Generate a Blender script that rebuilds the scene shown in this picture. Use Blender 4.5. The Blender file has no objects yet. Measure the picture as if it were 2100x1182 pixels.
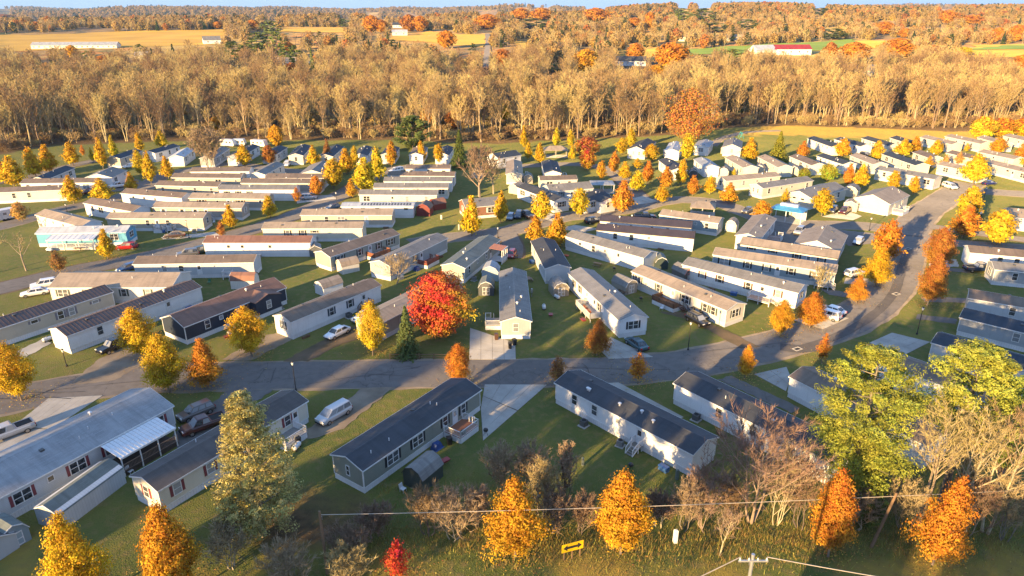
import bpy, math, random
import numpy as np
from math import radians as R, sin, cos, pi
from mathutils import Vector, Matrix

# ------------------------------------------------------------------ camera, sky, sun, exposure
SC = bpy.context.scene
COL = SC.collection
CAM_H, FPX, HORIZON = 50.0, 1400.0, 25.0          # camera height (m), focal length and horizon row in photo pixels
PITCH = math.atan((591 - HORIZON) / FPX)
SUN_AZ, SUN_EL = 39.0, 10.8                       # direction the light travels (deg right of +Y), elevation
HAZE = 0.000045                                    # haze density, per metre
cd = bpy.data.cameras.new('camera'); cam = bpy.data.objects.new('camera', cd); COL.objects.link(cam)
cd.sensor_width = 36; cd.lens = 36 * FPX / 2100; cd.clip_start = 0.5; cd.clip_end = 40000
cam.location = (0, 0, CAM_H); cam.rotation_euler = (pi / 2 - PITCH, 0, 0); SC.camera = cam
W = bpy.data.worlds.new('World'); SC.world = W; W.use_nodes = True
nt = W.node_tree
sky = nt.nodes.new('ShaderNodeTexSky'); sky.sky_type = 'NISHITA'; sky.sun_disc = False
sky.sun_elevation = R(SUN_EL); sky.sun_rotation = R(SUN_AZ + 180)
sky.altitude = 300; sky.air_density = 1.0; sky.dust_density = 0.2; sky.ozone_density = 3.0
bg = nt.nodes['Background']; bg.inputs[1].default_value = 0.15
def _vm(op, a, b):                                  # soft shoulder on the sky's brightness, all round alike
    n = nt.nodes.new('ShaderNodeVectorMath'); n.operation = op
    for i, v in enumerate((a, b)):
        if hasattr(v, 'links'): nt.links.new(v, n.inputs[i])
        else: n.inputs[i].default_value = v
    return n.outputs[0]
_g = _vm('MULTIPLY', sky.outputs[0], (4.0, 4.0, 4.0))
SKY_K = (1.42, 1.95, 3.2)
nt.links.new(_vm('MULTIPLY', _vm('DIVIDE', _g, _vm('ADD', _g, SKY_K)), SKY_K), bg.inputs[0])
sd = bpy.data.lights.new('sun', 'SUN'); sun = bpy.data.objects.new('sun', sd); COL.objects.link(sun)
sd.energy = 5.0; sd.angle = R(0.6); sd.color = (1.0, 0.66, 0.29)
_d = Vector((sin(R(SUN_AZ)) * cos(R(SUN_EL)), cos(R(SUN_AZ)) * cos(R(SUN_EL)), -sin(R(SUN_EL))))
sun.rotation_euler = _d.to_track_quat('-Z', 'Y').to_euler(); sun.location = (-60, -60, 90)
vs = SC.view_settings; vs.view_transform = 'Standard'; vs.look = 'None'; vs.gamma = 1; vs.use_curve_mapping = False
vs.exposure = 1.75
SC.cycles.use_denoising = True
SC.cycles.max_bounces = 5; SC.cycles.diffuse_bounces = 2; SC.cycles.glossy_bounces = 2
SC.cycles.transparent_max_bounces = 6; SC.cycles.transmission_bounces = 2; SC.cycles.volume_bounces = 0

# ------------------------------------------------------------------ pixel -> place, terrain
def ray(u, v):
    x = (u - 1050) / FPX; y = (591 - v) / FPX
    return np.array([x, cos(PITCH) + y * sin(PITCH), -sin(PITCH) + y * cos(PITCH)])
def at(u, v, z=0.0):
    d = ray(u, v); t = (z - CAM_H) / d[2]
    return Vector((d[0] * t, d[1] * t, z))
def proj(x, y, z):
    z = z - CAM_H
    fw = y * cos(PITCH) - z * sin(PITCH); up = y * sin(PITCH) + z * cos(PITCH)
    return 1050 + FPX * x / fw, 591 - FPX * up / fw
def height(b, yt):                                  # height of a thing whose foot is pixel b and whose top is row yt
    p = at(*b); d = ray(b[0], yt); t = p.y / d[1]
    return max(0.4, CAM_H + d[2] * t)
def mpp(b):                                         # metres per photo pixel at a ground pixel
    p = at(*b); return (p.y * cos(PITCH) + CAM_H * sin(PITCH)) / FPX
def vnoise(x, y, s, seed=0):
    x = np.asarray(x, float) / s; y = np.asarray(y, float) / s
    def h(i, j):
        n = np.sin(i * 127.1 + j * 311.7 + seed * 74.7) * 43758.5453
        return n - np.floor(n)
    i = np.floor(x); j = np.floor(y); fx = x - i; fy = y - j
    fx = fx * fx * (3 - 2 * fx); fy = fy * fy * (3 - 2 * fy)
    return (h(i, j) * (1 - fx) + h(i + 1, j) * fx) * (1 - fy) + (h(i, j + 1) * (1 - fx) + h(i + 1, j + 1) * fx) * fy
PY = [-1e5, 330, 450, 600, 800, 1000, 1200, 1500, 1900, 2500, 3200, 4500, 6500, 8000, 1e5]
PL = [0, 0, -1.5, 1, 9, 17, 22.5, 24, 18, 10, 10, 24, 66, 58, 58]
PR = [0, 0, -1, 2.5, 9, 16.5, 22, 29, 36, 41, 38, 40, 50, 50, 50]
def terr(x, y):
    x = np.asarray(x, float); y = np.asarray(y, float)
    u = np.clip((x / np.maximum(y, 50) + 0.12) / 0.36, 0, 1); u = u * u * (3 - 2 * u)
    z = np.interp(y, PY, PL) * (1 - u) + np.interp(y, PY, PR) * u
    a = np.clip((y - 420) / 900, 0, 1)
    z = z + a * (15 * (vnoise(x, y, 330, 1) - .5) + 7 * (vnoise(x, y, 120, 2) - .5))
    z = z + 24 * np.exp(-((x - 690) / 380) ** 2 - ((y - 2450) / 520) ** 2) + 13 * np.exp(-((x - 1650) / 520) ** 2 - ((y - 2500) / 520) ** 2) + 10 * np.exp(-((x - 60) / 260) ** 2 - ((y - 1750) / 300) ** 2)
    b = np.clip((y - 2300) / 2500, 0, 1)
    return z + b * (60 * (vnoise(x, y, 1300, 3) - .5) + 42 * (vnoise(x, y, 520, 4) - .5))
def hit(u, v):
    d = ray(u, v)
    y = np.concatenate([np.arange(20, 2000, 2.0), np.arange(2000, 12000, 20.0)])
    t = y / d[1]; below = CAM_H + d[2] * t < terr(d[0] * t, y)
    k = int(np.argmax(below)) if below.any() else len(y) - 1
    return Vector((d[0] * t[k], y[k], float(terr(d[0] * t[k], y[k]))))

# ------------------------------------------------------------------ materials
MATS = {}
def newmat(key):
    m = bpy.data.materials.new(key); m.use_nodes = True
    return m, m.node_tree, m.node_tree.nodes['Principled BSDF']
def nd(t, kind, **kw):
    n = t.nodes.new(kind)
    for k, v in kw.items():
        if k.startswith('i_'):
            n.inputs[int(k[2:])].default_value = v
        else: setattr(n, k, v)
    return n
def rgba(c): return (c[0], c[1], c[2], 1)
def mixc(t, fac, a, b, blend='MIX'):
    n = t.nodes.new('ShaderNodeMix'); n.data_type = 'RGBA'; n.blend_type = blend
    for sock, v in ((0, fac), (6, a), (7, b)):
        if hasattr(v, 'links'): t.links.new(v, n.inputs[sock])
        else: n.inputs[sock].default_value = v if sock == 0 else (rgba(v) if len(v) == 3 else v)
    return n.outputs[2]
def noise(t, scale, detail=3, vec=None, dims='3D'):
    n = t.nodes.new('ShaderNodeTexNoise'); n.inputs['Scale'].default_value = scale; n.inputs['Detail'].default_value = detail
    if vec is not None: t.links.new(vec, n.inputs['Vector'])
    return n.outputs[0]
def ramp(t, fac, pts):
    n = t.nodes.new('ShaderNodeValToRGB'); t.links.new(fac, n.inputs[0]); e = n.color_ramp.elements
    while len(e) < len(pts): e.new(0.5)
    for q, (p, c) in zip(e, pts):
        q.position = p; q.color = (c, c, c, 1) if not hasattr(c, '__len__') else rgba(c)
    return n.outputs[0]
def tco(t, which='Object'):
    return t.nodes.new('ShaderNodeTexCoord').outputs[which]
def bump(t, bs, hgt, strength=.3, dist=.05):
    b = t.nodes.new('ShaderNodeBump'); b.inputs['Strength'].default_value = strength; b.inputs['Distance'].default_value = dist
    t.links.new(hgt, b.inputs['Height']); t.links.new(b.outputs[0], bs.inputs['Normal'])
def mth(t, op, a, b=None):
    n = t.nodes.new('ShaderNodeMath'); n.operation = op
    for i, v in enumerate((a, b)):
        if v is None: continue
        if hasattr(v, 'links'): t.links.new(v, n.inputs[i])
        else: n.inputs[i].default_value = v
    return n.outputs[0]
def sep(t, vec, k):
    n = t.nodes.new('ShaderNodeSeparateXYZ'); t.links.new(vec, n.inputs[0]); return n.outputs[k]
def plain(c, rough=.6, metal=0.0, vary=.12):
    key = ('plain', c, rough, metal)
    if key in MATS: return MATS[key]
    m, t, b = newmat('painted'); b.inputs['Roughness'].default_value = rough; b.inputs['Metallic'].default_value = metal
    o = tco(t); n = noise(t, 3.0, 4, o)
    col = mixc(t, ramp(t, n, [(.3, 0.0), (.75, 1.0)]), c, tuple(x * (1 - vary * 2) for x in c))
    t.links.new(col, b.inputs['Base Color']); MATS[key] = m; return m
def siding(c, vertical=False):
    key = ('siding', c, vertical)
    if key in MATS: return MATS[key]
    m, t, b = newmat('siding'); b.inputs['Roughness'].default_value = .55
    o = tco(t)
    q = mth(t, 'FRACT', mth(t, 'MULTIPLY', sep(t, o, 0 if vertical else 2), 5.0 if not vertical else 3.0))
    line = ramp(t, q, [(0.0, 0.0), (.12, 1.0), (.9, 1.0), (1.0, .55)])
    n = noise(t, .45, 5, o); n2 = noise(t, 9, 3, o)
    base = mixc(t, ramp(t, n, [(.35, 0.0), (.7, 1.0)]), c, tuple(x * .86 for x in c))
    base = mixc(t, mth(t, 'MULTIPLY', n2, .16), base, tuple(x * .6 for x in c))
    mp = t.nodes.new('ShaderNodeMapping'); mp.inputs['Scale'].default_value = (2.2, 2.2, .22); t.links.new(o, mp.inputs[0])
    base = mixc(t, ramp(t, noise(t, 1.0, 5, mp.outputs[0]), [(.55, 0.0), (.8, .30)]), base, tuple(x * .55 for x in c))
    col = mixc(t, line, tuple(x * .62 for x in c), base)
    t.links.new(col, b.inputs['Base Color']); bump(t, b, q, .35, .03); MATS[key] = m; return m
def shingle(c):
    key = ('shingle', c)
    if key in MATS: return MATS[key]
    m, t, b = newmat('shingle'); b.inputs['Roughness'].default_value = .82
    o = tco(t)
    br = t.nodes.new('ShaderNodeTexBrick'); t.links.new(o, br.inputs['Vector'])
    br.inputs['Scale'].default_value = 1.0; br.inputs['Brick Width'].default_value = .95; br.inputs['Row Height'].default_value = .18
    br.inputs['Mortar Size'].default_value = .012; br.inputs['Color1'].default_value = rgba(tuple(x * 1.12 for x in c))
    br.inputs['Color2'].default_value = rgba(tuple(x * .82 for x in c)); br.inputs['Mortar'].default_value = rgba(tuple(x * .55 for x in c))
    n = noise(t, .35, 5, o); n2 = noise(t, 16, 3, o)
    sv = t.nodes.new('ShaderNodeMapping'); sv.inputs['Scale'].default_value = (1.6, .18, .18); t.links.new(o, sv.inputs[0])
    streak = noise(t, 1.0, 5, sv.outputs[0])
    col = mixc(t, ramp(t, n, [(.3, 0.0), (.72, 1.0)]), br.outputs[0], tuple(min(1, x * 1.35) for x in c))
    col = mixc(t, ramp(t, streak, [(.5, 0.0), (.72, .55)]), col, tuple(x * .6 for x in c))
    col = mixc(t, mth(t, 'MULTIPLY', n2, .35), col, tuple(x * .45 for x in c))
    t.links.new(col, b.inputs['Base Color']); bump(t, b, n2, .35, .03); MATS[key] = m; return m
def metalroof(c):
    key = ('metalroof', c)
    if key in MATS: return MATS[key]
    m, t, b = newmat('metal_roof'); b.inputs['Roughness'].default_value = .42; b.inputs['Metallic'].default_value = .25
    o = tco(t); n = noise(t, .5, 5, o)
    t.links.new(mixc(t, ramp(t, n, [(.3, 0.0), (.75, 1.0)]), c, tuple(x * 1.5 for x in c)), b.inputs['Base Color'])
    MATS[key] = m; return m
def glass():
    if 'glass' in MATS: return MATS['glass']
    m, t, b = newmat('glass'); b.inputs['Roughness'].default_value = .06; b.inputs['Specular IOR Level'].default_value = .9
    o = tco(t); n = noise(t, 2.2, 2, o)
    oi = t.nodes.new('ShaderNodeObjectInfo'); gl = mixc(t, ramp(t, n, [(.4, 0.0), (.62, 1.0)]), (.012, .015, .02), (.07, .075, .08))
    t.links.new(mixc(t, ramp(t, oi.outputs['Random'], [(.45, 0.0), (.62, .22), (.8, .65), (1.0, .85)]), gl, (.34, .36, .38)), b.inputs['Base Color'])  # some panes paler: sky reflection and curtains put into the colour
    MATS['glass'] = m; return m
def surface(key, fn, rough=.9):
    if key in MATS: return MATS[key]
    m, t, b = newmat(key); b.inputs['Roughness'].default_value = rough; b.inputs['Specular IOR Level'].default_value = .25
    if 'Diffuse Roughness' in b.inputs: b.inputs['Diffuse Roughness'].default_value = 1.0
    fn(t, b); MATS[key] = m; return m
def _asphalt(c, key):
    def fn(t, b):
        o = tco(t); n = noise(t, .06, 6, o); n2 = noise(t, 3.5, 5, o); n3 = noise(t, .8, 5, o)
        v = t.nodes.new('ShaderNodeTexVoronoi'); v.feature = 'DISTANCE_TO_EDGE'; v.inputs['Scale'].default_value = .16
        wv = t.nodes.new('ShaderNodeMix'); wv.data_type = 'VECTOR'; wv.inputs[0].default_value = .12
        t.links.new(o, wv.inputs[4]); nn = t.nodes.new('ShaderNodeTexNoise'); nn.inputs['Scale'].default_value = .5; t.links.new(o, nn.inputs[0])
        sc = t.nodes.new('ShaderNodeVectorMath'); sc.operation = 'SCALE'; sc.inputs[3].default_value = 30; t.links.new(nn.outputs['Color'], sc.inputs[0])
        t.links.new(sc.outputs[0], wv.inputs[5]); t.links.new(wv.outputs[1], v.inputs['Vector'])
        col = mixc(t, ramp(t, n, [(.3, 0.0), (.7, 1.0)]), c, tuple(x * 1.45 for x in c))
        col = mixc(t, ramp(t, n3, [(.4, 0.0), (.8, .6)]), col, tuple(x * .7 for x in c))
        col = mixc(t, ramp(t, v.outputs[0], [(0.0, .65), (.012, 0.0)]), col, tuple(x * .45 for x in c))
        col = mixc(t, mth(t, 'MULTIPLY', n2, .3), col, tuple(x * .5 for x in c))
        t.links.new(col, b.inputs['Base Color']); bump(t, b, n2, .3, .02)
    return surface(key, fn)
def asphalt(): return _asphalt((.145, .134, .126), 'asphalt')
def asphalt_dark(): return _asphalt((.085, .08, .08), 'asphalt_patch')
def _speckle(c, key, c2=None):
    def fn(t, b):
        o = tco(t); n = noise(t, .35, 6, o); n2 = noise(t, 5, 4, o)
        d = c2 or tuple(x * .68 for x in c)
        col = mixc(t, ramp(t, n, [(.35, 0.0), (.7, 1.0)]), c, d)
        col = mixc(t, mth(t, 'MULTIPLY', n2, .4), col, tuple(x * .55 for x in c))
        t.links.new(col, b.inputs['Base Color']); bump(t, b, n2, .25, .02)
    return surface(key, fn)
def concrete(): return _speckle((.46, .44, .40), 'concrete')
def gravel(): return _speckle((.30, .25, .19), 'gravel', (.17, .135, .10))
def dirt(): return _speckle((.16, .115, .075), 'dirt', (.09, .075, .04))
def field_mat(c, key):
    def fn(t, b):
        o = tco(t); n = noise(t, .02, 6, o); n2 = noise(t, .25, 5, o)
        mp = t.nodes.new('ShaderNodeMapping'); mp.inputs['Scale'].default_value = (.008, .09, .05); t.links.new(o, mp.inputs[0])
        n3 = noise(t, 1.0, 4, mp.outputs[0])
        col = mixc(t, ramp(t, n, [(.35, 0.0), (.65, 1.0)]), c, tuple(x * .7 for x in c))
        col = mixc(t, ramp(t, n3, [(.4, 0.0), (.7, .6)]), col, tuple(x * 1.3 for x in c))
        col = mixc(t, mth(t, 'MULTIPLY', n2, .35), col, tuple(x * .5 for x in c))
        t.links.new(col, b.inputs['Base Color'])
    return surface(key, fn)
def ground_mat():
    def fn(t, b):
        o = tco(t); at_ = t.nodes.new('ShaderNodeAttribute'); at_.attribute_name = 'biome'
        wood = sep(t, at_.outputs['Color'], 0); dry = sep(t, at_.outputs['Color'], 1); far = sep(t, at_.outputs['Color'], 2)
        n0 = noise(t, .018, 5, o); n1 = noise(t, .11, 6, o); n2 = noise(t, .9, 5, o); n3 = noise(t, 6, 3, o)
        g = mixc(t, ramp(t, n1, [(.35, 0.0), (.68, 1.0)]), (.105, .128, .030), (.172, .166, .038))
        g = mixc(t, ramp(t, n0, [(.45, 0.0), (.7, .8)]), g, (.080, .104, .024))
        g = mixc(t, ramp(t, n2, [(.48, 0.0), (.72, .75)]), g, (.21, .155, .065))      # fallen leaves, thin spots
        g = mixc(t, ramp(t, n3, [(.45, 0.0), (.75, .55)]), g, (.062, .068, .020))
        dg = mixc(t, ramp(t, n1, [(.3, 0.0), (.7, 1.0)]), (.38, .245, .045), (.25, .19, .04))
        dg = mixc(t, ramp(t, n2, [(.4, 0.0), (.75, .7)]), dg, (.17, .12, .04))
        edge = mth(t, 'ADD', dry, mth(t, 'MULTIPLY', mth(t, 'SUBTRACT', n1, .5), .9))
        g = mixc(t, ramp(t, edge, [(.42, 0.0), (.58, 1.0)]), g, dg)
        wd = mixc(t, ramp(t, n1, [(.35, 0.0), (.65, 1.0)]), (.085, .055, .028), (.15, .098, .045))
        wd = mixc(t, ramp(t, n2, [(.4, 0.0), (.7, .8)]), wd, (.05, .035, .02))
        we = mth(t, 'ADD', wood, mth(t, 'MULTIPLY', mth(t, 'SUBTRACT', n1, .5), .6))
        g = mixc(t, ramp(t, we, [(.42, 0.0), (.58, 1.0)]), g, wd)
        v = t.nodes.new('ShaderNodeTexVoronoi'); v.inputs['Scale'].default_value = .055; t.links.new(o, v.inputs['Vector'])
        nf = noise(t, .004, 5, o)
        fc = mixc(t, ramp(t, sep(t, v.outputs['Color'], 0), [(.35, 0.0), (.7, 1.0)]), (.27, .185, .075), (.40, .26, .08))
        fc = mixc(t, ramp(t, sep(t, v.outputs['Color'], 1), [(.82, 0.0), (.86, 1.0)]), fc, (.34, .15, .04))
        fc = mixc(t, ramp(t, sep(t, v.outputs['Color'], 2), [(.86, 0.0), (.9, 1.0)]), fc, (.04, .065, .03))
        fc = mixc(t, ramp(t, noise(t, .0022, 4, o), [(.45, 0.0), (.62, .7)]), fc, (.09, .075, .06)); fc = mixc(t, ramp(t, nf, [(.55, 0.0), (.60, .85)]), fc, (.38, .29, .09))
        fc = mixc(t, ramp(t, v.outputs['Distance'], [(.3, 0.0), (.9, .7)]), fc, (.12, .085, .045))
        g = mixc(t, ramp(t, far, [(.3, 0.0), (.7, 1.0)]), g, fc)
        t.links.new(g, b.inputs['Base Color'])
        hb = mth(t, 'ADD', n3, mth(t, 'MULTIPLY', n2, .7)); bump(t, b, hb, .6, .15)
    return surface('ground', fn, 1.0)
def leafmat(key, hv=.07, base=None, trans=.3, vv=.75, sat=1.0, rnd=0.0):
    if key in MATS: return MATS[key]
    m, t, b = newmat(key); b.inputs['Roughness'].default_value = .75; b.inputs['Specular IOR Level'].default_value = .2
    a = t.nodes.new('ShaderNodeAttribute'); a.attribute_name = 'lc'
    oi = t.nodes.new('ShaderNodeObjectInfo')
    h = t.nodes.new('ShaderNodeHueSaturation'); h.inputs['Saturation'].default_value = sat
    src = oi.outputs['Color']
    if base:
        if rnd:
            src = ramp(t, oi.outputs['Random'], [(i / max(1, len(base) - 1), c) for i, c in enumerate(base)])
            t.links.new(src, h.inputs['Color'])
        else: h.inputs['Color'].default_value = rgba(base)
    else: t.links.new(src, h.inputs['Color'])
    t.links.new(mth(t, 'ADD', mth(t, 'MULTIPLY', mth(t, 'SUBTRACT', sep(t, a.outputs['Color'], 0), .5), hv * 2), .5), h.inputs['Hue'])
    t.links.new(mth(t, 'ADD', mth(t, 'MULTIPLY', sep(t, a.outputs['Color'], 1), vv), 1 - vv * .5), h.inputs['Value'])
    t.links.new(h.outputs[0], b.inputs['Base Color'])
    if trans:
        tr = t.nodes.new('ShaderNodeBsdfTranslucent'); t.links.new(h.outputs[0], tr.inputs[0])
        mx = t.nodes.new('ShaderNodeMixShader'); mx.inputs[0].default_value = trans
        t.links.new(b.outputs[0], mx.inputs[1]); t.links.new(tr.outputs[0], mx.inputs[2])
        t.links.new(mx.outputs[0], t.nodes['Material Output'].inputs[0])
    MATS[key] = m; return m
def barkmat(key, c, rnd=.25):
    if key in MATS: return MATS[key]
    m, t, b = newmat(key); b.inputs['Roughness'].default_value = .9
    o = tco(t); oi = t.nodes.new('ShaderNodeObjectInfo')
    n = noise(t, 2.5, 4, o)
    col = mixc(t, ramp(t, n, [(.3, 0.0), (.7, 1.0)]), c, tuple(x * .6 for x in c))
    h = t.nodes.new('ShaderNodeHueSaturation'); t.links.new(col, h.inputs['Color'])
    t.links.new(mth(t, 'ADD', mth(t, 'MULTIPLY', oi.outputs['Random'], rnd * 2), 1 - rnd), h.inputs['Value'])
    t.links.new(mth(t, 'ADD', mth(t, 'MULTIPLY', oi.outputs['Random'], .05), .475), h.inputs['Hue'])
    t.links.new(h.outputs[0], b.inputs['Base Color']); MATS[key] = m; return m
# ------------------------------------------------------------------ mesh and object helpers
class MB:
    def __init__(s): s.v = []; s.f = []; s.n = 0
    def add(s, vs, fs):
        s.v.extend([tuple(p) for p in vs]); s.f.extend([tuple(i + s.n for i in q) for q in fs]); s.n += len(vs); return s
    def box(s, x0, x1, y0, y1, z0, z1):
        return s.add([(x0, y0, z0), (x1, y0, z0), (x1, y1, z0), (x0, y1, z0), (x0, y0, z1), (x1, y0, z1), (x1, y1, z1), (x0, y1, z1)],
                     [(3, 2, 1, 0), (4, 5, 6, 7), (0, 1, 5, 4), (1, 2, 6, 5), (2, 3, 7, 6), (3, 0, 4, 7)])
    def hexa(s, b, t):                                 # 4 bottom + 4 top points
        return s.add(list(b) + list(t), [(3, 2, 1, 0), (4, 5, 6, 7), (0, 1, 5, 4), (1, 2, 6, 5), (2, 3, 7, 6), (3, 0, 4, 7)])
    def bar(s, p, q, r, n=4, r2=None, caps=True):
        p = Vector(p); q = Vector(q); d = (q - p)
        if d.length < 1e-6: return s
        d.normalize(); a = d.orthogonal().normalized(); c = d.cross(a); r2 = r if r2 is None else r2
        vs = [p + (a * cos(2 * pi * k / n) + c * sin(2 * pi * k / n)) * r for k in range(n)] + \
             [q + (a * cos(2 * pi * k / n) + c * sin(2 * pi * k / n)) * r2 for k in range(n)]
        fs = [(k, (k + 1) % n, n + (k + 1) % n, n + k) for k in range(n)]
        if caps: fs += [tuple(range(n - 1, -1, -1)), tuple(range(n, 2 * n))]
        return s.add(vs, fs)
    def prism(s, poly, x0, x1):                        # polygon in (y, z) swept along x
        n = len(poly)
        vs = [(x0, y, z) for y, z in poly] + [(x1, y, z) for y, z in poly]
        fs = [(k, (k + 1) % n, n + (k + 1) % n, n + k) for k in range(n)] + [tuple(range(n - 1, -1, -1)), tuple(range(n, 2 * n))]
        return s.add(vs, fs)
    def lathe(s, prof, n=10, cx=0, cy=0):
        vs = [(cx + r * cos(2 * pi * k / n), cy + r * sin(2 * pi * k / n), z) for r, z in prof for k in range(n)]
        fs = [(i * n + k, i * n + (k + 1) % n, (i + 1) * n + (k + 1) % n, (i + 1) * n + k) for i in range(len(prof) - 1) for k in range(n)]
        fs += [tuple(range(n - 1, -1, -1)), tuple(range((len(prof) - 1) * n, len(prof) * n))]
        return s.add(vs, fs)
    def mesh(s, name, mat, smooth=False):
        m = bpy.data.meshes.new(name); m.from_pydata(s.v, [], s.f); m.update()
        if mat: m.materials.append(mat)
        if smooth: m.polygons.foreach_set('use_smooth', [True] * len(m.polygons))
        return m
    def build(s, name, mat, parent=None, smooth=False):
        return link(name, s.mesh(name, mat, smooth), parent)
def link(name, data, parent=None, loc=None, rz=0, scale=None):
    o = bpy.data.objects.new(name, data); COL.objects.link(o)
    if parent is not None: o.parent = parent
    if loc is not None: o.location = loc
    if rz: o.rotation_euler = (0, 0, rz)
    if scale is not None: o.scale = scale
    return o
LABELS = {}
def tag(o, label, cat, group=None):
    o['label'] = label; o['category'] = cat
    if group: o['group'] = group
    LABELS.setdefault(label, []).append(group)
    return o
def thing(name, label, cat, loc=(0, 0, 0), rz=0, group=None):
    return tag(link(name, None, None, loc, rz), label, cat, group)
def struct(o, kind='structure'): o['kind'] = kind; return o
def npmesh(name, v, f, mat, col=None, smooth=False):
    v = np.asarray(v, np.float32); f = np.asarray(f, np.int32); k = f.shape[1]
    m = bpy.data.meshes.new(name); m.vertices.add(len(v)); m.vertices.foreach_set('co', v.ravel())
    m.loops.add(f.size); m.loops.foreach_set('vertex_index', f.ravel())
    m.polygons.add(len(f)); m.polygons.foreach_set('loop_start', np.arange(0, f.size, k, dtype=np.int32))
    if smooth: m.polygons.foreach_set('use_smooth', np.ones(len(f), bool))
    m.update(calc_edges=True)
    if col is not None:
        a = m.color_attributes.new('lc', 'FLOAT_COLOR', 'POINT')
        c = np.ones((len(v), 4), np.float32); c[:, :3] = col; a.data.foreach_set('color', c.ravel())
    if mat: m.materials.append(mat)
    return m

# ------------------------------------------------------------------ foliage meshes
def quads(P, N, size, rng, aspect=1.0, colr=None):
    """leaf-clump quads at P facing about N"""
    n = len(P); N = N / (np.linalg.norm(N, axis=1, keepdims=True) + 1e-9)
    a = rng.normal(size=(n, 3)); a -= (a * N).sum(1, keepdims=True) * N; a /= np.linalg.norm(a, axis=1, keepdims=True) + 1e-9
    b = np.cross(N, a); s = (size * rng.uniform(.6, 1.25, n))[:, None]
    v = np.stack([P - a * s * .5, P + b * s * .42 * aspect, P + a * s * .62, P - b * s * .42 * aspect], 1).reshape(-1, 3)
    f = np.arange(4 * n).reshape(-1, 4)
    c = None if colr is None else np.repeat(colr, 4, 0)
    return v, f, c
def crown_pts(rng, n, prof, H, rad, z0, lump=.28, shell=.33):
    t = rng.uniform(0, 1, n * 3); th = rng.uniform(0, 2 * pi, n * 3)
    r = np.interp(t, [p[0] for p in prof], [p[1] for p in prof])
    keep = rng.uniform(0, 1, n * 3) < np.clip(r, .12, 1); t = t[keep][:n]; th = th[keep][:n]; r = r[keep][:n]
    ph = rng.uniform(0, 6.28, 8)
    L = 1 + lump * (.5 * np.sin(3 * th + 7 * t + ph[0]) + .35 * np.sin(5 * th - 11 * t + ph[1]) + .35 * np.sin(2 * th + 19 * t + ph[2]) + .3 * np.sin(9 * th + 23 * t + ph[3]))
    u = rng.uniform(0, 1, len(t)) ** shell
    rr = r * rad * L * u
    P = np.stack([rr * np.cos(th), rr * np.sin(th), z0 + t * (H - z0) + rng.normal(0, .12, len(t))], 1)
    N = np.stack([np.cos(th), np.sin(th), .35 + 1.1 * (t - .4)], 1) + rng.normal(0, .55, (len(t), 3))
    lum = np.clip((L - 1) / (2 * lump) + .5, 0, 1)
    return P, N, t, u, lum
PEAR = [(0, .25), (.08, .62), (.2, .92), (.32, 1.0), (.5, .88), (.7, .6), (.86, .33), (.95, .15), (1, .03)]
ROUND = [(0, .25), (.1, .62), (.25, .92), (.45, 1.0), (.65, .95), (.8, .78), (.92, .5), (1, .12)]
def leafy(seed, n, H, rad, z0, prof, size, mat, lump=.28, shell=.33, hue=.5, clus=0, jit=.3):
    rng = np.random.default_rng(seed); P, N, t, u, lum = crown_pts(rng, n // clus if clus else n, prof, H, rad, z0, lump, shell)
    if clus:                                            # leaves gathered in sprays, with thin places between
        cl = rng.uniform(-.35, .35, len(P)); ch = rng.uniform(-.16, .16, len(P)); sz = rng.uniform(.6, 1.35, len(P))
        P, N, t, lum, cl, ch, sz = [np.repeat(q, clus, 0) for q in (P, N, t, lum, cl, ch, sz)]
        off = rng.normal(0, 1, (len(P), 3)) * jit * sz[:, None] * np.array([1, 1, .75]); P = P + off
        N = N + off / jit * .35 + rng.normal(0, .4, N.shape); lum = np.clip(lum + cl, 0, 1); P[:, 2] = np.clip(P[:, 2], z0 * .6, H * 1.02)
    else: ch = 0
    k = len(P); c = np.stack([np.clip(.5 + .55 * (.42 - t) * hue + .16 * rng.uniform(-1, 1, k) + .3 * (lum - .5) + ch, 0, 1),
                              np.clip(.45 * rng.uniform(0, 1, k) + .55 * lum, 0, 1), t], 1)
    v, f, cc = quads(P, N, np.full(k, size), rng, 1.0, c)
    return npmesh('leaves', v, f, mat, cc)
def limbs(seed, H, r, z_split, n, spread, mat):
    rng = random.Random(seed); b = MB(); top = Vector((rng.uniform(-.1, .1), rng.uniform(-.1, .1), z_split))
    b.bar((0, 0, -.15), (0, 0, .3), r * 1.5, 7, r); b.bar((0, 0, .3), top, r, 7, r * .8)
    b.bar(top, (0, 0, H * .86), r * .8, 6, r * .12)
    for k in range(n):
        z = z_split + (H * .62 - z_split) * k / max(1, n - 1); a = k * 2.4 + rng.uniform(-.4, .4)
        e = Vector((cos(a) * spread * (1 - .5 * k / n), sin(a) * spread * (1 - .5 * k / n), z + H * .22))
        m = Vector((e.x * .5, e.y * .5, z + H * .07))
        b.bar((0, 0, z), m, r * .5, 5, r * .33); b.bar(m, e, r * .33, 4, r * .06)
        for j in range(2):
            q = m.lerp(e, .3 + .3 * j); b.bar(q, q + Vector((rng.uniform(-1, 1), rng.uniform(-1, 1), 1)) * spread * .35, r * .16, 3, r * .03)
    return b.mesh('trunk', mat)
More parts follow.
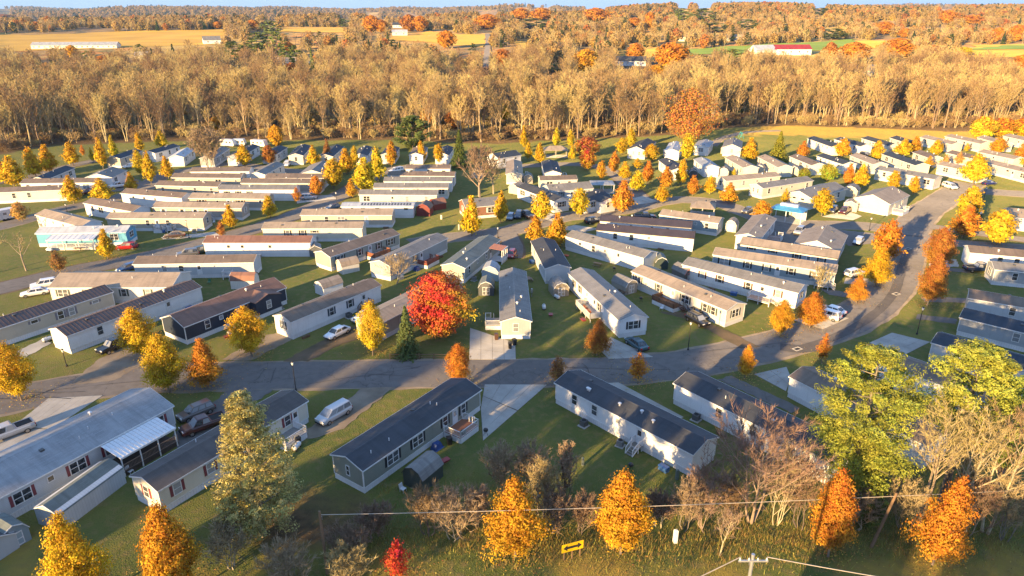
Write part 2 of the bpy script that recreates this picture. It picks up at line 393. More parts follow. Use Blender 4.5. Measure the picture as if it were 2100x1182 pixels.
def bare(seed, H, spread, trunk_mat, twig_mat, nl=9, nb=7, ntw=9, z_split=.3, r=.2, tw=.05, stems=1, fan=1.0):
    """leafless tree: (trunk with limbs, crown of branchlets and twigs)"""
    rng = np.random.default_rng(seed); T = MB(); tv = []; V3 = lambda *a: np.array(a, float)
    def tri(p, d, L, w):
        d = d / (np.linalg.norm(d) + 1e-9); s = np.cross(d, rng.normal(size=3)); s /= np.linalg.norm(s) + 1e-9
        tv.append(p - s * w); tv.append(p + s * w); tv.append(p + d * L)
    starts = []
    for s in range(stems):
        a = rng.uniform(0, 6.28); lean = (0 if stems == 1 else .35) * spread
        base = V3(0, 0, -.15) if stems == 1 else V3(cos(a) * .25, sin(a) * .25, -.15)
        mid = base + V3(cos(a) * lean * .35 + rng.normal(0, .2), sin(a) * lean * .35 + rng.normal(0, .2), H * z_split)
        tip = V3(cos(a) * lean + rng.normal(0, .4), sin(a) * lean + rng.normal(0, .4), H * rng.uniform(.88, .97))
        rr = r / (stems ** .5)
        T.bar(base, mid, rr * 1.25, 6, rr * .85); T.bar(mid, mid + (tip - mid) * .5, rr * .85, 5, rr * .45); T.bar(mid + (tip - mid) * .5, tip, rr * .45, 4, rr * .08)
        starts.append((mid, tip, rr))
    for mid, tip, rr in starts:
        for k in range(nl):
            q = (k + rng.uniform(0, .7)) / nl; p = mid + (tip - mid) * q * .92
            a = k * 2.399 + rng.uniform(-.5, .5); out = spread * (1 - .62 * q) * rng.uniform(.7, 1.1) * fan
            e = p + V3(cos(a) * out, sin(a) * out, (H - p[2]) * rng.uniform(.35, .62) + out * .25)
            m = p + (e - p) * .45 + V3(0, 0, -.06 * out)
            lr = rr * (.5 - .32 * q); T.bar(p, m, lr, 4, lr * .65, False); T.bar(m, e, lr * .65, 3, lr * .12, False)
            for j in range(nb):
                w = .2 + .8 * (j + rng.uniform(0, .6)) / nb; sp = p + (m - p) * min(1, w / .45) if w < .45 else m + (e - m) * min(1, (w - .45) / .55)
                dv = (e - p) / (np.linalg.norm(e - p) + 1e-9) + rng.normal(0, .55, 3) + V3(0, 0, .35)
                bl = out * rng.uniform(.3, .55) * (1.15 - .5 * w) + .3; dv /= np.linalg.norm(dv)
                se = sp + dv * bl; tri(sp, dv, bl, tw * 1.25)
                for i in range(ntw):
                    z = rng.uniform(.15, 1); tp = sp + dv * bl * z
                    td = dv + rng.normal(0, .6, 3) + V3(0, 0, .25); tri(tp, td, bl * rng.uniform(.25, .6) + .15, tw)
    tv = np.array(tv); f = np.arange(len(tv)).reshape(-1, 3)
    return T.mesh('trunk', trunk_mat), npmesh('crown', tv, f, twig_mat)
def spruce(seed, H, rad, mat, n=2600, size=.34, z0=.4, droop=.35, tiers=16, gap=.0):
    rng = np.random.default_rng(seed); t = rng.uniform(0, 1, n) ** 1.35; th = rng.uniform(0, 2 * pi, n)
    tier = np.floor(t * tiers) / tiers; fr = t * tiers - np.floor(t * tiers)
    nb = 9; ph = rng.uniform(0, 6.28, tiers + 1)[np.floor(t * tiers).astype(int)]
    br = np.cos(nb * .5 * (th + ph)) ** 2
    R_ = rad * (1 - t * .97) * (.72 + .3 * br + .12 * rng.uniform(-1, 1, n)); u = rng.uniform(0, 1, n) ** .4
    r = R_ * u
    z = z0 + (H - z0) * (tier + (.6 * fr) / tiers) - droop * r + rng.normal(0, .05, n) + droop * rad * (1 - t) * .5
    z = np.maximum(z, .05)
    P = np.stack([r * np.cos(th), r * np.sin(th), np.minimum(z, H)], 1)
    N = np.stack([np.cos(th) * .6, np.sin(th) * .6, np.full(n, .9)], 1) + rng.normal(0, .4, (n, 3))
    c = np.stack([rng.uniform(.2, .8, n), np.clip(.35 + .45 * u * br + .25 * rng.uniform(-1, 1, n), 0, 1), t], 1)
    v, f, cc = quads(P, N, np.full(n, size), rng, .8, c)
    return npmesh('needles', v, f, mat, cc)
def pine(seed, H, rad, mat, nclump=120, per=70, z0=.18, size=.3, flat=.55, prof=None, csize=.16):
    rng = np.random.default_rng(seed); Ps = []; Cs = []; Ns = []
    prof = prof or [(0, .55), (.2, .95), (.45, 1), (.7, .8), (.88, .5), (1, .15)]
    sect = rng.uniform(.62, 1.12, (7, 9))
    for k in range(nclump):
        t = rng.uniform(0, 1); a = rng.uniform(0, 6.28); R_ = rad * np.interp(t, [p[0] for p in prof], [p[1] for p in prof]) * sect[int(t * 6.99), int(a / 6.2832 * 8.99)]
        r = R_ * rng.uniform(.2, 1) ** .45; cz = H * (z0 + (1 - z0) * t) + .12 * r; c = np.array([r * cos(a), r * sin(a), cz])
        s = rad * rng.uniform(.55, 1.35) * csize * (1.15 - .45 * t)
        d = rng.normal(size=(per, 3)); d /= np.linalg.norm(d, axis=1, keepdims=True); d *= rng.uniform(.2, 1, (per, 1)) ** .4
        er = np.array([cos(a), sin(a), .28]); et = np.array([-sin(a), cos(a), 0.]); ez = np.array([0, 0, 1.])
        P = c + s * (1.6 * d[:, :1] * er + 1.0 * d[:, 1:2] * et + flat * d[:, 2:] * ez)
        Ps.append(P); Ns.append(d + er * .35 + ez * .5 + rng.normal(0, .35, (per, 3)))
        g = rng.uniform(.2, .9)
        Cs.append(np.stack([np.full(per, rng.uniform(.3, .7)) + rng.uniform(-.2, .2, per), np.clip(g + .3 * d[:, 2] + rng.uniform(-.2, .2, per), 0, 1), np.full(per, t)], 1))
    P = np.concatenate(Ps); P[:, 2] = np.clip(P[:, 2], .1, H)
    v, f, cc = quads(P, np.concatenate(Ns), np.full(len(P), size), rng, .55, np.concatenate(Cs))
    return npmesh('needles', v, f, mat, cc)
# ------------------------------------------------------------------ ground, roads, drives, fields
FL = [at(*p) for p in [(-700, 330), (0, 318), (100, 300), (300, 291), (520, 288), (800, 288), (1000, 296), (1180, 286), (1290, 282), (1400, 276), (1500, 262), (1620, 258), (1800, 264), (1950, 270), (2100, 266), (2800, 266)]]
FLU = [p.x / p.y for p in FL]; FLY = [p.y for p in FL]
def wood_line(x, y): return np.interp(np.asarray(x, float) / np.maximum(y, 20), FLU, FLY)
def build_ground():
    def axis(a, b, core0, core1, step, n):
        c = np.arange(core0, core1 + .1, step)
        lo = core0 - (core0 - a) * (np.linspace(0, 1, n)[1:] ** 2.2); hi = core1 + (b - core1) * (np.linspace(0, 1, n)[1:] ** 2.4)
        return np.concatenate([lo[::-1], c, hi])
    xs = axis(-9500, 9500, -330, 330, 9, 70); ys = axis(-900, 12500, 0, 420, 7, 130)
    ys[(ys > -900) & (ys < -880)] += .1
    X, Y = np.meshgrid(xs, ys); Z = terr(X, Y); nx, ny = len(xs), len(ys)
    v = np.stack([X, Y, Z], -1).reshape(-1, 3); i = np.arange(nx * ny).reshape(ny, nx)
    f = np.stack([i[:-1, :-1], i[:-1, 1:], i[1:, 1:], i[1:, :-1]], -1).reshape(-1, 4)
    m = npmesh('ground', v, f, ground_mat(), None, True)
    x, y = v[:, 0], v[:, 1]
    wood = np.clip((y - wood_line(x, y)) / 18 + .5, 0, 1)
    wood[(y < 0)] = .2
    scrub = np.exp(-((y - 60) / 4.0) ** 2) * (x > -26) * .62                      # brush strip in front
    scrub = np.maximum(scrub, np.exp(-((y - 58) / 9.0) ** 2 - ((x + 20) / 9) ** 2) * .75)
    wood = np.maximum(wood, scrub)
    rt = np.clip((x / np.maximum(y, 20) - .28) / .1, 0, 1)
    dry = np.clip((y - (wood_line(x, y) - 38)) / 20, 0, 1) * (.25 + .6 * rt)
    dry = np.maximum(dry, np.clip(1.4 - abs(y - 51) / 9, 0, 1) * .47)
    far = np.clip((y - 640) / 160, 0, 1)
    c = np.ones((len(v), 4), np.float32); c[:, 0] = wood; c[:, 1] = dry; c[:, 2] = far
    a = m.color_attributes.new('biome', 'FLOAT_COLOR', 'POINT'); a.data.foreach_set('color', c.ravel())
    struct(link('ground', m))
build_ground()
def smooth_path(pts, step=2.0):
    P = [Vector((p[0], p[1], 0)) for p in pts]; P = [P[0] * 2 - P[1]] + P + [P[-1] * 2 - P[-2]]; out = []
    for i in range(1, len(P) - 2):
        n = max(2, int((P[i + 1] - P[i]).length / step))
        for k in range(n):
            t = k / n; a, b, c, d = P[i - 1], P[i], P[i + 1], P[i + 2]
            out.append(.5 * ((2 * b) + (c - a) * t + (2 * a - 5 * b + 4 * c - d) * t * t + (3 * b - a - 3 * c + d) * t ** 3))
    out.append(P[-2]); return out
def strip(name, pts, width, z, mat, jit=.12, drape=False, seed=0):
    path = smooth_path(pts); rng = random.Random(seed + len(path)); vs = []; fs = []
    for i, p in enumerate(path):
        d = (path[min(i + 1, len(path) - 1)] - path[max(i - 1, 0)]).normalized(); nrm = Vector((-d.y, d.x, 0))
        for s in (1, -1):
            q = p + nrm * s * (width / 2 + rng.uniform(-jit, jit)); zz = z + (float(terr(q.x, q.y)) if drape else 0)
            vs.append((q.x, q.y, zz))
        if i: k = 2 * i; fs.append((k - 2, k - 1, k + 1, k))
    return struct(MB().add(vs, fs).build(name, mat))
def pxs(*p): return [at(*q) for q in p]
ROADS = [
 (pxs((-420, 900), (-200, 858), (0, 824), (150, 796), (300, 778), (450, 772), (600, 769), (800, 767), (1000, 765), (1180, 763), (1300, 758), (1440, 741), (1560, 714), (1660, 688), (1745, 655), (1808, 610), (1842, 560), (1857, 510), (1868, 470), (1893, 438), (1930, 412), (1962, 392), (1990, 376)), 8.0),
 (pxs((-300, 655), (-60, 606), (60, 577), (150, 556), (300, 527), (420, 498), (480, 482), (560, 458), (625, 433), (680, 409), (720, 389), (752, 368), (785, 351), (850, 342)), 7.0),
 (pxs((845, 500), (905, 490), (973, 482), (1040, 474), (1091, 461), (1156, 446), (1233, 437), (1300, 428), (1350, 415), (1400, 410), (1470, 416), (1520, 433), (1592, 458), (1650, 461), (1753, 463), (1800, 467), (1860, 478)), 6.6),
 (pxs((1330, 420), (1300, 395), (1280, 372), (1255, 354), (1222, 341), (1156, 337), (1072, 341), (1000, 344)), 5.6),
 (pxs((-40, 474), (0, 465), (72, 446), (139, 427), (230, 409), (300, 384), (335, 360), (400, 347), (470, 337), (530, 344), (600, 352), (650, 356)), 6.0),
 (pxs((-60, 385), (0, 374), (77, 360), (135, 343), (190, 331), (260, 318)), 5.5),
 (pxs((1870, 482), (1945, 497), (2020, 504), (2140, 512)), 5.0),
 (pxs((1900, 464), (1987, 476), (2060, 487), (2140, 497)), 4.4),
 (pxs((1975, 388), (2030, 394), (2090, 398), (2200, 402)), 7.5),
 (pxs((1040, 480), (1052, 505), (1050, 530)), 4.5),
 (pxs((1460, 300), (1480, 285), (1530, 272), (1600, 268)), 3.0)]
for i, (p, w) in enumerate(ROADS):
    strip('road_shoulder', p, w + 1.1, .012 + .001 * i, dirt() if i % 2 else gravel(), .25, seed=i)
for i, (p, w) in enumerate(ROADS):
    strip('road', p, w, .030 + .004 * i, asphalt(), .10, seed=i + 40)
strip('asphalt_patch', pxs((1640, 716), (1700, 697), (1760, 668), (1810, 630), (1838, 590), (1852, 540), (1864, 512)), 1.7, .082, asphalt_dark(), .06)
strip('asphalt_patch', pxs((1838, 481), (1868, 484), (1893, 487)), .9, .086, asphalt_dark(), .03)
strip('asphalt_patch', pxs((1600, 712), (1640, 717), (1672, 712)), 2.6, .078, asphalt_dark(), .1)
_cr = random.Random(3)
for i in range(15):                                   # sealed cracks and patches in the near road
    u = _cr.uniform(-50, 1640); c = at(u, float(np.interp(u, [-50, 150, 450, 1000, 1300, 1560, 1640], [830, 796, 772, 765, 758, 714, 694])))
    a = _cr.choice([pi / 2, pi / 2, 0, .2]) + _cr.uniform(-.25, .25); L_ = _cr.uniform(1.5, 3.6) if a > 1 else _cr.uniform(3, 9); off = _cr.uniform(-2.2, 2.2) if a < 1 else 0
    pts = [Vector((c.x + cos(a) * L_ * k / 3 + _cr.uniform(-.3, .3), c.y + off + sin(a) * L_ * k / 3 + _cr.uniform(-.25, .25), 0)) for k in (-3, -1, 1, 3)]
    strip('crack_seal', pts, _cr.choice([.08, .1, .14]), .074 + .0004 * i, asphalt_dark(), .03)
def manhole(px):
    p = at(*px); o = struct(link('storm_drain', None, None, (p.x, p.y, .086), .5))
    MB().box(-.75, .75, -.5, -.32, 0, .03).box(-.75, .75, .32, .5, 0, .03).box(-.75, -.55, -.319, .319, 0, .029).box(.55, .75, -.319, .319, 0, .029).build('frame', concrete(), o)
    g = MB()
    for k in range(9): g.box(-.54 + k * .12, -.48 + k * .12, -.31, .31, 0, .015)
    g.build('grate', plain((.05, .05, .05), .6), o)
for q in [(1635, 717), (1838, 604), (1862, 511)]: manhole(q)
def drive(pts, mat, z=.05, name='driveway'):
    P = pxs(*pts); rng = random.Random(len(pts) + int(pts[0][0])); E = []
    for a, b in zip(P, P[1:] + P[:1]):
        n = max(1, int((b - a).length / .8)); nn = Vector((-(b - a).y, (b - a).x, 0)).normalized()
        E += [a.lerp(b, k / n) + nn * (rng.uniform(-.22, .22) if k else 0) for k in range(n)]
    return struct(MB().add([(p.x, p.y, z) for p in E], [tuple(range(len(E)))]).build(name, mat))
def slabs(quad, nu, nv, z=.05):
    """concrete drive: poured panels with recessed joints"""
    P = pxs(*quad); c = sum(P, Vector()) / 4; o = struct(link('concrete_drive', None, None, (c.x, c.y, 0)))
    drv = [(p.x - c.x, p.y - c.y, .014) for p in P]; MB().add(drv, [(0, 1, 2, 3)]).build('bed', dirt(), o)
    def q(u, v): return (P[0] * (1 - u) + P[1] * u) * (1 - v) + (P[3] * (1 - u) + P[2] * u) * v - c
    g = .012; rng = random.Random(int(abs(c.x) * 10))
    for i in range(nu):
        for j in range(nv):
            a = [q((i + g) / nu, (j + g) / nv), q((i + 1 - g) / nu, (j + g) / nv), q((i + 1 - g) / nu, (j + 1 - g) / nv), q((i + g) / nu, (j + 1 - g) / nv)]
            zz = z + rng.uniform(0, .008)
            MB().hexa([(p.x, p.y, .015) for p in a], [(p.x, p.y, zz) for p in a]).build('concrete_slab', concrete(), o)
slabs([(986, 838), (994, 789), (1123, 789), (990, 905)], 2, 4)
slabs([(-60, 945), (100, 817), (212, 811), (-20, 965)], 2, 6)
slabs([(962, 738), (964, 673), (1057, 704), (1058, 738)], 3, 4)
slabs([(1224, 712), (1252, 692), (1340, 733), (1248, 737)], 3, 3)
slabs([(1626, 657), (1682, 641), (1741, 653), (1687, 676)], 3, 3)
slabs([(1734, 570), (1806, 573), (1800, 587), (1730, 582)], 2, 3)
slabs([(1782, 704), (1829, 683), (1908, 702), (1858, 727)], 3, 4)
slabs([(1546, 768), (1613, 753), (1622, 775), (1612, 803)], 2, 3)
slabs([(1236, 787), (1268, 785), (1402, 856), (1384, 866)], 2, 6)
slabs([(1135, 470), (1180, 462), (1232, 470), (1200, 476)], 3, 2)
slabs([(1085, 441), (1125, 437), (1160, 446), (1132, 454)], 2, 2)
slabs([(1286, 410), (1320, 402), (1352, 414), (1308, 420)], 2, 2)
slabs([(330, 487), (440, 476), (452, 484), (335, 492)], 4, 1)
slabs([(1685, 445), (1735, 432), (1768, 444), (1750, 452)], 2, 2)
for g, m in [([(1470, 779), (1500, 771), (1640, 838), (1622, 848)], asphalt()), ([(-20, 748), (90, 694), (106, 704), (-20, 772)], concrete()),
             ([(140, 792), (196, 742), (262, 706), (330, 712), (300, 745), (235, 780)], gravel()), ([(455, 738), (540, 690), (592, 678), (610, 690), (515, 740)], gravel()),
             ([(580, 742), (655, 702), (760, 655), (800, 680), (700, 706), (632, 742)], dirt()), ([(742, 797), (806, 796), (706, 880), (640, 900), (596, 900), (676, 852)], gravel()),
             ([(470, 800), (560, 800), (470, 862), (372, 925), (340, 905)], asphalt()), ([(1352, 640), (1420, 660), (1520, 716), (1560, 712), (1476, 672), (1400, 640)], dirt()),
             ([(1700, 605), (1790, 618), (1800, 608), (1680, 592)], asphalt()), ([(1894, 620), (1990, 622), (1990, 612), (1890, 610)], asphalt()),
             ([(1878, 655), (1960, 665), (1962, 655), (1882, 645)], asphalt()), ([(1905, 555), (1990, 560), (1985, 552), (1905, 549)], asphalt()),
             ([(1500, 425), (1560, 470), (1620, 505), (1680, 480), (1640, 455)], asphalt()), ([(600, 404), (680, 400), (690, 408), (610, 418)], concrete()),
             ([(1700, 470), (1800, 480), (1790, 500), (1740, 505)], asphalt()), ([(150, 372), (260, 360), (300, 376), (250, 392), (180, 398)], asphalt()),
             ([(1908, 533), (1962, 533), (1965, 548), (1905, 548)], concrete())]:
    drive(g, m, .046 + .001 * (len(g) % 3))
def field(quad, mat, lift=.35, n=22, name='field'):
    P = [hit(*q) for q in quad]; vs = []; fs = []
    for j in range(n + 1):
        for i in range(n + 1):
            u, v = i / n, j / n; p = (P[0] * (1 - u) + P[1] * u) * (1 - v) + (P[3] * (1 - u) + P[2] * u) * v
            e = min(u, v, 1 - u, 1 - v); p.x += (float(vnoise(p.x, p.y, 25, 8)) - .5) * 14; p.y += (float(vnoise(p.x, p.y, 25, 9)) - .5) * 20
            vs.append((p.x, p.y, float(terr(p.x, p.y)) + lift))
            if i < n and j < n: k = j * (n + 1) + i; fs.append((k, k + 1, k + n + 2, k + n + 1))
    return struct(MB().add(vs, fs).build(name, mat, smooth=True))
FIELDS = [([(-80, 111), (445, 92), (472, 61), (-80, 72)], 'gold'), ([(775, 82), (996, 98), (1000, 74), (880, 63)], 'gold'), ([(575, 66), (720, 68), (700, 57), (580, 56)], 'gold'),
          ([(878, 147), (905, 152), (978, 132), (958, 121)], 'gold'), ([(1258, 121), (1345, 127), (1352, 100), (1262, 104)], 'gold'), ([(1395, 116), (1748, 100), (1756, 81), (1400, 103)], 'green'),
          ([(1700, 101), (1850, 99), (1850, 84), (1700, 86)], 'gold'), ([(1975, 118), (2140, 116), (2140, 91), (1985, 93)], 'gold'), ([(1992, 105), (2140, 103), (2140, 95), (1996, 98)], 'green'),
          ([(1050, 98), (1085, 102), (1085, 86), (1050, 85)], 'gold')]
FM = {'gold': field_mat((.42, .27, .045), 'stubble'), 'green': field_mat((.12, .19, .035), 'winter_crop')}
for i, (q, k) in enumerate(FIELDS): field(q, FM[k], .35 + .12 * (i % 3) + (.3 if k == 'green' and i > 6 else 0))
strip('country_road', [hit(998, 141), hit(998, 120), hit(1000, 100), hit(1001, 85), hit(999, 70)], 6.5, .6, asphalt(), .1, True)
# ------------------------------------------------------------------ homes
WHT = (.80, .805, .80); OFF = (.70, .68, .62); TAN = (.50, .45, .36); OLI = (.265, .28, .235); GRY = (.36, .385, .40); SAG = (.30, .335, .31)
NAV = (.022, .034, .062); BLG = (.30, .37, .41); BLU = (.10, .36, .55); BRN = (.26, .13, .085); GRE = (.40, .375, .33); PGR = (.52, .55, .57); CRM = (.69, .645, .53)
rDK = (.045, .05, .06); rBR = (.165, .125, .095); rTA = (.31, .245, .18); rGR = (.19, .182, .17); rLG = (.30, .32, .34); rRE = (.22, .11, .075); rMB = (.07, .05, .045); rNV = (.03, .042, .06); rWH = (.42, .44, .46); rGN = (.13, .15, .14)
SHD = {'black': (.02, .02, .025), 'red': (.22, .05, .06), 'green': (.05, .07, .06), 'grey': (.2, .19, .22), 'white': (.72, .72, .72), 'brown': (.10, .05, .04), 'navy': (.03, .05, .08)}
TRIM = plain((.74, .74, .72), .5)
_cache = {}
def win_mesh(w, h):
    k = ('win', w, h)
    if k not in _cache:
        f = MB(); b = .085; d = .06
        f.box(-w / 2 - b, w / 2 + b, -d, 0, h / 2, h / 2 + b).box(-w / 2 - b, w / 2 + b, -d, 0, -h / 2 - b, -h / 2)
        f.box(-w / 2 - b, -w / 2, -d, 0, -h / 2, h / 2).box(w / 2, w / 2 + b, -d, 0, -h / 2, h / 2)
        if h > .9: f.box(-w / 2, w / 2, -d + .012, 0, -.03, .03)
        if w > 1.25: f.box(-.05, .05, -d + .006, 0, -h / 2, h / 2)
        p = MB()
        xs = [(-w / 2, w / 2)] if w <= 1.25 else [(-w / 2, -.05), (.05, w / 2)]
        for x0, x1 in xs:
            for z0, z1 in ([(-h / 2, -.03), (.03, h / 2)] if h > .9 else [(-h / 2, h / 2)]):
                p.box(x0, x1, -.022, -.004, z0, z1)
        _cache[k] = (f.mesh('window', TRIM), p.mesh('pane', glass()))
    return _cache[k]
def shutter_mesh(h, col):
    k = ('sh', h, col)
    if k not in _cache:
        m = MB().box(-.16, .16, -.03, 0, -h / 2, h / 2)
        for i in range(int(h / .16)): z = -h / 2 + .08 + i * .16; m.box(-.12, .12, -.045, -.03, z, z + .1)
        _cache[k] = m.mesh('shutter', plain(SHD[col], .6))
    return _cache[k]
def door_mesh(col):
    k = ('door', col)
    if k not in _cache:
        m = MB().box(-.5, .5, -.05, 0, 0, 2.12); m2 = MB().box(-.28, .28, -.066, -.05, 1.15, 1.85)
        _cache[k] = (m.mesh('door', plain(col, .5)), m2.mesh('door_pane', glass()))
    return _cache[k]
def vent_mesh(kind):
    k = ('vent', kind)
    if k not in _cache:
        m = MB()
        if kind == 0: m.bar((0, 0, -.15), (0, 0, .38), .06, 8)
        elif kind == 1: m.bar((0, 0, -.15), (0, 0, .3), .12, 8); m.lathe([(.24, .3), (.24, .38), (.05, .5)], 10)
        else: m.box(-.22, .22, -.22, .22, -.15, .16)
        _cache[k] = m.mesh('roof_vent', plain([(.7, .7, .7), (.66, .67, .68), (.08, .08, .08)][kind], .5))
    return _cache[k]
WSIZE = {'w': (.85, 1.35), 'p': (1.7, 1.35), 's': (.6, .6), 'h': (1.0, .5), 'n': (.45, 1.2), 't': (2.5, 1.3)}
HOMES = {}
def face_part(root, item, s, off, rz, z0, sh):
    """window or door on a wall: s = place along the wall, off = (x, y) of wall foot"""
    kind = item
    c, sn = cos(rz), sin(rz)
    def put(name, data, dx, dz, par=root, dy=0): return link(name, data, par, (off[0] + c * dx - sn * dy, off[1] + sn * dx + c * dy, dz), rz)
    if kind == 'd':
        a, b = door_mesh((.72, .72, .72)); d = put('door', a, s, z0 + .02); link('door_pane', b, d)
        return
    w, h = WSIZE[kind]; zc = {'s': 2.35, 'h': 2.45}.get(kind, 2.1) - .75 + z0
    f, p = win_mesh(w, h); o = put('window', f, s, zc); link('pane', p, o)
    if sh and kind in 'wpht':
        m = shutter_mesh(h, sh)
        for k in (-1, 1): put('shutter', m, s + k * (w / 2 + .28), zc)
def home(key, label, A, B, w=4.8, wall=WHT, roof=rBR, mode='e', L=None, win=None, gA='', gB='', sh=None, skirt=(.72, .72, .72), rise=None, metal=False, vents=3, he=3.2, cat='mobile home', name='mobile_home', near=False, detail=True, seed=None, group=None, sk=.75, eave_dark=False):
    z = he if mode == 'e' else 0
    a = at(A[0], A[1], z); b = at(B[0], B[1], z); d = Vector((b.x - a.x, b.y - a.y, 0)); LL = d.length; d.normalize()
    if mode == 'e':                                   # picked on the roof edge: step back by the overhang
        n = Vector((-d.y, d.x, 0)); a = a + n * .22; LL -= .3; a = a + d * .15
    if L: LL = L
    n = Vector((-d.y, d.x, 0)); c = a + d * LL / 2 + n * w / 2
    rz = math.atan2(d.y, d.x); rng = random.Random(seed or key)
    root = thing(name, label, cat, (c.x, c.y, 0), rz, group)
    HOMES[key] = dict(root=root, L=LL, w=w, d=d, n=n, c=c, rz=rz, he=he)
    rise = rise if rise is not None else (.78 if w < 6 else 1.25)
    h2, l2 = w / 2, LL / 2
    m = MB()                                           # wall shell
    m.add([(-l2, -h2, sk), (l2, -h2, sk), (l2, h2, sk), (-l2, h2, sk), (-l2, -h2, he), (l2, -h2, he), (l2, h2, he), (-l2, h2, he), (-l2, 0, he + rise), (l2, 0, he + rise)],
          [(0, 1, 5, 4), (1, 2, 6, 9, 5), (2, 3, 7, 6), (3, 0, 4, 8, 7)])
    m.build('wall', siding(wall), root)
    s = MB(); s.add([(-l2 + .03, -h2 + .03, -.1), (l2 - .03, -h2 + .03, -.1), (l2 - .03, h2 - .03, -.1), (-l2 + .03, h2 - .03, -.1), (-l2 + .03, -h2 + .03, sk + .02), (l2 - .03, -h2 + .03, sk + .02), (l2 - .03, h2 - .03, sk + .02), (-l2 + .03, h2 - .03, sk + .02)],
                     [(0, 1, 5, 4), (1, 2, 6, 5), (2, 3, 7, 6), (3, 0, 4, 7)])
    s.build('skirting', siding(skirt, True), root)
    o, g, th = .24, .16, .10; sl = rise / h2; ez = he - o * sl + .02; rz_ = he + rise + .02
    r = MB(); r.prism([(-h2 - o, ez), (0, rz_), (h2 + o, ez), (h2 + o, ez + th), (0, rz_ + th), (-h2 - o, ez + th)][::-1], -l2 - g, l2 + g)
    if metal:
        k = -l2
        while k < l2:
            for sg in (-1, 1): r.hexa([(k, 0, rz_ + th), (k + .05, 0, rz_ + th), (k + .05, sg * (h2 + o), ez + th), (k, sg * (h2 + o), ez + th)], [(k, 0, rz_ + th + .045), (k + .05, 0, rz_ + th + .045), (k + .05, sg * (h2 + o), ez + th + .045), (k, sg * (h2 + o), ez + th + .045)])
            k += .62
    ro = r.build('roof', metalroof(roof) if metal else shingle(roof), root)
    rc = MB().prism([(-.16, rz_ + th - .16 * sl + .02), (.16, rz_ + th - .16 * sl + .02), (0, rz_ + th + .03)], -l2 - g, l2 + g); rc.build('ridge_cap', metalroof(roof) if metal else shingle(tuple(x * 1.15 for x in roof)), ro)
    f = MB()                                           # fascia and rake boards
    for sg in (-1, 1):
        f.box(-l2 - g, l2 + g, *sorted((sg * (h2 + o + .003), sg * (h2 + o + .03))), ez - .05, ez + th + .01)
        for e in (-1, 1):
            x0, x1 = sorted((e * (l2 + g + .003), e * (l2 + g + .03)))
            f.hexa([(x0, sg * (h2 + o), ez - .06), (x1, sg * (h2 + o), ez - .06), (x1, 0, rz_ - .06), (x0, 0, rz_ - .06)], [(x0, sg * (h2 + o), ez + th), (x1, sg * (h2 + o), ez + th), (x1, 0, rz_ + th), (x0, 0, rz_ + th)])
    f.build('fascia', plain((.05, .04, .04), .5) if eave_dark else TRIM, root)
    if near:
        for sx in (-1, 1):
            for sy in (-1, 1):
                MB().box(-.06, .06, -.06, .06, sk, he - .02).build('corner_trim', TRIM, root).location = (sx * (l2 - .03), sy * (h2 - .03), 0)
        MB().box(-l2 - .035, l2 + .035, -h2 - .035, h2 + .035, sk - .03, sk + .05).build('belt_trim', TRIM, root)
    if win is None:
        k = max(2, int(LL / 4.6)); win = [((i + .5 + rng.uniform(-.22, .22)) / k, rng.choice('wwsph' if i else 'wwp')) for i in range(k)]
        if LL > 11: win.append((rng.choice([.33, .48, .62]) + .02, 'd'))
        win = [x for i, x in enumerate(win) if all(abs(x[0] - y[0]) * LL > 1.7 for y in win[:i])]
    for fr, kind in win: face_part(root, kind, (fr - .5) * LL, (0, -h2), 0, sk, sh)
    for i, kind in enumerate(gA): face_part(root, kind, ((i + 1) / (len(gA) + 1) - .5) * w, (-l2, 0), -pi / 2, sk, sh)
    for i, kind in enumerate(gB): face_part(root, kind, ((i + 1) / (len(gB) + 1) - .5) * w, (l2, 0), pi / 2, sk, sh)
    for k in range(vents):
        fr = rng.uniform(-.42, .42); y = rng.choice([-1, -1, 1]) * rng.uniform(.12, .6) * h2
        link('roof_vent', vent_mesh(rng.choice([0, 0, 1, 2])), ro, (fr * LL, y, rz_ + th - abs(y) * sl))
    return root
def lp(key, s, out, side='front'):
    """place beside a home: s metres from its A end along the wall, out metres off the wall"""
    h = HOMES[key]; sg = -1 if side == 'front' else 1
    return h['c'] + h['d'] * (s - h['L'] / 2) + h['n'] * sg * (h['w'] / 2 + out)
H = home
# --- foreground, below the near road
H('f1', 'big grey double-wide house with maroon shutters and pale grey roof at lower left', (-60, 1054), (357, 833), 8.3, PGR, (.27, .275, .28), he=3.3, near=True, sh='red', win=[(.20, 'p'), (.33, 's'), (.46, 'p'), (.62, 'w'), (.70, 'd'), (.90, 'p')], name='house', cat='house', vents=6, rise=1.35)
H('f2', 'narrow cream home with dark roof and red shutters behind the olive pine', (335, 1056), (634, 866), 4.6, CRM, (.085, .075, .07), 'b', near=True, sh='red', win=[(.10, 'w'), (.3, 'w'), (.5, 's'), (.84, 'w'), (.90, 'd')], gA='w', vents=2)
H('f3', 'olive green mobile home with charcoal roof beside the silver minivan', (748, 1013), (985, 842), 4.9, OLI, rDK, 'b', near=True, sh='black', win=[(.22, 'p'), (.42, 'p'), (.66, 'w'), (.75, 'd'), (.83, 'w')], gA='n', vents=5)
H('f4', 'white mobile home with charcoal roof and small white back steps in front yard', (1139, 827), (1416, 979), 4.9, WHT, rDK, 'b', near=True, win=[(.16, 'w'), (.32, 'w'), (.50, 's'), (.655, 'd')], vents=6)
H('f5', 'white mobile home with dark roof right of the long concrete strip', (1380, 828), (1610, 950), 4.9, WHT, rDK, 'b', L=22, near=True, win=[(.33, 'w'), (.56, 'w'), (.8, 's')], vents=5)
